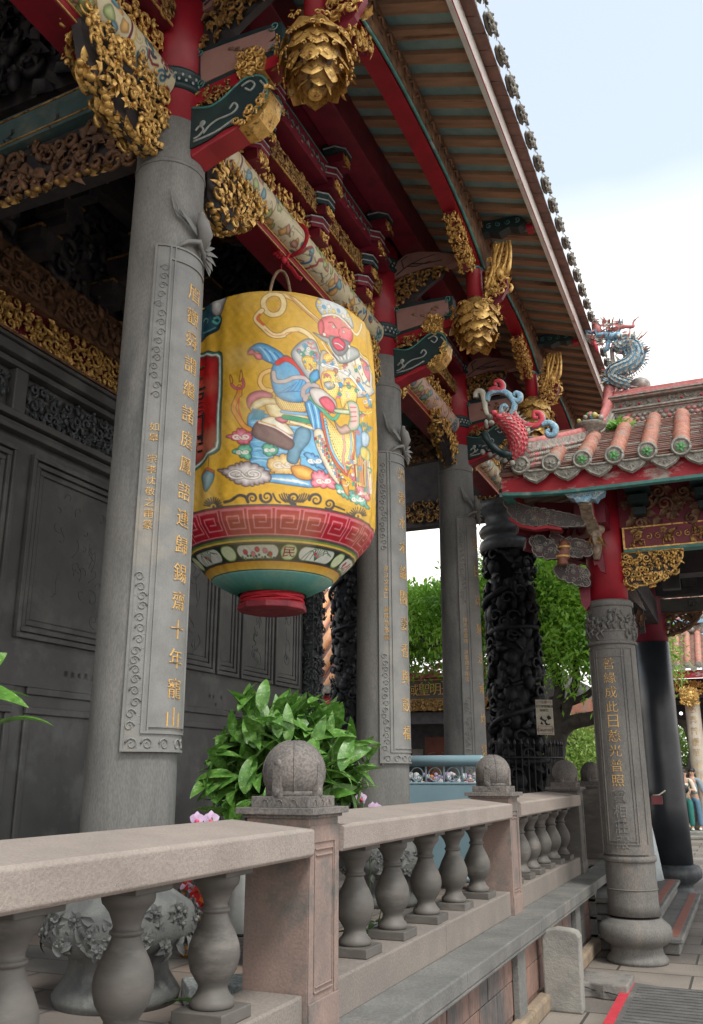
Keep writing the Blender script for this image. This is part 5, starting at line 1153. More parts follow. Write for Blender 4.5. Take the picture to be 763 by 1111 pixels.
def post(y,m,par,x=BX,w=.15,zb=.63,ptop=1.466):
    mb=MB(); mb.box(x-w,x+w,y-w,y+w,zb+.001,ptop)
    for sx,sy in ((1,0),):
        t=A_([-sy,sx,0.]); n_=A_([sx,sy,0.]); c=A_([x,y,0.])+n_*w
        def bar(u0,u1,z0,z1,d=.006): mb.obox(c+t*(u0+u1)/2+Z3*(z0+z1)/2+n_*d/2,t*(u1-u0)/2,Z3*(z1-z0)/2,n_*d/2)
        # raised border leaves a sunk panel with stepped top and foot
        z1=ptop-.03; bar(-w+.001,w-.001,zb+.001,zb+.13,.012); bar(-w+.001,-w+.045,zb+.13,z1); bar(w-.045,w-.001,zb+.13,z1); bar(-w+.045,w-.045,z1-.07,z1)
        bar(-w+.055,-w+.062,zb+.16,z1-.1,.005); bar(w-.062,w-.055,zb+.16,z1-.1,.005); bar(-w+.06,w-.06,z1-.10,z1-.092,.007); bar(-w+.07,w-.07,z1-.125,z1-.117,.007); bar(-w+.06,w-.06,zb+.155,zb+.163,.007); bar(-w+.07,w-.07,zb+.175,zb+.182,.006)
    o=mb.build('balustrade_post',m,par,bevel=.004)
    mb=MB(); e=.038; mb.box(x-w-e*.4,x+w+e*.4,y-w-e*.4,y+w+e*.4,ptop,ptop+.015); mb.box(x-w-e,x+w+e,y-w-e,y+w+e,ptop+.015,ptop+.042); mb.box(x-w+.012,x+w-.012,y-w+.012,y+w-.012,ptop+.042,ptop+.088)
    for sx,sy in ((1,0),(0,-1),(-1,0),(0,1)):
        t=A_([-sy,sx,0.]); n_=A_([sx,sy,0.]); c=A_([x,y,ptop+.05])+n_*(w-.011)
        for u in (-.07,.0,.07): mb.tube([c+t*(u+.018*math.cos(q))+Z3*.026*math.sin(q) for q in np.linspace(0,PI,7)],.0035,4)
    mb.build('post_cap',M_cap,o,bevel=.009,seg=3)
    mb=MB(); zc=ptop+.19; r=.138; mb.ball((x,y,zc),r,0,40,24)
    for k in range(4):   # leaf-shaped bands that clasp the drum ball
        a=k*PI/2+PI/4-.32; d=A_([math.cos(a),math.sin(a),0]); t=A_([-d[1],d[0],0])
        for off in (-.024,.024):
            pass
        P=[]
        for j in range(13):
            q=-.95+j*.2; P.append(A_([x,y,zc])+(d*math.cos(q)+Z3*math.sin(q))*(r+.001))
        mb.tube(P,.0035,4)
        a2=k*PI/2-.12; d=A_([math.cos(a2),math.sin(a2),0]); t=A_([-d[1],d[0],0])
        mb.obox(A_([x,y,ptop+.15])+d*(r-.012),t*.021,d*.013,Z3*.068); mb.ball(A_([x,y,ptop+.225])+d*(r-.012),(.021,.013,.021),0,10,6,ax=(t,d,Z3)); mb.ball(A_([x,y,ptop+.105])+d*(r+.001),(.019,.006,.019),0,10,6,ax=(t,d,Z3))
    mb.lathe([(.12,0),(.11,.03),(.08,.05)],(x,y,ptop+.088),24)
    mb.build('ball_finial',M_cap,o)
    return o
for y,m in zip(POSTS,(M_post,M_post,M_post,M_bal)): post(y,m,bal)
# far balustrade beyond the steps
bal2=thing('stone_balustrade',(-1.88,13,PZ),'short dark stone balustrade beyond the steps, behind the nearer grey column','balustrade')
post(12.35,M_bal,bal2,w=.19); post(13.4,M_bal,bal2)
mb=MB(); mb.box(-2.02,-1.745,12.5,16,.631,.795); mb.build('plinth_block',M_bal,bal2,bevel=.01)
mb=MB(); mb.box(-2.04,-1.71,12.5,13.25,1.315,1.42); mb.box(-2.04,-1.71,13.56,16,1.315,1.42); mb.build('handrail',M_rail,bal2,bevel=.012)
for y in (12.75,13.02,13.9,14.4,14.9,15.4):
    o=p0.copy(); COL.objects.link(o); o.parent=bal2; o.location=(0,y-bal.location.y-(bal2.location.y-bal.location.y),0)
# steps
st=thing('stone_steps',(-1.2,11,0),'worn grey stone steps with red-striped edges rising to the terrace behind the near column','steps')
for k,(z,x1) in enumerate(((.16,-.74),(.32,-.98),(.48,-1.22))):
    mb=MB(); mb.box(-1.6,x1-.04,9.72+.0*k,13.2,z-.155,z-.05); mb.box(-1.6,x1,9.66,13.25,z-.05,z+.0); o=mb.build('step',M_ledge,st,bevel=.014,seg=3)
    mb=MB(); mb.box(x1-.13,x1-.045,9.75,13.2,z-.01,z+.004); mb.build('warning_stripe',mat('worn_red_stripe',(.36,.12,.08),(.25,.11,.085),14,.8,bump=.3),o)
mb=MB(); mb.box(-1.59,-1.52,9.66,9.72,0,.545); mb.build('side_slab',M_ledge,st)
# pale standing slab and cracked kerb block
sl=thing('standing_slab',(-1.42,7.25,0),'pale lichen-grey stone slab standing upright against the terrace wall','stone slab')
mb=MB(); mb.prism([(-1.545,0),(-1.275,0),(-1.268,.50),(-1.285,.535),(-1.33,.548),(-1.44,.556),(-1.5,.54),(-1.545,.545)],(0,7.19,0),X3,Z3,Y3,.13,0); mb.build('slab',M_slab,sl,bevel=.012)
kb_=thing('kerb_block',(-1.15,7.95,0),'low cracked pale kerb stone between the upright slab and the ramp','kerb stone')
mb=MB(); mb.prism([(-1.49,7.72),(-1.36,7.70),(-1.3,7.73),(-1.2,7.69),(-1.02,7.7),(-1.02,8.16),(-1.49,8.18)],(0,0,0),X3,Y3,Z3,.11,0); mb.build('block',mat('grimy_kerb_stone',(.22,.2,.18),(.14,.13,.12),5,.9,bump=.7,bscale=40,c3=(.09,.085,.08),s3=5,p3=.55),kb_,bevel=.012)
mb=MB(); mb.tube(cr([(-1.49,7.70,.075),(-1.36,7.69,.085),(-1.28,7.72,.06),(-1.16,7.685,.055),(-1.03,7.69,.03)],False,4),.004,4); mb.build('crack',M_black,kb_)
# ribbed ramp with red edge
rp=thing('ramp_mat',(-.4,6.5,0),'dark grey ribbed ramp mat with a bright red edge at the lower right','ramp')
mb=MB(); mb.prism([(-1.04,3.2),(1.6,3.2),(1.6,7.3),(-1.08,8.17)],(0,0,.004),X3,Y3,Z3,.045,0)
k=0; y=3.3
while y<8.0:
    xr=1.6 if y<7.3 else 1.6-(y-7.3)/.87*2.6
    if xr>-.95: mb.box(-.97,xr,y,y+.045,.049,.056)
    y+=.09
mb.build('mat',mat('grey_rubber',(.13,.125,.12),(.09,.088,.085),8,.55,bump=.25,bscale=60,c3=(.2,.19,.18),s3=2,p3=.6),rp)
mb=MB(); mb.prism([(-1.045,3.2),(-.985,3.2),(-1.02,8.15),(-1.085,8.17)],(0,0,.05),X3,Y3,Z3,.01,0); mb.build('red_edge',mat('red_safety_tape',(.55,.03,.05),(.42,.025,.04),10,.7,bump=.3,c3=(.3,.1,.09),s3=12,p3=.66),rp)
# ================================================================ THE PAVILION (right)
pav=thing('roofed_porch',(-.4,11,0),'roofed porch on grey columns with orange tiles, red fascia and mosaic ridge on the right','pavilion')
c_e=stone_column(pav,-1.12,9.3,0,3.32,4.6,(.93,2.84),-1.66,'','',7,R=.228,R1=.218,flow='drum',bird=False,half=1.05,Rr=.195,border=False)
mb=MB(); Rf=lambda z:taper(z,.228,.218,.5,3.32); V,F=text_geo('善緣成此日慈光普照',.105,.0025,step=.137); V,F=wrapC(V,F,-1.12,9.3,-1.66,2.68,Rf,.016); mb.add(V,F); mb.build('inscription',M_goldt,c_e)
mb=MB(); V,F=text_geo('寶相莊嚴',.11,.004,step=.137); V,F=wrapC(V,F,-1.12,9.3,-1.66,2.68-.137*9,Rf,.016); mb.add(V,F); mb.build('inscription',M_plate,c_e)
mb=MB(); mb.lathe([(.236,.86),(.246,.87),(.246,.905),(.236,.915)],(-1.12,9.3,0),48); mb.lathe([(.233,.62),(.236,.625),(.233,.63)],(-1.12,9.3,0),48); mb.lathe([(.228,2.87),(.24,2.88),(.24,2.9),(.228,2.91)],(-1.12,9.3,0),48); mb.lathe([(.222,3.25),(.236,3.26),(.236,3.3),(.222,3.315)],(-1.12,9.3,0),48)
mb.build('collar_band',M_ecol,c_e)
mb=MB(); rng=random.Random(12)
for k in range(26):   # battle figures carved round the neck of the column
    a=k/26*2*PI+rng.uniform(-.05,.05); q=A_([math.cos(a),math.sin(a),0]); t=A_([-q[1],q[0],0]); z=3.06+rng.uniform(-.08,.08); c=A_([-1.12,9.3,z])+q*.222
    mb.ball(c,(.03,.022,.05),0,7,5,ax=(t,q,nrm(Z3+t*rng.uniform(-.6,.6)))); mb.ball(c+Z3*.065+q*.008,.019,0,7,5)
    mb.tube([c+Z3*.03,c+t*.05+q*.02,c+t*.07+Z3*rng.uniform(-.02,.09)+q*.02],[.012,.01,.007],5); mb.tube([c-Z3*.03,c-t*.03-Z3*.06+q*.02,c-t*.01-Z3*.11+q*.01],[.015,.012,.009],5)
    if k%3==0: mb.leaf(c+Z3*.05,t+Z3*.4+q*.2,q,.12,.06,.6,0)
mb.build('figure_relief',M_ecol,c_e)
c_e['label']='grey column with nine gilded characters and ball-shaped base'
mb=MB(); R=.27; mb.lathe([(.285,.42),(.275,1.2),(.262,2.5),(.25,3.55)],(-1.14,14.3,0),48); c_f=mb.build('stone_column',mat('dark_glossy_stone',(.03,.035,.042),(.018,.021,.026),3,.35,bump=.1,bscale=40),pav); c_f['label']='plain dark column'
mb=MB(); mb.lathe([(.29,0),(.3,.05),(.26,.09),(.255,.15),(.31,.19),(.385,.25),(.39,.33),(.36,.4),(.285,.42)],(-1.14,14.3,0),48); mb.build('column_base',M_wallrel,c_f)
mb=MB(); mb.lathe([(.245,3.551),(.24,4.9)],(-1.14,14.3,0),36); mb.build('lacquered_shaft',M_maroon,c_f)
# fascia boards, trim
XL=-1.93
def zf(x): return .05*max(0,(-1.2-x)/.75)**2   # the eave lifts a little towards its corner
mb=MB(); n=14; xs=[XL+(-.6-XL)*i/n for i in range(n+1)]+[.5,2,4.5]
mb.prism([(x,4.245+zf(x)) for x in xs]+[(x,4.45+zf(x)) for x in xs[::-1]],(0,8.30,0),X3,Z3,Y3,.05,0); mb.build('red_fascia',M_fasciar,pav)
mb=MB(); mb.prism([(x,4.222+zf(x)) for x in xs]+[(x,4.252+zf(x)) for x in xs[::-1]],(0,8.285,0),X3,Z3,Y3,.08,0); mb.build('teal_trim',M_tealtrim,pav)
mb=MB(); mb.box(XL,XL+.05,8.36,15.2,4.30,4.5); mb.build('red_fascia',M_fasciar,pav)
mb=MB(); mb.box(XL-.015,XL+.07,8.37,15.2,4.27,4.3); mb.build('teal_trim',M_tealtrim,pav)
def rz(y): return 4.52+(y-8.3)*(5.5-4.52)/1.7 if y<=10 else 5.5-(y-10)*.18
mb=MB()
for i in range(60):
    x=XL+.1+i*.13; p,q=A_([x,8.37,rz(8.37)-.16]),A_([x,10,rz(10)-.16]); mb.beam(p,q,.06,.06)
mb.build('rafters',M_raft,pav)
mb=MB(); mb.add([(XL,8.32,rz(8.32)-.1),(4.5,8.32,rz(8.32)-.1),(4.5,10,rz(10)-.1),(XL,10,rz(10)-.1),(XL,15.2,rz(15.2)-.1),(4.5,15.2,rz(15.2)-.1)],[(0,1,2,3),(3,2,5,4)]); mb.build('ceiling_boards',mat('faded_blue_board',(.16,.2,.22),(.1,.13,.15),5,.6,bump=.15),pav,solid=.02)
mb=MB(); mb.add([(XL,8.22,rz(8.22)-.02),(4.5,8.22,rz(8.22)-.02),(4.5,10,rz(10)),(XL,10,rz(10)),(XL,15.3,rz(15.3)),(4.5,15.3,rz(15.3))],[(0,1,2,3),(3,2,5,4)]); mb.build('roof_deck',M_tile,pav,solid=.04)
mb=MB(); rng=random.Random(40); k=0; y=8.24
while y<9.84:   # overlapping courses of pan tiles with chipped lips
    x=XL+.02
    while x<4.4:
        w=rng.uniform(.13,.16); mb.obox(A_([x+w/2,y+.05,rz(y+.05)+.012]),X3*(w/2-.003),A_([0,.06,.06*.577-.008]),A_([0,-.004,.009+rng.uniform(-.003,.003)]),rng.choice((0,0,0,0,0,1))); x+=w
    y+=.085; k+=1
mb.build('pan_tiles',[M_tile,M_drip],pav)
# barrel tiles, round end tiles, fan-shaped drip tiles
rng=random.Random(4)
x=-1.71; k=0
while x<4.3:
    yb=8.2; ye=9.85 if x>-1.1 else 8.2+.42+.9*max(0,(x+1.75))*1.2
    mb=MB(); nseg=max(3,int((ye-yb)/.14)); P=[];rad=[]
    for i in range(nseg):
        y0=yb+(ye-yb)*i/nseg; y1=yb+(ye-yb)*(i+1)/nseg
        for yy,r in ((y0,.083),(y1-.002,.073)): P.append(A_([x+rng.uniform(-.003,.003),yy,rz(yy)+.035+.03*max(0,1-(yy-8.2)/.5)*0+zf(x)])); rad.append(r)
    mb.tube(P,rad,14,0); o=mb.build('barrel_tile',M_otile,pav)
    zc=rz(8.2)+.035+zf(x); mb=MB(); mb.tube([(x,8.165,zc-.004),(x,8.203,zc)],[.094,.092],20,0); mb.tube([(x+.078*math.cos(a),8.162,zc-.004+.078*math.sin(a)) for a in np.linspace(0,2*PI,19)],.012,6,0)
    for q in range(5): a=q*2*PI/5; mb.leaf((x,8.160,zc-.004),X3*math.cos(a)+Z3*math.sin(a)-Y3*.2,-Y3,.06,.04,.5,1,k=3)
    mb.ball((x,8.157,zc-.004),.014,1,7,5); mb.build('end_disc',[M_drip,M_green if k>1 else M_drip],o)
    # drip tile to the right of this barrel
    xm=x+.147; mb=MB(); zc=rz(8.2)-.06+zf(xm)
    fan=[(-.115,.04),(.115,.04),(.125,-.01),(.09,-.05),(.05,-.075),(0,-.10),(-.05,-.075),(-.09,-.05),(-.125,-.01)]
    mb.prism([(a,b) for a,b in fan],(xm,8.2,zc),X3,Z3,-Y3,.022,0); P=[(xm+a*.84,8.172,zc+b*.8-.004) for a,b in fan[2:]]; mb.tube(P,.007,5,0)
    for q in range(7): a=PI+PI*(q+.5)/7; mb.leaf((xm,8.176,zc+.01),X3*math.cos(a)+Z3*math.sin(a)*.7-Y3*.15,-Y3,.07,.028,.3,0,k=3)
    mb.tube([(xm-.12,8.18,zc+.045),(xm-.05,8.17,zc+.025),(xm+.05,8.17,zc+.025),(xm+.12,8.18,zc+.045)],.012,6,0)
    mb.build('drip_tile',M_drip,pav); x+=.294; k+=1
# main ridge: pebbled band, flower band, cornices, red cap
mb=MB(); mb.box(-1.0,4.5,9.86,10.06,5.38,5.60); rng=random.Random(6)
rg_=mb.build('ridge_wall',M_shard,pav)
mb=MB()
xx=-.98
while xx<4.4:
    for r_ in range(3): mb.ball((xx+.03*(r_%2),9.855,5.42+r_*.05+rng.uniform(-.006,.006)),(.028,.018,.024),rng.choice((0,0,1,2)),7,5)
    xx+=.058
mb.build('pebble_band',[M_shard,M_pinkm,M_drip],rg_)
mb=MB()
for z,h_,d_ in ((5.57,.02,.03),(5.59,.02,.05),(5.72,.025,.05),(5.745,.02,.07)): mb.box(-1.0,4.5,9.86-d_,10.06+d_,z,z+h_)
mb.box(-1.0,4.5,9.89,10.03,5.60,5.72); mb.build('ridge_cornice',M_shard,rg_,bevel=.004)
mb=MB(); mb.box(-.95,4.5,9.82,10.08,5.766,5.80); mb.box(-.95,4.5,9.86,10.05,5.802,5.85); mb.build('ridge_cap',M_pinkm,rg_,bevel=.01)
mb=MB(); xx=-.88
while xx<4.4:
    c=A_([xx,9.885,5.66]); 
    for i in range(9):
        a=i*2*PI/9; mb.leaf(c,X3*math.cos(a)+Z3*math.sin(a)-Y3*.4,-Y3,.06,.035,.8,rng.choice((0,0,2)),k=3)
    mb.ball(c-Y3*.02,.016,1,6,4)
    for q in range(4): mb.leaf(c+X3*(.06+.03*q),X3*rng.uniform(-1,1)+Z3*rng.uniform(-.5,1)-Y3*.5,-Y3,.08,.035,1,2,k=3)
    xx+=rng.uniform(.17,.24)
mb.build('flower_band',[M_shard,M_pinkc,M_drip],rg_)
# hip ridge sweeping from the roof end down to the corner
hp=cr([at(662,424,Y=9.95),at(660,438,Y=9.9),at(655,452,Y=9.7),at(646,462,Y=9.4),at(630,470,Y=9.1),at(605,476,Y=8.7),at(578,481,Y=8.4),at(556,487,Y=8.25)],False,6)
mb=MB(); H0=[rz(p[1])+zf(p[0]) for p in hp]
for i in range(len(hp)-1):
    p,q=hp[i],hp[i+1]; d=nrm((q-p)*A_([1,1,0])); s_=np.cross(d,Z3)*.055
    mb.add([p-s_,p+s_,q+s_,q-s_,(p[0]-s_[0],p[1]-s_[1],H0[i]-.04),(p[0]+s_[0],p[1]+s_[1],H0[i]-.04),(q[0]+s_[0],q[1]+s_[1],H0[i+1]-.04),(q[0]-s_[0],q[1]-s_[1],H0[i+1]-.04)],[(0,1,2,3),(0,3,7,4),(1,5,6,2),(0,4,5,1),(3,2,6,7)],0)
hr=mb.build('hip_ridge',M_shard,pav)
mb=MB()
for off,r,m in ((0,.05,0),(-.055,.022,1)):
    P=[p+Z3*(off+.01) for p in hp]; mb.tube(P,[r*2.1]*5+[r*1.9]*4+[r*1.5]*4+[r]*(len(P)-13) if off==0 else r*3.1,10,m,flat=.42 if off else .7)
mb.build('hip_cap',[M_pinkm,M_drip],hr)
mb=MB(); n_=len(hp)
for i in range(2,n_-1):
    p=hp[i]; q=hp[i+1]; d=nrm((q-p)*A_([1,1,0])); s_=np.cross(d,Z3); s_=s_ if s_[1]<0 else -s_
    for j in range(2):
        for r_ in range(4):
            z=p[2]-.085-r_*.05
            if z>H0[i]-.03: mb.ball(p+(q-p)*(j/2)+s_*.055+Z3*(z-p[2]),(.026,.018,.022),rng.choice((0,0,1,2)),6,4)
mb.build('pebble_band',[M_shard,M_pinkm,M_drip],hr)
# clustered ceramic fruit on a dish
fr=at(641,462,Y=9.2); mb=MB(); mb.lathe([(.05,-.14),(.07,-.12),(.05,-.08),(.14,-.03),(.17,0),(.15,.015)],fr,20,0)
cl=[M_drip,M_shard,M_green,M_blue,M_pinkm,mat('yellow_glaze',(.5,.42,.15),(.35,.3,.1),15,.4,bump=.2)]
for k in range(26):
    a=rng.uniform(0,2*PI); q=rng.uniform(0,.14); mb.ball(fr+A_([q*math.cos(a),q*math.sin(a),.04+.09*(1-q/.15)+rng.uniform(-.01,.01)]),rng.uniform(.024,.036),rng.randrange(1,6),9,6)
mb.build('ceramic_fruit_dish',cl,pav)
# carp finial and scroll finial at the corner
cp_=[at(556,497,Y=8.2),at(562,484,Y=8.15),at(560,470,Y=8.12),at(552,460,Y=8.1),at(543,455,Y=8.08),at(535,453,Y=8.05)]
P=cr(cp_,False,4); n_=len(P); rad=[.03+.07*math.sin(PI*min(1,(i/n_)*.95+.12)) for i in range(n_)]
mb=MB(); mb.tube(P,rad,14,0,nv=-Y3)
for i in range(1,n_-4):
    t=nrm(P[min(i+1,n_-1)]-P[i-1]); 
    for j in range(12):
        a=-PI*.1+(j+.5*(i%2))*PI*1.2/11-PI*.5; u=-Y3*math.cos(a)+np.cross(t,-Y3)*math.sin(a); mb.leaf(P[i]+u*rad[i]*.95+t*.01*(j%2),-t+u*.7,u,.045,.038,.5,(i+j)%2,k=3)
cf=mb.build('carp_finial',[M_pinkc,M_pinkm],pav)
mb=MB()
for i in range(2,n_-3):
    t=nrm(P[i+1]-P[i-1]); u=nrm(np.cross(t,-Y3)); u=u if u[0]>0 else -u
    mb.leaf(P[i]+u*rad[i]*.9,u+t*.1,-Y3,.09,.018,.2,0,k=2); mb.leaf(P[i]+u*rad[i]*.9+t*.012,u-t*.2,-Y3,.08,.016,.2,0,k=2)
for k in range(7): mb.leaf(P[2]-X3*.02,-X3*(1-.1*k)-Z3*(.3-.16*k)-Y3*.1,-Y3,.16,.05,.6,0)
mb.build('fins',M_drip,cf)
mb=MB()
for k,(u,v) in enumerate(((536,448),(531,452),(541,452),(533,459))): mb.ball(at(u,v,Y=8.0),(.035,.03,.028),k%2,9,6)
mb.ball(at(528,460,Y=8.0),(.025,.03,.05),1,8,6); mb.build('carp_head',[M_pinkc,M_drip],cf)
mb=MB(); P2=cr([at(u,v,Y=8.12) for u,v in ((525,470),(532,482),(545,492),(556,494))],False,4); mb.tube(P2,[.05,.06,.06,.05]*3+[.05],8,0,flat=.7)
for k in range(8): p=P2[min(k+2,len(P2)-1)]; mb.leaf(p,-X3*.6+Z3*(.8-.2*k)-Y3*.3,-Y3,.1,.03,.6,1)
for k in range(10): mb.ball(at(520+k*4,484+k*1.5+(k%2)*5,Y=8.12),.03,k%2,7,5)
mb.build('wave_base',[M_navy,M_drip],cf)
def band_scroll(px,Y,r,m,name,par,edge=True):
    P=cr([at(u,v,Y=Y) for u,v in px],False,5); mb=MB(); n=len(P); rad=[r*(.75+.35*math.sin(PI*i/n)) for i in range(n)]
    mb.tube(P,rad,8,0,flat=.55,nv=-Y3)
    return mb
mb=MB()
q5=lambda *q:tuple((520+x/5.45,400+y/5.45) for x,y in q)
S1=[q5((-22,170),(-20,145),(0,132),(20,148),(30,200),(42,260),(70,300)),0]; S2=[q5((45,190),(60,148),(120,132),(170,150),(205,200),(198,250),(165,288),(135,262),(130,232),(150,215),(165,232)),1]
S3=[q5((175,160),(205,188),(235,185),(240,155),(215,142),(203,162)),1]; S4=[q5((58,135),(85,118),(125,128),(138,100),(120,74),(95,78),(98,102)),2]
S5=[q5((198,248),(230,300),(280,332),(340,335),(372,300),(358,264),(328,260),(325,288),(348,292)),2]; S6=[q5((368,332),(410,318),(447,345),(443,385),(412,393),(398,372),(418,362)),1]; S7=[q5((196,285),(240,340),(284,355),(274,388),(245,380)),0]
for s_ in (S1,S2,S3,S4,S5,S6,S7):
    P=cr([at(u,v,Y=8.16) for u,v in s_[0]],False,5); rad=[.028*(.6+.4*math.sin(PI*min(1,.15+i/len(P)))) for i in range(len(P))]
    mb.tube([p+Y3*.012 for p in P],[r_*1.25 for r_ in rad],8,3,flat=.28,nv=-Y3); mb.tube([p-Y3*.008 for p in P],rad,8,s_[1],flat=.3,nv=-Y3)
mb.build('scroll_finial',[M_cream,M_blue,M_pinkc,M_whitel],pav)
p_=at(672,463,Y=9.5); wd=thing('roof_weed',tuple(p_),'tuft of bright green weed growing on the tiles below the ridge end','plant'); mb=MB(); rng=random.Random(3)
for k in range(60): mb.leaf(p_+A_([rng.uniform(-.1,.1),rng.uniform(-.06,.06),-.02]),A_([rng.uniform(-1,1),rng.uniform(-.8,.2),rng.uniform(.2,1)]),-Y3+Z3*.5,rng.uniform(.08,.2),.035,rng.uniform(.2,1.2),0,k=4)
mb.build('leaves',mat('weed_leaf',(.2,.42,.04),(.1,.28,.02),8,.5,bump=0,trans=.3),wd)
# ridge-end dragon
dr=lambda x,y,Y=9.9: at(620+x/5.336,330+y/5.336,Y=Y)
mb=MB(); body_=cr([dr(330,468),dr(270,450),dr(240,420),dr(255,392),dr(300,372),dr(350,345),dr(376,300),dr(362,255),dr(325,238),dr(285,250),dr(262,285),dr(255,330),dr(262,370),dr(250,400)][:10]+[dr(262,222)],False,6)
nb=len(body_); rad=[.045+.06*math.sin(PI*min(1,.12+.75*i/nb)) for i in range(nb)]; mb.tube(body_,rad,12,0,nv=-Y3)
for i in range(1,nb-1):
    t=nrm(body_[i+1]-body_[i-1])
    for j in range(6):
        a=-1.2+j*.48; u=-Y3*math.cos(a)+nrm(np.cross(t,-Y3))*math.sin(a); mb.leaf(body_[i]+u*rad[i]*.92,-t+u*.7,u,.06,.045,.4,(i+j)%3,k=2)
rng=random.Random(71)
for k in range(150):
    i=rng.randrange(1,nb-1); u=nrm(A_([rng.uniform(-1,1),-rng.random()*.6,rng.uniform(-1,1)])); mb.leaf(body_[i]+u*rad[i]*.8,u+Z3*rng.uniform(-.3,.8),-Y3,rng.uniform(.05,.13),rng.uniform(.015,.04),rng.uniform(-.6,.9),(0,1,2,3)[k%4],k=3)
dg_=mb.build('dragon_finial',[M_blue,M_cream,M_shard,M_pinkm],pav)
mb=MB()
for i in range(1,nb-1):
    t=nrm(body_[i+1]-body_[i-1]); u=nrm(np.cross(t,-Y3)); c0=dr(300,310); u=u if np.dot(u,body_[i]-c0)>0 else -u
    mb.leaf(body_[i]+u*rad[i]*.9,u-t*.2,-Y3,.075,.02,.3,0,k=2)
for k in range(8): mb.tube([dr(205,315+k*12),dr(240,322+k*11)],.007,4,1)
mb.tube([dr(232,250),dr(240,330),dr(262,400)],[.022,.026,.03],8,0)
mb.build('spine_fringe',[M_shard,M_whitel],dg_)
mb=MB()
mb.ball(dr(235,190),(.09,.06,.05),0,12,8); mb.ball(dr(180,180),(.09,.05,.035),0,12,8); mb.ball(dr(150,150),(.05,.045,.075),1,10,7); mb.ball(dr(135,110),(.035,.04,.07),1,10,7)
mb.tube([dr(130,215),dr(140,240),dr(158,285)],[.03,.028,.01],7,3); mb.tube([dr(215,215),dr(205,265),dr(185,280)],[.03,.028,.012],7,0); mb.ball(dr(270,183,9.84),.045,0,12,8); mb.ball(dr(272,183,9.8),.02,2,8,6)
for (a,b_) in (((250,150),(200,125)),((300,130),(350,125))): mb.ball(dr((a+b_ if False else a),b_ if False else b_),.001,0,4,3) if False else None
mb.tube(cr([dr(240,150),dr(300,130),dr(355,130),dr(360,100),dr(392,72)],False,4),[.03]*5+[.022]*5+[.012]*4+[.006]*3,7,1)
for k,(ex,ey) in enumerate(((442,155),(415,148),(400,190),(395,215),(360,160),(380,235),(340,120),(300,235))):
    mb.tube(cr([dr(265,225-k*6),dr(300+6*k,215-5*k),dr((300+ex)/2+18,(225+ey)/2+12),dr(ex,ey)],False,4),[.02-.0012*i for i in range(13)],5,(1,2,4)[k%3])
for k in range(9): mb.leaf(dr(110+k*6,75+k*12),-X3*.6+Z3*.5,-Y3,.07,.016,.2,4,k=2)
for k in range(6): mb.leaf(dr(150+k*18,150-k*2),Z3,-Y3,.09,.02,.3,1,k=2)
for k in range(110):
    c=dr(rng.uniform(110,300),rng.uniform(95,235)); u=nrm(A_([rng.uniform(-1,1),-.4,rng.uniform(-.4,1)])); mb.leaf(c,u,-Y3,rng.uniform(.05,.14),rng.uniform(.02,.045),rng.uniform(-.6,1.2),rng.choice((0,1,1,2,4)),k=3)
mb.build('dragon_head',[M_blue,M_pinkm,M_cream,M_pinkc,M_drip],dg_)
mb=MB(); mb.ball(at(694,418,Y=10.1),(.12,.1,.09),0,10,7); 
for k in range(30):
    a=PI*k/29; mb.leaf(at(694,420,Y=10.05),X3*math.cos(a)+Z3*math.sin(a),-Y3,.17,.02,.2,0,k=2)
mb.build('ridge_ornament',M_shard,pav)
# eaves brackets beside the near column: painted cloud boards with pale outlines
def zb2(*p): return [(540+x/4.769,520+y/4.769) for x,y in p]
def cloud_board(px,Y,th,name,mats,line_m=1,ns=5,seed=0,r=.03):
    rng=random.Random(seed); pl=[tuple(at(u,v,Y=Y)[[0,2]]) for u,v in px]; pl=scallop(pl,.075,.02)
    mb=MB(); mb.prism(pl,(0,Y,0),X3,Z3,Y3,th,0); mb.tube([(a,Y-.004,b) for a,b in pl]+[(pl[0][0],Y-.004,pl[0][1])],.006,5,line_m)
    cx_=sum(a for a,b in pl)/len(pl); cz=sum(b for a,b in pl)/len(pl)
    for k in range(ns*5):
        a,b=rng.choice(pl); t=rng.uniform(.1,.75); c=(a+(cx_-a)*t,b+(cz-b)*t)
        if not inside(pl,*c): continue
        mb.tube([(x,Y-.004,z) for x,z in scroll2(c,r*rng.uniform(.6,1.1),rng.uniform(0,6),1.2,12,rng.choice((-1,1)))],.0035,4,line_m)
    return mb.build(name,mats,pav)
cloud_board(zb2((30,112),(90,118),(180,148),(300,165),(440,195),(450,240),(330,245),(260,228),(200,240),(120,228),(70,190)),8.62,.07,'cloud_bracket',[mat('maroon_teal_board',(.10,.06,.065),(.05,.06,.065),5,.5,bump=.1),M_drip,M_red],ns=9,seed=1)
M_bb=mat('dark_maroon_board',(.07,.03,.035),(.03,.035,.04),5,.5,bump=.1)
cloud_board(zb2((165,310),(220,290),(290,330),(325,395),(270,412),(195,390)),8.8,.07,'cloud_bracket',[M_bb,M_drip],ns=5,seed=2)
cloud_board(zb2((268,292),(310,282),(350,308),(420,312),(482,330),(485,392),(400,402),(335,372),(312,335)),8.85,.07,'cloud_bracket',[M_bb,M_drip],ns=6,seed=3)
cloud_board(zb2((290,455),(340,438),(410,450),(468,470),(474,552),(420,548),(350,522),(308,502)),8.95,.07,'cloud_bracket',[M_bb,M_drip],ns=6,seed=4)
for q in (zb2((60,195),(120,232),(200,246),(260,236),(330,250),(330,262),(250,252),(190,262),(110,245),(55,205)),):
    pl=[tuple(at(u,v,Y=8.6)[[0,2]]) for u,v in q]; mb=MB(); mb.prism(pl,(0,8.6,0),X3,Z3,Y3,.1,0); mb.build('red_bracket_edge',M_red,pav)
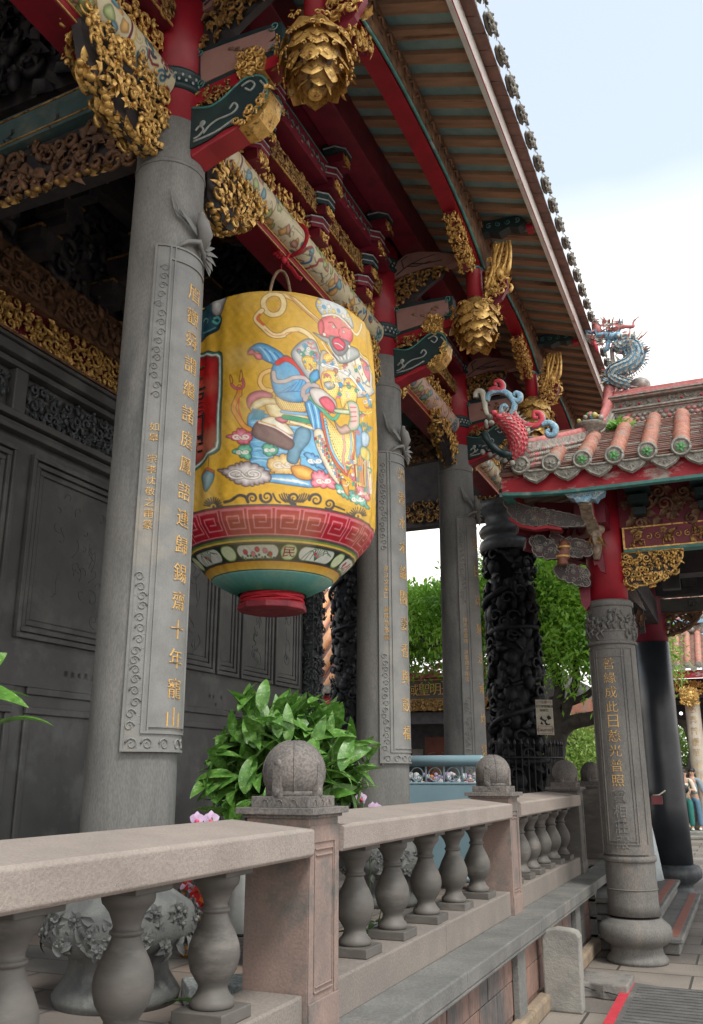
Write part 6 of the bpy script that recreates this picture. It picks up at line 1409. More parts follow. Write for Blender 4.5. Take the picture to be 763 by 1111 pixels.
for (u,v,r) in ((305,250,.085),(335,410,.07),(345,360,.06)):
    p=at(540+u/4.769,520+v/4.769,Y=8.85); mb=MB(); mb.lathe([(r*.6,-.07),(r*.85,-.05),(r*.7,-.02),(r,.0),(r*1.05,.03),(r*.7,.06),(r*.8,.08)],p,20,0); mb.lathe([(r*1.06,.005),(r*1.1,.015),(r*1.06,.025)],p,20,1); mb.build('turned_boss',[mat('ochre_maroon_boss',(.25,.1,.06),(.12,.04,.03),12,.5,bump=.1),M_goldt],pav)
mb=MB(); 
for (a,b_,w_) in (((-1.95,9.02,4.12),(-1.3,9.4,4.0),.12),((-1.75,9.0,4.3),(-1.15,9.3,4.3),.12),((-1.9,9.1,3.95),(-1.3,9.4,3.8),.1)): mb.beam(a,b_,w_,w_,0)
mb.box(-1.32,-1.02,8.75,9.1,4.02,4.24,0); mb.box(-1.9,-1.0,9.15,9.3,3.98,4.25,1); carve(mb,[(-1.85,4.0),(-1.3,4.0),(-1.3,4.22),(-1.85,4.22)],(0,9.15,0),X3,Z3,-Y3,.09,.04,random.Random(2),0)
mb.build('corner_brackets',[M_maroon,M_pink],pav)
# blue cloud cap with the long carved arm and its pendant
pl=[tuple(at(u,v,Y=8.34)[[0,2]]) for u,v in zb2((345,72),(550,44),(545,68),(520,82),(505,104),(485,98),(470,118),(430,114),(410,120),(395,98),(365,92))]; mb=MB(); mb.prism(pl,(0,8.34,0),X3,Z3,Y3,.16,0); mb.tube([(a,8.335,b) for a,b in pl]+[(pl[0][0],8.335,pl[0][1])],.007,5,1)
for k in range(6): c=at(540+(375+k*30)/4.769,520+(82-k*2)/4.769,Y=8.33); mb.tube([(x,8.333,z) for x,z in scroll2((c[0],c[2]),.024,k,1.3,12,(-1)**k)],.005,4,1)
mb.build('blue_cloud_cap',[M_blue,M_whitel],pav)
pl=lambda *q:[at(540+a/4.769,520+b/4.769,Y=Y_)for a,b,Y_ in q]
mb=MB(); P=pl((455,110,8.38),(470,190,8.6),(500,260,8.85)); 
for i in range(2): mb.beam(P[i],P[i+1],.11,.10,0,up=(0,1,0)); mb.beam(P[i]-Z3*.0+Y3*.06,P[i+1]+Y3*.06,.12,.03,1,up=(0,1,0))
mb.build('carved_arm',[mat('dull_cream_carving',(.33,.27,.2),(.16,.1,.07),22,.7,bump=.5),M_red],pav)
P=pl((503,262,8.86),(508,290,8.86),(512,330,8.88),(513,370,8.88),(513,415,8.9)); mb=MB(); mb.tube(P,[.085,.06,.055,.05,.03],12,0); mb.ball(P[0],(.1,.09,.06),0,14,8); mb.ball(P[2],(.062,.06,.04),1,12,8)
for k in range(8):
    a=k*PI/4; q=A_([math.cos(a),math.sin(a),0]); mb.leaf(P[1]+q*.04,-Z3+q*.3,q,.16,.05,-.3,(0,1)[k%2],k=3)
mb.build('turned_pendant',[MATS['dull_cream_carving'],M_goldd],pav)
P=pl((535,400,8.95),(552,480,8.95)); mb=MB(); mb.prism([tuple(at(540+a/4.769,520+b/4.769,Y=8.93)[[0,2]]) for a,b in ((500,300),(530,320),(545,380),(558,485),(535,475),(515,440),(500,445),(492,400))],(0,8.93,0),X3,Z3,Y3,.06,0); mb.build('red_brace',M_maroon,pav)
mb=MB(); mb.prism([tuple(at(u,v,Y=9.1)[[0,2]]) for u,v in ((628,637),(640,637),(641,655),(636,662),(631,655))],(0,9.1,0),X3,Z3,Y3,.08,0); mb.build('red_pendant_post',M_maroon,pav)
mb=MB()
for k in range(9): 
    y=8.55+k*.16; mb.beam((XL+.06,y,4.42),(-1.2,y+.05,4.56),.07,.05,0)
mb.build('corner_rafters',mat('pale_old_rafter',(.42,.33,.25),(.3,.22,.16),6,.7,bump=.2),pav)
# lintels right of the column: figure panel, half-round gilded panel, dark upper brackets
def zr2(*p): return [(660+x/6.534,530+y/6.534) for x,y in p]
Yl=9.2; q=[tuple(at(u,v,Y=Yl)[[0,2]]) for u,v in zr2((72,283),(673,222),(673,375),(85,437))]
xr_=4.3; z_t=q[0][1]; z_b=q[3][1]
mb=MB(); mb.box(-.92,xr_,Yl+.01,Yl+.14,z_b,z_t); rng=random.Random(31)
for a,b,c,d_ in ((-.92,xr_,z_t-.014,z_t),(-.92,xr_,z_b,z_b+.014),(-.92,-.9,z_b+.014,z_t-.014)): mb.box(a,b,Yl-.003,Yl+.01,c,d_,1)
xx=-.82
while xx<4.1:
    carve(mb,[(xx,z_b+.03),(xx+.12,z_b+.03),(xx+.12,z_t-.03),(xx,z_t-.03)],(0,Yl+.01,0),X3,Z3,-Y3,.07,.03,rng,2,mix=(.15,.15,.1,.6))
    mb.tube([(xx+.01,Yl,z_b+.02),(xx+.01,Yl,z_b+.09),(xx+.11,Yl,z_b+.09),(xx+.11,Yl,z_b+.02)],.005,4,1); 
    for s_ in (-1,1): mb.tube([(x,Yl,z) for x,z in scroll2((xx+.2+s_*.045,(z_t+z_b)/2),.035,1.5,1.2,12,s_)],.006,4,1)
    xx+=.28
mb.build('figure_panel_beam',[M_maroon,M_gold,M_goldd],pav)
mb=MB(); mb.box(-.92,xr_,Yl+.0,Yl+.16,z_b-.03,z_b-.002); mb.build('green_trim',M_tealtrim,pav)
hf=[tuple(at(u,v,Y=Yl)[[0,2]]) for u,v in zr2((75,463),(250,440),(430,428),(530,420),(525,480),(500,530),(450,585),(400,625),(330,660),(250,683),(170,690),(110,680),(95,600))]
for i,x0 in enumerate((0,2.6)):
    pl=[(a+x0,b) for a,b in hf] if i==0 else [(-a+1.55,b) for a,b in hf]
    mb=MB(); mb.prism(pl,(0,Yl+.03,0),X3,Z3,Y3,.05,1); carve(mb,pl,(0,Yl+.03,0),X3,Z3,-Y3,.06,.06,rng,0,mix=(.2,.2,.1,.5)); carve(mb,pl,(0,Yl+.08,0),X3,Z3,Y3,.09,.04,rng,0)
    mb.tube([(a,Yl+.02,b) for a,b in pl]+[(pl[0][0],Yl+.02,pl[0][1])],.012,6,0); mb.build('half_round_gilded_panel',[M_gold,M_darkw],pav)
mb=MB(); mb.box(-1.0,xr_,Yl+.03,Yl+.2,z_t+.01,4.55,0); carve(mb,[(-.9,z_t+.03),(4.2,z_t+.03),(4.2,z_t+.38),(-.9,z_t+.38)],(0,Yl+.03,0),X3,Z3,-Y3,.11,.05,rng,2,mix=(.6,.35,.05,0))
for k in range(8):
    x=-.72+k*.62
    for j in range(3): mb.box(x-.06-.03*j,x+.06+.03*j,Yl-.12-.1*j,Yl+.02,z_t+.1+.11*j,z_t+.17+.11*j,1)
mb.build('dark_bracket_frieze',[M_maroon,M_navy,M_woodc],pav)
# inner frame round the far column: grey brace, beam, pierced half-round panel
mb=MB(); mb.prism([tuple(at(u,v,Y=9.7)[[0,2]]) for u,v in zr2((100,700),(180,690),(262,860),(240,850),(150,760))],(0,9.7,0),X3,Z3,Y3,.1,0); mb.build('grey_brace',M_cap,pav)
mb=MB(); pl=[tuple(at(u,v,Y=11.5)[[0,2]]) for u,v in zr2((170,810),(240,800),(262,1020),(220,1025),(190,900))]; mb.prism(pl,(0,11.5,0),X3,Z3,Y3,.05,1); carve(mb,pl,(0,11.5,0),X3,Z3,-Y3,.09,.05,rng,0); mb.build('carved_brown_bracket',[M_woodc,M_darkw],pav)
mb=MB(); Yf=14.25; z1_=at(740,650,Y=Yf)[2]; z0_=at(740,664,Y=Yf)[2]; mb.box(-1.0,4.4,Yf-.1,Yf+.1,z0_,z1_,0)
for k in range(6): mb.tube([(x,Yf-.105,z) for x,z in scroll2((-.5+k*.5,(z0_+z1_)/2),.07,k,1.2,12)],.008,4,0)
mb.build('grey_lintel',mat('faded_grey_paint',(.12,.115,.105),(.07,.068,.065),5,.6,bump=.15),pav)
mb=MB(); hx=[tuple(at(u,v,Y=Yf)[[0,2]]) for u,v in zr2((325,890),(460,885),(655,868),(640,920),(590,975),(520,1015),(430,1040),(335,1048))]
P=[(a,Yf,b) for a,b in hx]+[(hx[0][0],Yf,hx[0][1])]; mb.tube(P,.028,6,0)
for k in range(46):
    u=rng.uniform(hx[0][0],hx[2][0]); v=rng.uniform(hx[-1][1],hx[2][1])
    if inside(hx,u,v):
        mb.tube([(x,Yf,z) for x,z in scroll2((u,v),rng.uniform(.05,.09),rng.uniform(0,6),1.0,10,rng.choice((-1,1)))],.017,5,0)
for k in range(7): a=hx[0]; b=hx[3+k%5]; mb.tube([(a[0]+.1*k,Yf,a[1]),(b[0],Yf,b[1])],.012,5,0)
mb.build('pierced_half_round_panel',M_woodc,pav)
mb=MB(); mb.box(-1.0,4.4,Yf-.15,Yf+.12,z1_+.05,4.6,0); mb.box(-1.0,4.4,11.2,11.5,3.95,4.4,0); mb.box(-1.3,-1.0,9.5,14.3,3.8,4.15,0)
for k in range(6): mb.box(-.6+k*.5,-.4+k*.5,Yf-.3,Yf-.1,z1_+.14,z1_+.3,0); mb.box(-.7+k*.6,-.5+k*.6,11.05,11.2,3.75,4.0,0)
mb.build('inner_beams',M_darkw,pav)
# ================================================================ BEHIND: far hall left, far hall right, trees
def tiled_roof(par,x0,x1,ye,ze,yr,zr,step,r,mt=M_otile,discs=True):
    mb=MB(); mb.add([(x0,ye,ze),(x1,ye,ze),(x1,yr,zr),(x0,yr,zr)],[(0,1,2,3)],0); mb.build('roof_deck',M_tile,par,solid=.05)
    mb=MB(); x=x0+step/2; dn=MB(); rng=random.Random(int(x0*10))
    while x<x1:
        n=6; P=[];rad=[]
        for i in range(n):
            for t,rr in ((i/n,r),((i+1)/n-.01,r*.9)): P.append((x,ye+(yr-ye)*t,ze+(zr-ze)*t+r*.4)); rad.append(rr)
        mb.tube(P,rad,8,0); 
        if discs:
            mb.ball((x,ye-.02,ze+r*.4),(r*1.05,.03,r*1.05),1,10,6); dn.prism([(-step*.4,.03),(step*.4,.03),(step*.25,-step*.3),(0,-step*.48),(-step*.25,-step*.3)],(x+step/2,ye,ze-.02),X3,Z3,-Y3,.03,0)
        x+=step
    mb.build('barrel_tiles',[mt,M_drip],par); 
    if discs: dn.build('drip_tiles',M_drip,par)
fl=thing('far_hall',(-9,25,0),'distant hall with dark gold-lettered signboard and red-brown door, seen between two columns','temple')
mb=MB(); mb.box(-14,-4.5,25.2,32,0,4.4); mb.build('wall',M_darkw,fl)
mb=MB(); mb.box(-10.4,-6.2,23.95,24.05,3.62,4.14,0); mb.box(-10.45,-6.15,23.93,23.96,4.12,4.16,1); mb.box(-10.45,-6.15,23.93,23.96,3.6,3.63,1); sb=mb.build('signboard',[mat('umber_signboard',(.09,.075,.065),(.06,.05,.045),4,.5,bump=.1),M_goldd],fl)
V,F=text_geo('域聖明光',.36,.01,False,.33); x0_=at(449,755,Y=24)[0]; mb=MB(); mb.add([(x0_+x,23.93-z,3.88+y) for x,y,z in V],F); mb.build('lettering',M_goldt,sb)
mb=MB(); mb.box(-11,-5.5,23.9,24.4,4.2,4.32,0); mb.box(-11,-5.5,23.8,24.4,3.3,3.58,1); carve(mb,[(-11,3.32),(-5.5,3.32),(-5.5,3.56),(-11,3.56)],(0,23.8,0),X3,Z3,-Y3,.12,.06,random.Random(2),1); mb.box(-11,-5.5,23.85,24.3,2.95,3.25,2); carve(mb,[(-11,4.25),(-5.5,4.25),(-5.5,4.6),(-11,4.6)],(0,23.9,0),X3,Z3,-Y3,.2,.1,random.Random(2),0); mb.build('beams',[M_pinkm,M_goldd,M_darkw],fl)
mb=MB(); mb.box(-8.22,-7.45,24.5,24.6,.6,2.62,0); mb.box(-7.42,-7.3,24.4,24.6,.4,2.5,1); mb.box(-8.6,-8.3,24.5,24.6,1.9,2.3,2)
dd=mb.build('door_leaf',[mat('red_brown_door',(.16,.045,.03),(.1,.03,.022),5,.5,bump=.1),M_cream,M_cap],fl)
mb=MB(); cx0=-7.83
mb.ball((cx0,24.49,1.5),(.2,.02,.42),0,12,8); mb.ball((cx0,24.48,2.02),(.1,.02,.12),0,10,7)
for s_ in (-1,1):
    mb.tube(cr([(cx0+s_*.1,24.49,2.2),(cx0+s_*.3,24.49,2.15),(cx0+s_*.32,24.49,1.9),(cx0+s_*.25,24.49,1.8)],False,4),.018,5,0); mb.tube(cr([(cx0+s_*.15,24.49,1.7),(cx0+s_*.33,24.49,1.4),(cx0+s_*.3,24.49,1.0)],False,4),.02,5,0)
mb.build('painted_guardian',M_woodc,dd)
mb=MB(); mb.box(-14,-4.5,23.6,33,0,.35); mb.build('plinth',M_ledge,fl)
tiled_roof(fl,-14,-4.5,23.2,4.75,28.5,7.3,.34,.11)
mb=MB(); mb.box(-14,-4.5,28.4,28.7,7.2,7.7); mb.build('roof_ridge',M_shard,fl)
# orange roof seen between the wall end and the inner dragon column (a long side gallery whose slope faces the court)
sg_=thing('side_gallery',(-10,19,0),'side gallery with a bright orange tile roof glimpsed right of the wall end','temple')
mb=MB(); mb.box(-13,-7.7,17.4,21,0,3.3); mb.build('wall',M_wallrel,sg_)
tiled_roof(sg_,-13,-7.4,17,3.3,20.6,6.2,.36,.12,mat('bright_orange_tile',(.72,.36,.16),(.6,.27,.12),5,.5,bump=.15,c3=(.6,.3,.3),s3=3,p3=.6))  # gallery tiles have a brighter orange base colour than the other roofs
mb=MB(); mb.box(-13,-7.45,17.15,17.25,2.95,3.2); mb.build('red_fascia',M_fasciar,sg_)
# far right hall
fr_=thing('far_hall',(1.5,29,0),'far courtyard hall with orange tiles, brick wall, octagonal window and pale gold-lettered column','temple')
mb=MB(); mb.box(-4,9,26.6,36,0,.17); mb.box(-4,9,26.2,26.6,0,.08); mb.build('plinth',M_slab,fr_,bevel=.02)
oc=at(741,810,Y=31); mb=MB(); R8=.62
ring=[(oc[0]-.25+R8*.8*math.cos(PI/8+k*PI/4),oc[2]+R8*1.35*math.sin(PI/8+k*PI/4)) for k in range(8)]
outer=[(9,.17),(9,4.3),(-4,4.3),(-4,.17)]
# wall with an octagonal hole: fan of quads
ang=lambda p:math.atan2(p[1]-oc[2],p[0]-(oc[0]-.25))
ow=[(9,oc[2]),(9,4.3),(oc[0]-.25,4.3),(-4,4.3),(-4,oc[2]),(-4,.17),(oc[0]-.25,.17),(9,.17)]; rs=sorted(ring,key=lambda p:(ang(p)+2*PI-PI/8+.01)%(2*PI))
ri=[(oc[0]-.25+R8*.8*math.cos(k*PI/4),oc[2]+R8*1.35*math.sin(k*PI/4)) for k in range(8)]
vs=[(a,31,b) for a,b in ow]+[(a,31,b) for a,b in ri]+[(a,31.25,b) for a,b in ri]
mb.add(vs,[(i,(i+1)%8,8+(i+1)%8,8+i) for i in range(8)]+[(8+i,8+(i+1)%8,16+(i+1)%8,16+i) for i in range(8)]); wl=mb.build('brick_wall',M_brickw,fr_)
mb=MB(); mb.tube([(a,30.98,b) for a,b in ri]+[(ri[0][0],30.98,ri[0][1])],.05,6,0); mb.tube([(oc[0]-.25,31.05,oc[2]-.8),(oc[0]-.25,31.05,oc[2]+.8)],.025,5,0); mb.build('octagonal_window_frame',M_cap,wl)
mb=MB(); mb.box(-4,9,28.0,28.3,3.75,4.2,0); mb.box(-4,9,28.1,31,3.9,4.3,0); mb.box(-4,9,30.9,30.96,3.3,3.75,0)
for x,z in ((-1.95,3.75),(-1.72,3.5),(-1.35,3.5),(-.9,3.5)):
    pass
o=mb.build('dark_beams',M_darkw,fr_)
mb=MB(); 
for u,v in ((724,766),(730,774),(739,774)):
    p=at(u,v,Y=28.2); mb.ball(p,.05,0,8,6)
m_l=bpy.data.materials.new('lit_bulb'); m_l.use_nodes=True; m_l.node_tree.nodes['Principled BSDF'].inputs['Emission Color'].default_value=(1,.95,.85,1); m_l.node_tree.nodes['Principled BSDF'].inputs['Emission Strength'].default_value=1.2; mb.build('ceiling_lamp',m_l,fr_)
xc_b=at(763,885,Y=27.6)[0]+.02; mb=MB(); mb.lathe([(.3,0),(.3,.1),(.22,.2),(.21,.3),(.2,3.6)],(xc_b,27.6,.17),24,0); cF=mb.build('stone_column',mat('pale_column_stone',(.42,.36,.29),(.33,.28,.225),6,.8,bump=.2),fr_)
V,F=text_geo('慈雲普護萬家春暖',.2,.004,step=.3); V,F=wrapC(V,F,xc_b,27.6,-PI/2-.05,3.4,lambda z:.2,.004); mb=MB(); mb.add(V,F); mb.build('inscription',M_goldt,cF)
mb=MB(); carve(mb,[(-3,3.8),(5,3.8),(5,4.25),(-3,4.25)],(0,27.9,0),X3,Z3,-Y3,.14,.1,random.Random(3),0); mb.ball((xc_b-.05,27.4,3.75),(.26,.22,.24),0,10,8); carve(mb,[(xc_b-.3,3.5),(xc_b+.2,3.5),(xc_b+.2,4),(xc_b-.3,4)],(0,27.25,0),X3,Z3,-Y3,.1,.1,random.Random(5),0); mb.build('gilded_frieze',M_gold,fr_)
mb=MB(); mb.prism([(-3.2,4.22),(5,4.28),(5,4.5),(-3.2,4.44)],(0,27.2,0),X3,Z3,Y3,.08,0); mb.build('red_fascia',M_fasciar,fr_)
tiled_roof(fr_,-3.2,5,27.1,4.55,28.6,5.75,.30,.1,M_otile)
mb=MB(); mb.box(-3.2,5,28.5,28.9,5.6,6.2,0); rng=random.Random(33)
for k in range(420):
    x=rng.uniform(-3.2,3); z=5.6+1.5*rng.random()**1.4; y=28.45+rng.uniform(-.1,.15)
    if rng.random()<.5: mb.ball((x,y,z),(rng.uniform(.04,.11),.07,rng.uniform(.04,.1)),rng.choice((0,0,0,1,2,3)),6,4)
    else: mb.leaf((x,y,z),A_([rng.uniform(-1,1),-.4,rng.uniform(-.3,1)]),-Y3,rng.uniform(.15,.3),.08,rng.uniform(.5,2),rng.choice((0,0,1,2,3,4)),k=4)
mb.build('ridge_figures',[M_drip,M_shard,M_blue,M_pinkm,M_cream],fr_)
tiled_roof(fr_,-3.2,6,28.9,5.9,31.5,8.0,.32,.1,M_otile,False)
mb=MB(); mb.box(-2.6,5,28.3,28.36,5.95,6.05); mb.build('blue_ridge_strip',M_blue,fr_)
# side hall glimpsed under the tree
sh=thing('side_pavilion',(-4.2,27,0),'pale carved side pavilion glimpsed under the tree branch','pavilion')
mb=MB(); q0=at(636,870,Y=27); q1=at(655,780,Y=27); mb.box(q0[0],-2.2,27,28,0,q1[2],0); carve(mb,[(q0[0],.5),(-2.2,.5),(-2.2,q1[2]),(q0[0],q1[2])],(0,27,0),X3,Z3,-Y3,.2,.1,random.Random(6),0); mb.build('carved_wall',M_drip,sh)
mb=MB(); q2=at(626,768,Y=26.5); mb.box(q2[0]-.4,-2.0,26.5,28,q2[2]-.3,q2[2]+.25,0); mb.build('roof',M_otile,sh)
mb=MB(); q3=at(632,800,Y=26.4); mb.prism([(-.25,.5),(.2,.5),(.25,-.5),(.05,-.45),(-.2,-.1)],(q3[0]+.1,26.4,q3[2]+.2),X3,Z3,Y3,.06,0); mb.build('gilded_bracket',M_woodc,sh)
# ---------------------------------------------------------------- trees
def leaves_mesh(name,centres,parent,matl,per=900,lsize=.09,seed=1,spray=7):
    R=np.random.RandomState(seed); allv=[]
    for (c,r,n) in centres:
        c=A_(c,float); ns=n
        # clump twigs on and in an uneven ellipsoid
        d=R.normal(size=(ns,3)); d/=np.linalg.norm(d,axis=1)[:,None]; rad=(R.rand(ns)**.45)[:,None]*(1+.25*np.sin(d[:,:1]*7+d[:,1:2]*5))
        tw=c+d*rad*A_(r)
        for s in range(spray):
            # leaflets along a drooping twig
            dirs=d*A_([1,1,.5])+R.normal(size=(ns,3))*.5; dirs/=np.linalg.norm(dirs,axis=1)[:,None]
            dirs[:,2]-=.25
            t=(s+.5)/spray; p=tw+dirs*(t*lsize*5)+A_([0,0,-1])*(t*t*lsize*1.6)
            sd=np.cross(dirs,R.normal(size=(ns,3))); sd/=np.linalg.norm(sd,axis=1)[:,None]+1e-9
            ax=dirs+sd*(1.2 if s%2 else -1.2); ax/=np.linalg.norm(ax,axis=1)[:,None]; w=np.cross(ax,sd+R.normal(size=(ns,3))*.4); w/=np.linalg.norm(w,axis=1)[:,None]+1e-9
            L=lsize*(.7+.8*R.rand(ns,1)); W=L*.17
            q=np.stack([p,p+ax*L*.5+w*W,p+ax*L,p+ax*L*.5-w*W],1); allv.append(q)
    v=np.concatenate(allv).reshape(-1,3); off=A_(root_loc(parent)); v=(v-off).astype(np.float32); nq=len(v)//4
    me=bpy.data.meshes.new(name); me.vertices.add(len(v)); me.vertices.foreach_set('co',v.ravel()); me.loops.add(len(v)); me.loops.foreach_set('vertex_index',np.arange(len(v),dtype=np.int32))
    me.polygons.add(nq); me.polygons.foreach_set('loop_start',np.arange(0,len(v),4,dtype=np.int32)); me.polygons.foreach_set('loop_total',np.full(nq,4,dtype=np.int32)); me.update(calc_edges=True); me.materials.append(matl)
    o=bpy.data.objects.new(name,me); COL.objects.link(o); o.parent=parent; return o
tr=thing('courtyard_tree',(-5.0,19,0),'green broadleaf courtyard tree with dark crooked trunk behind the black dragon column','tree')
Yt=18.5; T=lambda u,v,Y=Yt: at(u,v,Y=Y)
mb=MB(); rng=random.Random(3)
def limb(pts,r0,r1,n=5):
    P=cr(pts,False,n); k=len(P); P=[p+A_([rng.uniform(-.02,.02)]*3) for p in P]; mb.tube(P,[r0+(r1-r0)*i/k for i in range(k)],9,0)
base=T(606,875); base[2]=0
limb([base,T(604,850),T(602,815),T(606,790),T(600,770)],.24,.17); limb([T(604,800),T(618,785),T(640,780),T(652,772),T(665,745)],.17,.1); limb([T(600,780),T(580,750),T(548,700),T(545,660),T(530,620)],.15,.04); limb([T(602,775),T(606,740),T(590,690),T(596,650),T(585,610)],.13,.03)
limb([T(606,790),T(625,740),T(622,700),T(634,660)],.11,.03); limb([T(652,772),T(655,730),T(640,690)],.08,.03); limb([T(548,700),T(510,690),T(470,700),T(455,690)],.08,.03); limb([T(598,760),T(618,762),T(640,752),T(652,735)],.09,.05)
mb.build('trunk',M_bark,tr)
cen=[((462,655),.8,.35),((500,662),.6,.4),((530,640),1.0,.8),((560,625),1.0,.7),((590,640),.9,.7),((612,665),.8,.8),((560,680),.9,.7),((600,690),.7,.5),((632,685),.7,.6),((645,650),.8,.8),((590,610),.8,.45),((530,695),.7,.6),((470,655),.7,.35),((620,630),.7,.5),((655,690),.8,1.)]
C_=[]
for (px,r,rz_) in cen: C_.append((T(px[0],px[1],Yt+rng.uniform(-.8,.8)),(r,r*1.1,rz_*.75),430))
leaves_mesh('crown',C_,tr,M_leaft,seed=2,lsize=.12)
mb=MB(); rng=random.Random(8)
tr2=thing('courtyard_tree',(-8.5,21,0),'bright green tree hanging beside the far signboard, seen between the second and third columns','tree')
mb=MB(); mb.tube([(-8.6,21,0),(-8.5,21,2),(-8.3,20.8,4),(-8.0,20.6,5.5)],[.22,.18,.13,.06],9); mb.build('trunk',M_bark,tr2)
T2=lambda u,v: at(u,v,Y=20.5); C_=[]
for (u,v,r,rz_) in ((452,655,.9,.35),(440,672,.8,.4),(470,662,.8,.35),(450,684,.5,.22),(478,682,.4,.2),(462,696,.22,.12),(425,672,.8,.4),(490,660,.8,.35)): C_.append((T2(u,v),(r,r,rz_),520 if r>.4 else 90))
leaves_mesh('crown',C_,tr2,M_leaft,seed=5,lsize=.13)
bs=thing('yellow_green_bush',(-5.2,26,0),'small bright yellow-green bush seen under the tree branch','bush')
M_leafb=mat('bright_bush_leaf',(.3,.42,.09),(.2,.34,.06),2,.5,bump=0,trans=.35)  # yellow-green leaf colour shared by the bushes
mb=MB(); q=at(626,830,Y=25.5); mb.tube([(q[0],25.5,0),(q[0],25.5,q[2])],.05,6); mb.build('trunk',M_bark,bs)
leaves_mesh('crown',[(at(626,815,Y=25.5),(.9,.8,.8),500),(at(630,850,Y=25.5),(.9,.8,.6),300),(at(615,845,Y=25.5),(.8,.8,.6),200)],bs,M_leafb,seed=6,lsize=.13)
bs3=thing('garden_bush',(-1.8,34,0),'green bush seen through the octagonal window of the far brick wall','bush')
mb=MB(); mb.tube([(-1.8,34,0),(-1.8,34,2.2)],.08,6); mb.build('trunk',M_bark,bs3)
leaves_mesh('crown',[((-1.9,34,1.8),(1.6,.6,1.8),1500)],bs3,M_leafb,seed=16,lsize=.16)
bs2=thing('roof_shrub',(-1.6,24,0),'leafy green shrub rising beside the pierced panel behind the dark column','bush')
mb=MB(); mb.tube([(-2.2,24,0),(-2.0,24,3),(-1.9,24,4.4)],[.07,.05,.03],6); mb.build('trunk',M_bark,bs2)
leaves_mesh('crown',[(at(718,702,Y=24),(.3,.3,.22),120),(at(722,728,Y=24),(.18,.2,.22),60)],bs2,M_leafb,seed=7,lsize=.1)
# ---------------------------------------------------------------- potted foliage
def potted(name,cen,rad,n,loc,label,seed,floor=PZ,L=(.16,.27),Wf=(.29,.38)):
    rng=random.Random(seed); t=thing(name,loc,label,'potted plant'); cx_,cy_,cz=cen
    mb=MB(); h=cz-.42*rad-floor; mb.lathe([(.001,0),(.16,0),(.17,.03),(.2,h*.5),(.22,h-.03),(.235,h),(.2,h),(.19,h-.04),(.001,h-.04)],(cx_,cy_,floor),32); mb.build('pot',mat('brown_glazed_pot',(.12,.06,.04),(.07,.035,.025),5,.3,bump=.1),t)
    lf=MB(); sm=MB(); base=A_([cx_,cy_,floor+h-.05])
    for k in range(n):
        a=rng.uniform(0,2*PI); e=math.asin(min(1,max(-.42,rng.uniform(-.42,1.0)))); q=rng.uniform(.62,1.0)
        d=A_([math.cos(a)*math.cos(e),math.sin(a)*math.cos(e),math.sin(e)]); lump=1+.13*math.sin(a*3+seed)+.1*math.sin(e*5+a*2)
        tip=A_(cen)+d*rad*q*A_([1,1.0,1.0])*lump
        LL=rng.uniform(*L); out=nrm(d+A_([0,0,.55])+A_([rng.uniform(-.35,.35) for _ in range(3)])); st_=tip-out*LL*.6
        mid=base+(st_-base)*.5+A_([0,0,.05]); sm.tube(cr([base+A_([rng.uniform(-.06,.06),rng.uniform(-.06,.06),0]),mid,st_],False,4),.0035,4,0)
        nn=nrm(A_([0,0,.9])+d*rng.uniform(.5,1.2)+A_([rng.uniform(-.45,.45) for _ in range(3)])); out=nrm(Z3*rng.uniform(-.1,1.1)+d*rng.uniform(.3,1.1)+A_([rng.uniform(-.5,.5) for _ in range(3)])); st_=tip-out*LL*.6
        lf.leaf(st_,out,nn,LL,LL*rng.uniform(*Wf),rng.uniform(.3,1.3),rng.choice((0,0,1)),k=9,sh=.75,keel=.12,roll=rng.uniform(-.4,.4))
    lf.build('foliage',[M_leafp,mat('pale_houseplant_leaf',(.12,.26,.04),(.05,.15,.02),34,.4,bump=.15,trans=.2,c3=(.22,.36,.12),s3=30,p3=.55)],t); sm.build('stems',mat('green_stem',(.07,.16,.03),(.05,.11,.02),20,.5,bump=0),t)
    return t
potted('potted_plant',(-2.5,4.85,1.66),.46,620,(-2.5,4.85,PZ),'big bushy potted plant with pointed glossy leaves behind the nearest ball-topped post',1)
potted('potted_plant',(-2.45,2.0,1.86),.33,110,(-2.45,2.0,PZ),'potted plant of broad glossy leaves poking in at the left edge',5,L=(.24,.33),Wf=(.42,.5))
# orchids behind the rail
def orchid(px,py,X,label,seed,bud=False):
    rng=random.Random(seed); p=at(px,py,X=X); t=thing('orchid',(p[0],p[1],PZ),label,'orchid','orchids along the balustrade')
    mb=MB(); mb.lathe([(.001,0),(.05,0),(.065,.12),(.055,.12),(.001,.11)],(p[0],p[1],PZ),16); mb.build('pot',M_white,t)
    mb=MB(); mb.tube(cr([(p[0],p[1],PZ+.1),(p[0]+.05,p[1]+.02,(PZ+p[2])/2),(p[0]+.01,p[1],p[2]-.02),(p[0]-.02,p[1]+.03,p[2]+.01)],False,6),.0035,5); 
    for k in range(4): mb.leaf((p[0],p[1],PZ+.1),A_([math.cos(k*1.6),math.sin(k*1.6),.6]),Z3,.22,.06,1.0,0,k=5)
    mb.build('stem',MATS['green_stem'],t)
    mb=MB(); view=nrm(CC-p)
    for (ox,oz,s_) in ((0,0,1),(.07,-.05,.8)) if not bud else ((0,0,1),(-.06,.0,.9)):
        c=p+A_([ox*_r[0],ox*_r[1],oz]); u=_r; w=nrm(np.cross(view,u))
        for k in range(5):
            a=PI/2+k*2*PI/5; mb.leaf(c,u*math.cos(a)+w*math.sin(a)+view*.12,view,.038*s_,.042*s_ if k in(1,4) else .03*s_,.4,0,k=5,sh=.8,keel=.03)
        mb.ball(c+view*.01-w*.01,.011,1,8,6)
    mb.build('flowers',[M_orchid,mat('magenta_lip',(.6,.06,.12),(.5,.04,.1),30,.5,bump=0)],t)
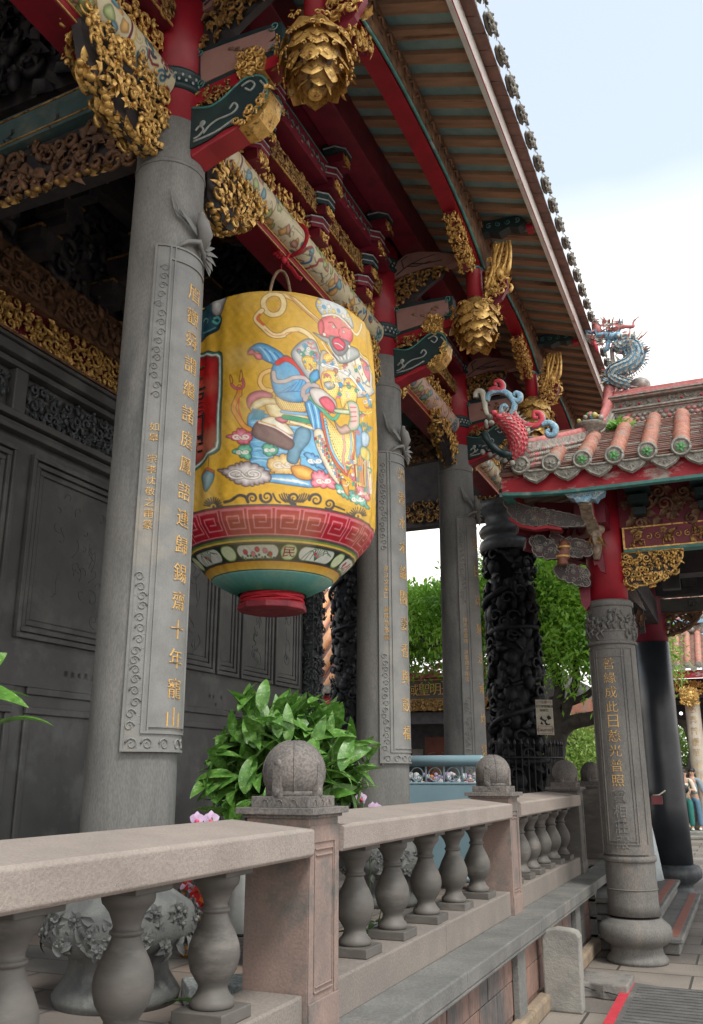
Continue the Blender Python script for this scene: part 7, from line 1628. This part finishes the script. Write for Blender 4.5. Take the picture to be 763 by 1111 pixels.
orchid(229,889,-2.15,'lilac orchid peeping over the rail left of the nearest post',1,True); orchid(392,866,-2.2,'lilac orchid peeping over the rail just right of the big plant',2); orchid(409,877,-2.25,'small lilac orchid lower right of its neighbour above the rail',3)
# ---------------------------------------------------------------- things on the terrace floor
b_=at(207,1038,Z=PZ); t=thing('flower_basket',tuple(b_),'woven gold basket with red and orange flowers beside the column base','basket')
mb=MB(); mb.lathe([(.001,0),(.055,0),(.06,.03),(.075,.14),(.09,.22),(.08,.22),(.001,.2)],b_,22); 
for k in range(7): mb.tube([(b_[0]+(.06+.004*k)*math.cos(a),b_[1]+(.06+.004*k)*math.sin(a),b_[2]+.02+k*.03+.004*math.sin(a*9)) for a in np.linspace(0,2*PI,31)],.006,5,caps=False)
mb.build('basket',mat('gold_wicker',(.5,.28,.06),(.25,.12,.03),26,.4,metal=.4,bump=.5),t)
mb=MB(); rng=random.Random(3)
for k in range(16):
    c=b_+A_([rng.uniform(-.06,.08),rng.uniform(-.06,.06),.25+rng.uniform(0,.16)])
    for i in range(6): a=i*PI/3; mb.leaf(c,A_([math.cos(a),math.sin(a)*.6-.4,.5*math.sin(a)+.3]),A_([0,-1,.4]),.045,.04,.8,rng.choice((0,0,1,2)),k=3)
mb.ball(b_+A_([.02,-.03,.3]),.055,0,14,9); mb.ball(b_+A_([-.05,0,.36]),(.03,.03,.045),3,8,6)
for k in range(4): mb.leaf(b_+A_([.0,0,.22]),A_([math.cos(k*1.7),math.sin(k*1.7),.3]),Z3,.1,.04,.6,4)
mb.build('flowers',[mat('bright_red_bloom',(.65,.02,.02),(.5,.02,.02),20,.5,bump=.1),mat('orange_bloom',(.8,.22,.03),(.7,.15,.02),20,.5,bump=.1),M_orchid,M_goldd,M_leafb],t)
b_=at(259,1014,Z=PZ); t=thing('floor_vase',tuple(b_),'tall white tapering vase on the terrace floor beside the nearest post','vase'); mb=MB(); mb.lathe([(.001,0),(.085,0),(.095,.02),(.1,.07),(.085,.18),(.06,.34),(.045,.44),(.05,.47),(.04,.47),(.03,.4),(.001,.38)],b_,28); mb.build('vase',mat('grey_white_glaze',(.42,.42,.4),(.33,.33,.32),9,.4,bump=.05),t); mb=MB(); mb.lathe([(.09,-.0),(.1,.004),(.1,.016),(.09,.02)],b_,28)
mb.build('foot_band',M_black,t)
for k,(u,v,nm) in enumerate(((412,962,0),(447,965,1))):
    b_=at(u,v+8,Z=PZ); rng=random.Random(k+20)
    t=thing('guardian_figure',tuple(b_),('small dark curly-maned stone lion with a red dot, seen between balusters','small pale crouching stone figure beside the curly-maned lion')[k],'statue')
    mb=MB(); h=.0; mb.box(b_[0]-.11,b_[0]+.11,b_[1]-.11,b_[1]+.11,PZ+.001,PZ+.16); mb.build('pedestal',M_cap if k==0 else M_plate,t,bevel=.012)
    mb=MB(); c=b_+A_([0,0,.30]); mb.ball(c,(.085,.10,.13),0,16,10); mb.ball(c+A_([.0,-.04,.20]),(.085,.085,.09),0,16,10); mb.ball(c+A_([0,-.12,.185]),(.045,.04,.035),0,10,7)
    for s_ in (-1,1):
        mb.tube([c+A_([s_*.05,-.05,.05]),c+A_([s_*.06,-.1,-.05]),c+A_([s_*.055,-.11,-.14])],[.035,.028,.03],8); mb.ball(c+A_([s_*.07,.02,-.09]),(.045,.07,.055),0,10,7); mb.ball(c+A_([s_*.055,-.02,.28]),(.02,.015,.03),0,8,6)
    mb.ball(c+A_([.0,.1,.02]),(.03,.03,.08),0,8,6); mb.build('body',M_cap if k==0 else M_plate,t)
    mb=MB()
    for q in range(46):
        a=rng.uniform(0,2*PI); e=rng.uniform(-.6,1.3); d=A_([math.cos(a)*math.cos(e),.3+math.sin(a)*math.cos(e)*.8,math.sin(e)]); mb.ball(c+A_([0,-.02,.20])+d*.085,.02,0,7,5)
    mb.build('curly_mane',M_cap if k==0 else M_plate,t)
    if k==0: mb=MB(); mb.ball(c+A_([.05,-.07,.28]),(.02,.015,.02),0,8,6); mb.build('red_pompom',M_redcloth,t)
b_=at(207,1092,Z=PZ); t=thing('concrete_block',tuple(b_),'rough pale concrete block lying behind the baluster by the column base','block'); mb=MB(); d=nrm(A_([.75,.66,0])); s_=A_([-d[1],d[0],0]); mb.obox(b_+A_([.1,.1,.05]),d*.17,s_*.12,Z3*.048); mb.build('block',mat('pale_concrete',(.34,.36,.35),(.24,.255,.25),18,.9,bump=.7,bscale=60,speck=(50,.7,1.2)),t,bevel=.006)
# pale blue barrier with ring band
t=thing('blue_barrier',(-2.7,8.5,PZ),'pale blue enamelled barrier with a band of rings between the columns','barrier')
Yb=8.5; mb=MB(); xl,xr2=-3.38,-2.26; mb.tube([(xl,Yb,1.765),(xr2-.04,Yb,1.765),(xr2,Yb,1.75)],.052,14); mb.build('top_rail',M_bluemet,t)
mb=MB(); mb.box(xl,xr2,Yb-.03,Yb+.03,.80,1.55); mb.box(xl,xr2,Yb-.035,Yb+.035,1.55,1.57); mb.build('panel',M_bluemet,t,bevel=.006)
mb=MB(); x=xl+.08
while x<xr2-.05:
    mb.tube([(x+.062*math.cos(a),Yb,1.642+.062*math.sin(a)) for a in np.linspace(0,2*PI,21)],.006,5,caps=False); mb.tube([(x+.09,Yb,1.57),(x+.09,Yb,1.72)],.009,6)
    for s_ in (-1,1): mb.tube([(x2,Yb,z2_) for x2,z2_ in scroll2((x+s_*.02,1.61),.03,0,1,10,s_)],.004,4)
    x+=.18
mb.build('ring_band',M_bluemet,t)
mb=MB(); mb.tube([(xl,Yb,.72),(xr2,Yb,.72)],.03,10); mb.tube([(xr2-.03,Yb,PZ),(xr2-.03,Yb,1.74)],.022,8); mb.tube([(xl+.05,Yb,PZ),(xl+.05,Yb,1.74)],.022,8); mb.build('legs',M_bluemet,t)
# offerings visible through the ring band
t=thing('offering_flowers',(-2.9,9.2,PZ),'pink and white offering flowers on a table behind the blue barrier','flowers'); mb=MB(); mb.box(-3.6,-2.5,9.05,9.35,PZ,1.50,2); rng=random.Random(9)
for k in range(90): 
    c=A_([rng.uniform(-3.5,-2.55),rng.uniform(9.1,9.3),1.52+rng.uniform(0,.12)]); mb.ball(c,rng.uniform(.02,.04),rng.choice((0,0,1,1,1,0,3)),6,4)
mb.build('bouquet',[M_orchid,M_white,M_darkw,MATS['orange_bloom']],t)
# caution notice hung on the dragon column, and the spiked guard fence round it
q=[at(u,v,Y=12.0) for u,v in ((580.8,759),(598.7,760),(601.5,797.5),(583,797))]; t=thing('caution_notice',tuple(q[3]),'cream caution notice with red border and lettering fixed in front of the black dragon column','sign')
O=q[3]; U_=q[2]-q[3]; V_=q[0]-q[3]; w_=np.linalg.norm(U_); h_=np.linalg.norm(V_); U_=U_/w_; V_=V_/h_; N_=nrm(np.cross(U_,V_)); N_=N_ if N_[1]<0 else -N_
mb=MB(); mb.prism([(0,0),(w_,0),(w_,h_),(0,h_)],O,U_,V_,-N_,.008,0); mb.build('board',M_cream,t)
mb=MB()
def sq(u0,u1,v0,v1,m): mb.prism([(u0*w_,v0*h_),(u1*w_,v0*h_),(u1*w_,v1*h_),(u0*w_,v1*h_)],O+N_*.001,U_,V_,N_,.0015,m)
sq(.1,.9,.035,.045,0); sq(.1,.9,.24,.25,0); sq(.08,.1,.035,.25,0); sq(.9,.92,.035,.25,0); sq(.1,.36,.93,.94,0); sq(.64,.9,.93,.94,0); sq(.08,.1,.88,.94,0); sq(.9,.92,.88,.94,0)
for s,sz,u,v,m in (('注意',.042,.5,.925,0),('請勿攀爬觸摸',.040,.5,.80,1),('謝謝您',.04,.5,.69,1),('Caution!',.062,.5,.14,0)):
    V,F=line_geo(s,sz,.0008); mb.add([O+U_*(u*w_+x)+V_*(v*h_+y)+N_*.003 for x,y,z in V],F,m)
for pl,m in (([(.2,.44),(.3,.54),(.38,.46),(.5,.42),(.62,.44),(.56,.36),(.7,.30),(.8,.33),(.78,.28),(.55,.27),(.45,.38),(.36,.4)],1),([(.62,.5),(.72,.56),(.84,.52),(.9,.46),(.8,.44),(.7,.42)],1),([(.22,.3),(.3,.38),(.36,.34),(.4,.28)],1)):
    mb.prism([(a*w_,b*h_) for a,b in pl],O+N_*.001,U_,V_,N_,.0015,m)
mb.build('lettering',[MATS['red_ink'],M_black],t)
t=thing('guard_fence',(-2.84,12.45,PZ),'black spiked iron guard fence around the foot of the dragon column','fence'); mb=MB()
for k in range(44):
    a=2*PI*k/44; r=.58; x,y=-2.84+r*math.cos(a),12.45+r*math.sin(a); mb.tube([(x,y,PZ),(x,y,2.0)],.008,5); mb.lathe([(.001,0),(.02,.02),(.001,.09)],(x,y,2.0),6)
mb.build('bars',M_black,t)
for z in (.9,1.85): mb=MB(); mb.tube([(-2.84+.58*math.cos(a),12.45+.58*math.sin(a),z) for a in np.linspace(0,2*PI,41)],.013,6,caps=False); mb.build('rail',M_black,t)
# ---------------------------------------------------------------- people
M_skin=mat('skin',(.52,.31,.22),(.46,.27,.19),12,.55,bump=.03); M_hair=mat('black_hair',(.014,.012,.011),(.02,.017,.015),30,.5,bump=.2)
def skinned(name,J,E,Rr,parent,matl,root=0,sub=2,loc=None):
    me=bpy.data.meshes.new(name); off=A_(root_loc(parent)); me.from_pydata([tuple(A_(j)-off) for j in J],E,[]); 
    o=bpy.data.objects.new(name,me); COL.objects.link(o); m=o.modifiers.new('Skin','SKIN')
    for i,r in enumerate(Rr): s_=me.skin_vertices[0].data[i]; s_.radius=(r,r); s_.use_root=(i==root)
    m.use_smooth_shade=True; m.branch_smoothing=.6; b=o.modifiers.new('Sub','SUBSURF'); b.levels=sub; b.render_levels=sub
    dg=bpy.context.evaluated_depsgraph_get(); nm=bpy.data.meshes.new_from_object(o.evaluated_get(dg)); bpy.data.objects.remove(o); o=bpy.data.objects.new(name,nm); COL.objects.link(o); nm.materials.clear(); nm.materials.append(matl)
    for p in nm.polygons: p.use_smooth=True
    o.parent=parent; return o
def person(loc,rot,h,label,top,bot,hairlong=False,bag=None,arm='down',long_robe=False,shorts=False):
    t=thing('person',tuple(loc),label,'person'); s=h/1.7; c,si=math.cos(rot),math.sin(rot)
    def W(x,y,z): return (loc[0]+(x*c-y*si)*s,loc[1]+(x*si+y*c)*s,loc[2]+z*s)   # faces -y when rot=0
    hr=(-.30,-.02,.80) if arm=='down' else (-.16,-.30,1.12); hl=(.30,-.02,.80) if arm=='down' else (.12,-.32,1.15); er=(-.27,.02,1.08) if arm=='down' else (-.27,-.04,1.1); el=(.27,.02,1.08) if arm=='down' else (.27,-.04,1.1)
    J=[W(0,0,.95),W(0,.0,1.12),W(0,.01,1.32),W(0,.01,1.42),W(0,.0,1.50),W(0,-.01,1.58),W(0,-.01,1.66),W(-.18,.01,1.38),W(*er),W(*hr),W(.18,.01,1.38),W(*el),W(*hl),W(-.09,0,.88),W(-.10,-.01,.48),W(-.11,.02,.08),W(-.11,-.12,.04),W(.09,0,.88),W(.10,-.01,.48),W(.11,.02,.08),W(.11,-.12,.04)]
    E=[(0,1),(1,2),(2,3),(3,4),(4,5),(5,6),(3,7),(7,8),(8,9),(3,10),(10,11),(11,12),(0,13),(13,14),(14,15),(15,16),(0,17),(17,18),(18,19),(19,20)]
    R=[.125,.115,.14,.085,.055,.088,.075,.055,.04,.03,.055,.04,.03,.085,.055,.04,.035,.085,.055,.04,.035]; R=[r*s for r in R]
    body=skinned('body',J,E,R,t,M_skin)
    mb=MB(); f=lambda x,y,z:A_(W(x,y,z))
    mb.ball(f(0,-.105,1.575),.016*s,0,8,6); mb.ball(f(0,-.098,1.535),(.025*s,.01*s,.008*s),1,8,6)
    for q in (-1,1): mb.ball(f(q*.033,-.093,1.605),.011*s,2,8,6); mb.ball(f(q*.09,0,1.59),(.012*s,.02*s,.03*s),0,8,6)
    for hand,sd in ((hr,-1),(hl,1)):
        mb.ball(f(hand[0],hand[1],hand[2]-.05),(.028*s,.035*s,.05*s),0,8,6)
        for k in range(4): mb.tube([f(hand[0],hand[1]-.03+.02*k,hand[2]-.09),f(hand[0]-sd*.008,hand[1]-.032+.02*k,hand[2]-.13),f(hand[0]-sd*.02,hand[1]-.03+.02*k,hand[2]-.155+.008*abs(k-1.5))],.0085*s,5)
        mb.tube([f(hand[0],hand[1]-.035,hand[2]-.04),f(hand[0]-sd*.01,hand[1]-.06,hand[2]-.08),f(hand[0]-sd*.01,hand[1]-.06,hand[2]-.1)],.01*s,5)
    mb.build('face_and_hands',[M_skin,mat('lip',(.4,.12,.1),None,20,.5,bump=0),M_black],t)
    g=1.16; J2=[J[i] for i in (0,1,2,3,7,8,10,11)]; skinned('shirt',J2+[W(er[0],er[1]-.02,er[2]-.05),W(el[0],el[1]-.02,el[2]-.05)],[(0,1),(1,2),(2,3),(3,4),(4,5),(3,6),(6,7),(5,8),(7,9)],[x*s*g for x in (.13,.125,.145,.08,.068,.056,.068,.056,.05,.05)],t,top)
    if long_robe: 
        mb=MB(); mb.lathe([(.3*s,.0),(.26*s,.3*s),(.2*s,.7*s),(.165*s,1.0*s)],(loc[0],loc[1],loc[2]+.06),24); mb.build('robe_skirt',top,t)
    else:
        kz=.48 if not shorts else .55
        J3=[W(0,0,.98),W(0,0,.92),W(-.10,0,.85),W(-.11,-.01,kz),W(.10,0,.85),W(.11,-.01,kz)]+([W(-.115,.02,.1),W(.115,.02,.1)] if not shorts else []); E3=[(0,1),(1,2),(2,3),(1,4),(4,5)]+([(3,6),(5,7)] if not shorts else []); skinned('trousers',J3,E3,[x*s for x in ((.14,.14,.105,.085,.105,.085)+((.075,.075) if not shorts else ()))],t,bot)
    mb=MB(); mb.ball(f(0,.02,1.645),(.1*s,.105*s,.095*s),0,16,10)
    if hairlong: mb.ball(f(0,.06,1.54),(.095*s,.06*s,.17*s),0,14,9)
    mb.build('hair',M_hair,t)
    mb=MB()
    for q in (-1,1): mb.ball(f(q*.112,-.05,.035),(.048*s,.12*s,.038*s),0,10,6)
    mb.build('shoes',M_white,t)
    if bag: mb=MB(); mb.ball(f(0,-.2,1.15),(.1*s,.06*s,.12*s),0,10,8); mb.tube([f(-.1,-.16,1.22),f(-.14,-.06,1.42),f(.14,-.06,1.42),f(.1,-.16,1.22)],.012*s,5); mb.build('bag',bag,t)
    return t
cl_=lambda n,c:mat(n,c,tuple(x*.8 for x in c),9,.8,bump=.2)
def pl_at(u,v,z): p=at(u,v,Z=z); return p
G=.17; 
person(A_([*at(747,894,Y=27.1)[:2],G]),.1,1.58,'person in ivory jacket and green trousers with black bag in the far courtyard',cl_('ivory_cloth',(.7,.62,.5)),cl_('green_cloth',(.03,.2,.17)),True,M_black,'up')
person(A_([*at(756,894,Y=27.3)[:2],G]),-.2,1.6,'person in a grey-blue shirt and jeans beside the one in ivory',cl_('greyblue_cloth',(.25,.31,.36)),cl_('denim',(.12,.22,.32)),True)
person(A_([*at(739,894,Y=27.4)[:2],G]),.3,1.55,'person in a pink top and dark shorts, left of the one in ivory',cl_('pink_cloth',(.65,.3,.45)),cl_('dark_cloth',(.03,.03,.04)),True,shorts=True)
person(A_([*at(743,893,Y=28.6)[:2],G]),0,1.66,'person in dark clothes standing at the back of the far group',cl_('charcoal_cloth',(.05,.05,.06)),cl_('dark_cloth',(.03,.03,.04)))
pw=at(687,900,Y=10.9); wp=person(A_([pw[0],pw[1],.485]),1.4,1.6,'worshipper in a pale blue-grey robe on the steps, half hidden by the near porch column',cl_('pale_robe_cloth',(.5,.55,.57)),cl_('pale_robe_cloth',(.5,.55,.57)),arm='down',long_robe=True)
q=at(713,868,Y=10.75); t=thing('prayer_booklet',tuple(q),'small dark red booklet with a thin incense stick held at the column edge','booklet')
mb=MB(); mb.obox(q,_r*.06,A_([0,.012,0]),Z3*.045,0); mb.build('booklet',mat('oxblood_cover',(.16,.02,.025),None,10,.6,bump=.1),t)
mb=MB(); mb.tube([q+Z3*.05-_r*.04,q+Z3*.055+_r*.03,q+Z3*.10+_r*.10],.008,6); mb.build('incense_stick',M_cream,t)
# ================================================================ CAMERA, SKY, SUN
cam=bpy.data.cameras.new('camera'); co=bpy.data.objects.new('camera',cam); COL.objects.link(co); scene.camera=co
co.location=(0,0,1.65); co.rotation_euler=(PI/2+TH,0,AZ); cam.sensor_fit='VERTICAL'; cam.sensor_height=24; cam.lens=24*CF/1111; cam.clip_end=2000; cam.clip_start=.05
w=bpy.data.worlds.new('World'); scene.world=w; w.use_nodes=True; nt=w.node_tree; N=nt.nodes; L=nt.links
sk=N.new('ShaderNodeTexSky'); sk.sky_type='NISHITA'; sk.sun_disc=False
SUN_AZ=R_(125); SUN_EL=R_(58)      # compass bearing of the sun, clockwise from +Y
sk.sun_elevation=SUN_EL; sk.sun_rotation=SUN_AZ; sk.air_density=1.0; sk.dust_density=1.5; sk.ozone_density=.6
tc=N.new('ShaderNodeTexCoord'); mp=N.new('ShaderNodeMapping'); mp.inputs['Scale'].default_value=(1.3,1.3,2.6); L.new(tc.outputs['Generated'],mp.inputs[0])
nz=N.new('ShaderNodeTexNoise'); nz.inputs['Scale'].default_value=1.5; nz.inputs['Detail'].default_value=5; nz.inputs['Roughness'].default_value=.5; L.new(mp.outputs[0],nz.inputs[0])
sp=N.new('ShaderNodeSeparateXYZ'); L.new(tc.outputs['Generated'],sp.inputs[0])
mr=N.new('ShaderNodeMapRange'); mr.inputs['From Min'].default_value=.62; mr.inputs['From Max'].default_value=.30; mr.inputs['To Min'].default_value=-.27; mr.inputs['To Max'].default_value=.55; mr.clamp=True; L.new(sp.outputs['Z'],mr.inputs[0])
nm_=N.new('ShaderNodeMapRange'); nm_.inputs['To Min'].default_value=.36; nm_.inputs['To Max'].default_value=.64; L.new(nz.outputs[0],nm_.inputs[0]); ad=N.new('ShaderNodeMath'); ad.operation='ADD'; L.new(nm_.outputs[0],ad.inputs[0]); L.new(mr.outputs[0],ad.inputs[1])
cr_=N.new('ShaderNodeValToRGB'); cr_.color_ramp.elements[0].position=.3; cr_.color_ramp.elements[1].position=.85; cr_.color_ramp.elements[0].color=(.3,.3,.3,1); L.new(ad.outputs[0],cr_.inputs[0])
mx=N.new('ShaderNodeMix'); mx.data_type='RGBA'; L.new(cr_.outputs[0],mx.inputs[0]); L.new(sk.outputs[0],mx.inputs[6]); mx.inputs[7].default_value=(10.2,7.75,7.9,1)
bg=N['Background']; bg.inputs['Strength'].default_value=.15; tn=N.new('ShaderNodeMix'); tn.data_type='RGBA'; tn.blend_type='MULTIPLY'; tn.inputs[0].default_value=1; tn.inputs[7].default_value=(.83,1.06,1.0,1); L.new(mx.outputs[2],tn.inputs[6]); L.new(tn.outputs[2],bg.inputs[0])
sl_=bpy.data.lights.new('sun','SUN'); sl_.energy=1.7; sl_.angle=R_(14); sl_.color=(1,.96,.9); so=bpy.data.objects.new('sun',sl_); COL.objects.link(so)
d=Vector((math.sin(SUN_AZ)*math.cos(SUN_EL),math.cos(SUN_AZ)*math.cos(SUN_EL),math.sin(SUN_EL))); so.rotation_euler=d.to_track_quat('Z','Y').to_euler()
vs_=scene.view_settings; vs_.view_transform='Standard'; vs_.look='None'; vs_.gamma=1; vs_.exposure=.7; vs_.use_curve_mapping=False
scene.render.engine='CYCLES'; scene.cycles.max_bounces=8; scene.cycles.diffuse_bounces=6; scene.cycles.use_denoising=True

for o in list(bpy.data.objects):
    if o.parent is None and o.get('category')=='person' and 'worshipper' not in o['label']: o['group']='visitors standing in the far courtyard'
    if o.parent is None and o.name.startswith('courtyard_tree'): o['group']='trees in the courtyard'
    if o.parent is None and o.name.startswith('potted_plant'): o['group']='potted plants on the terrace'
    if o.parent is None and o.name.startswith('stone_balustrade'): o['group']='stone balustrades'
    if o.parent is None and o.name.startswith('guardian_figure'): o['group']='small stone figures behind the balusters'
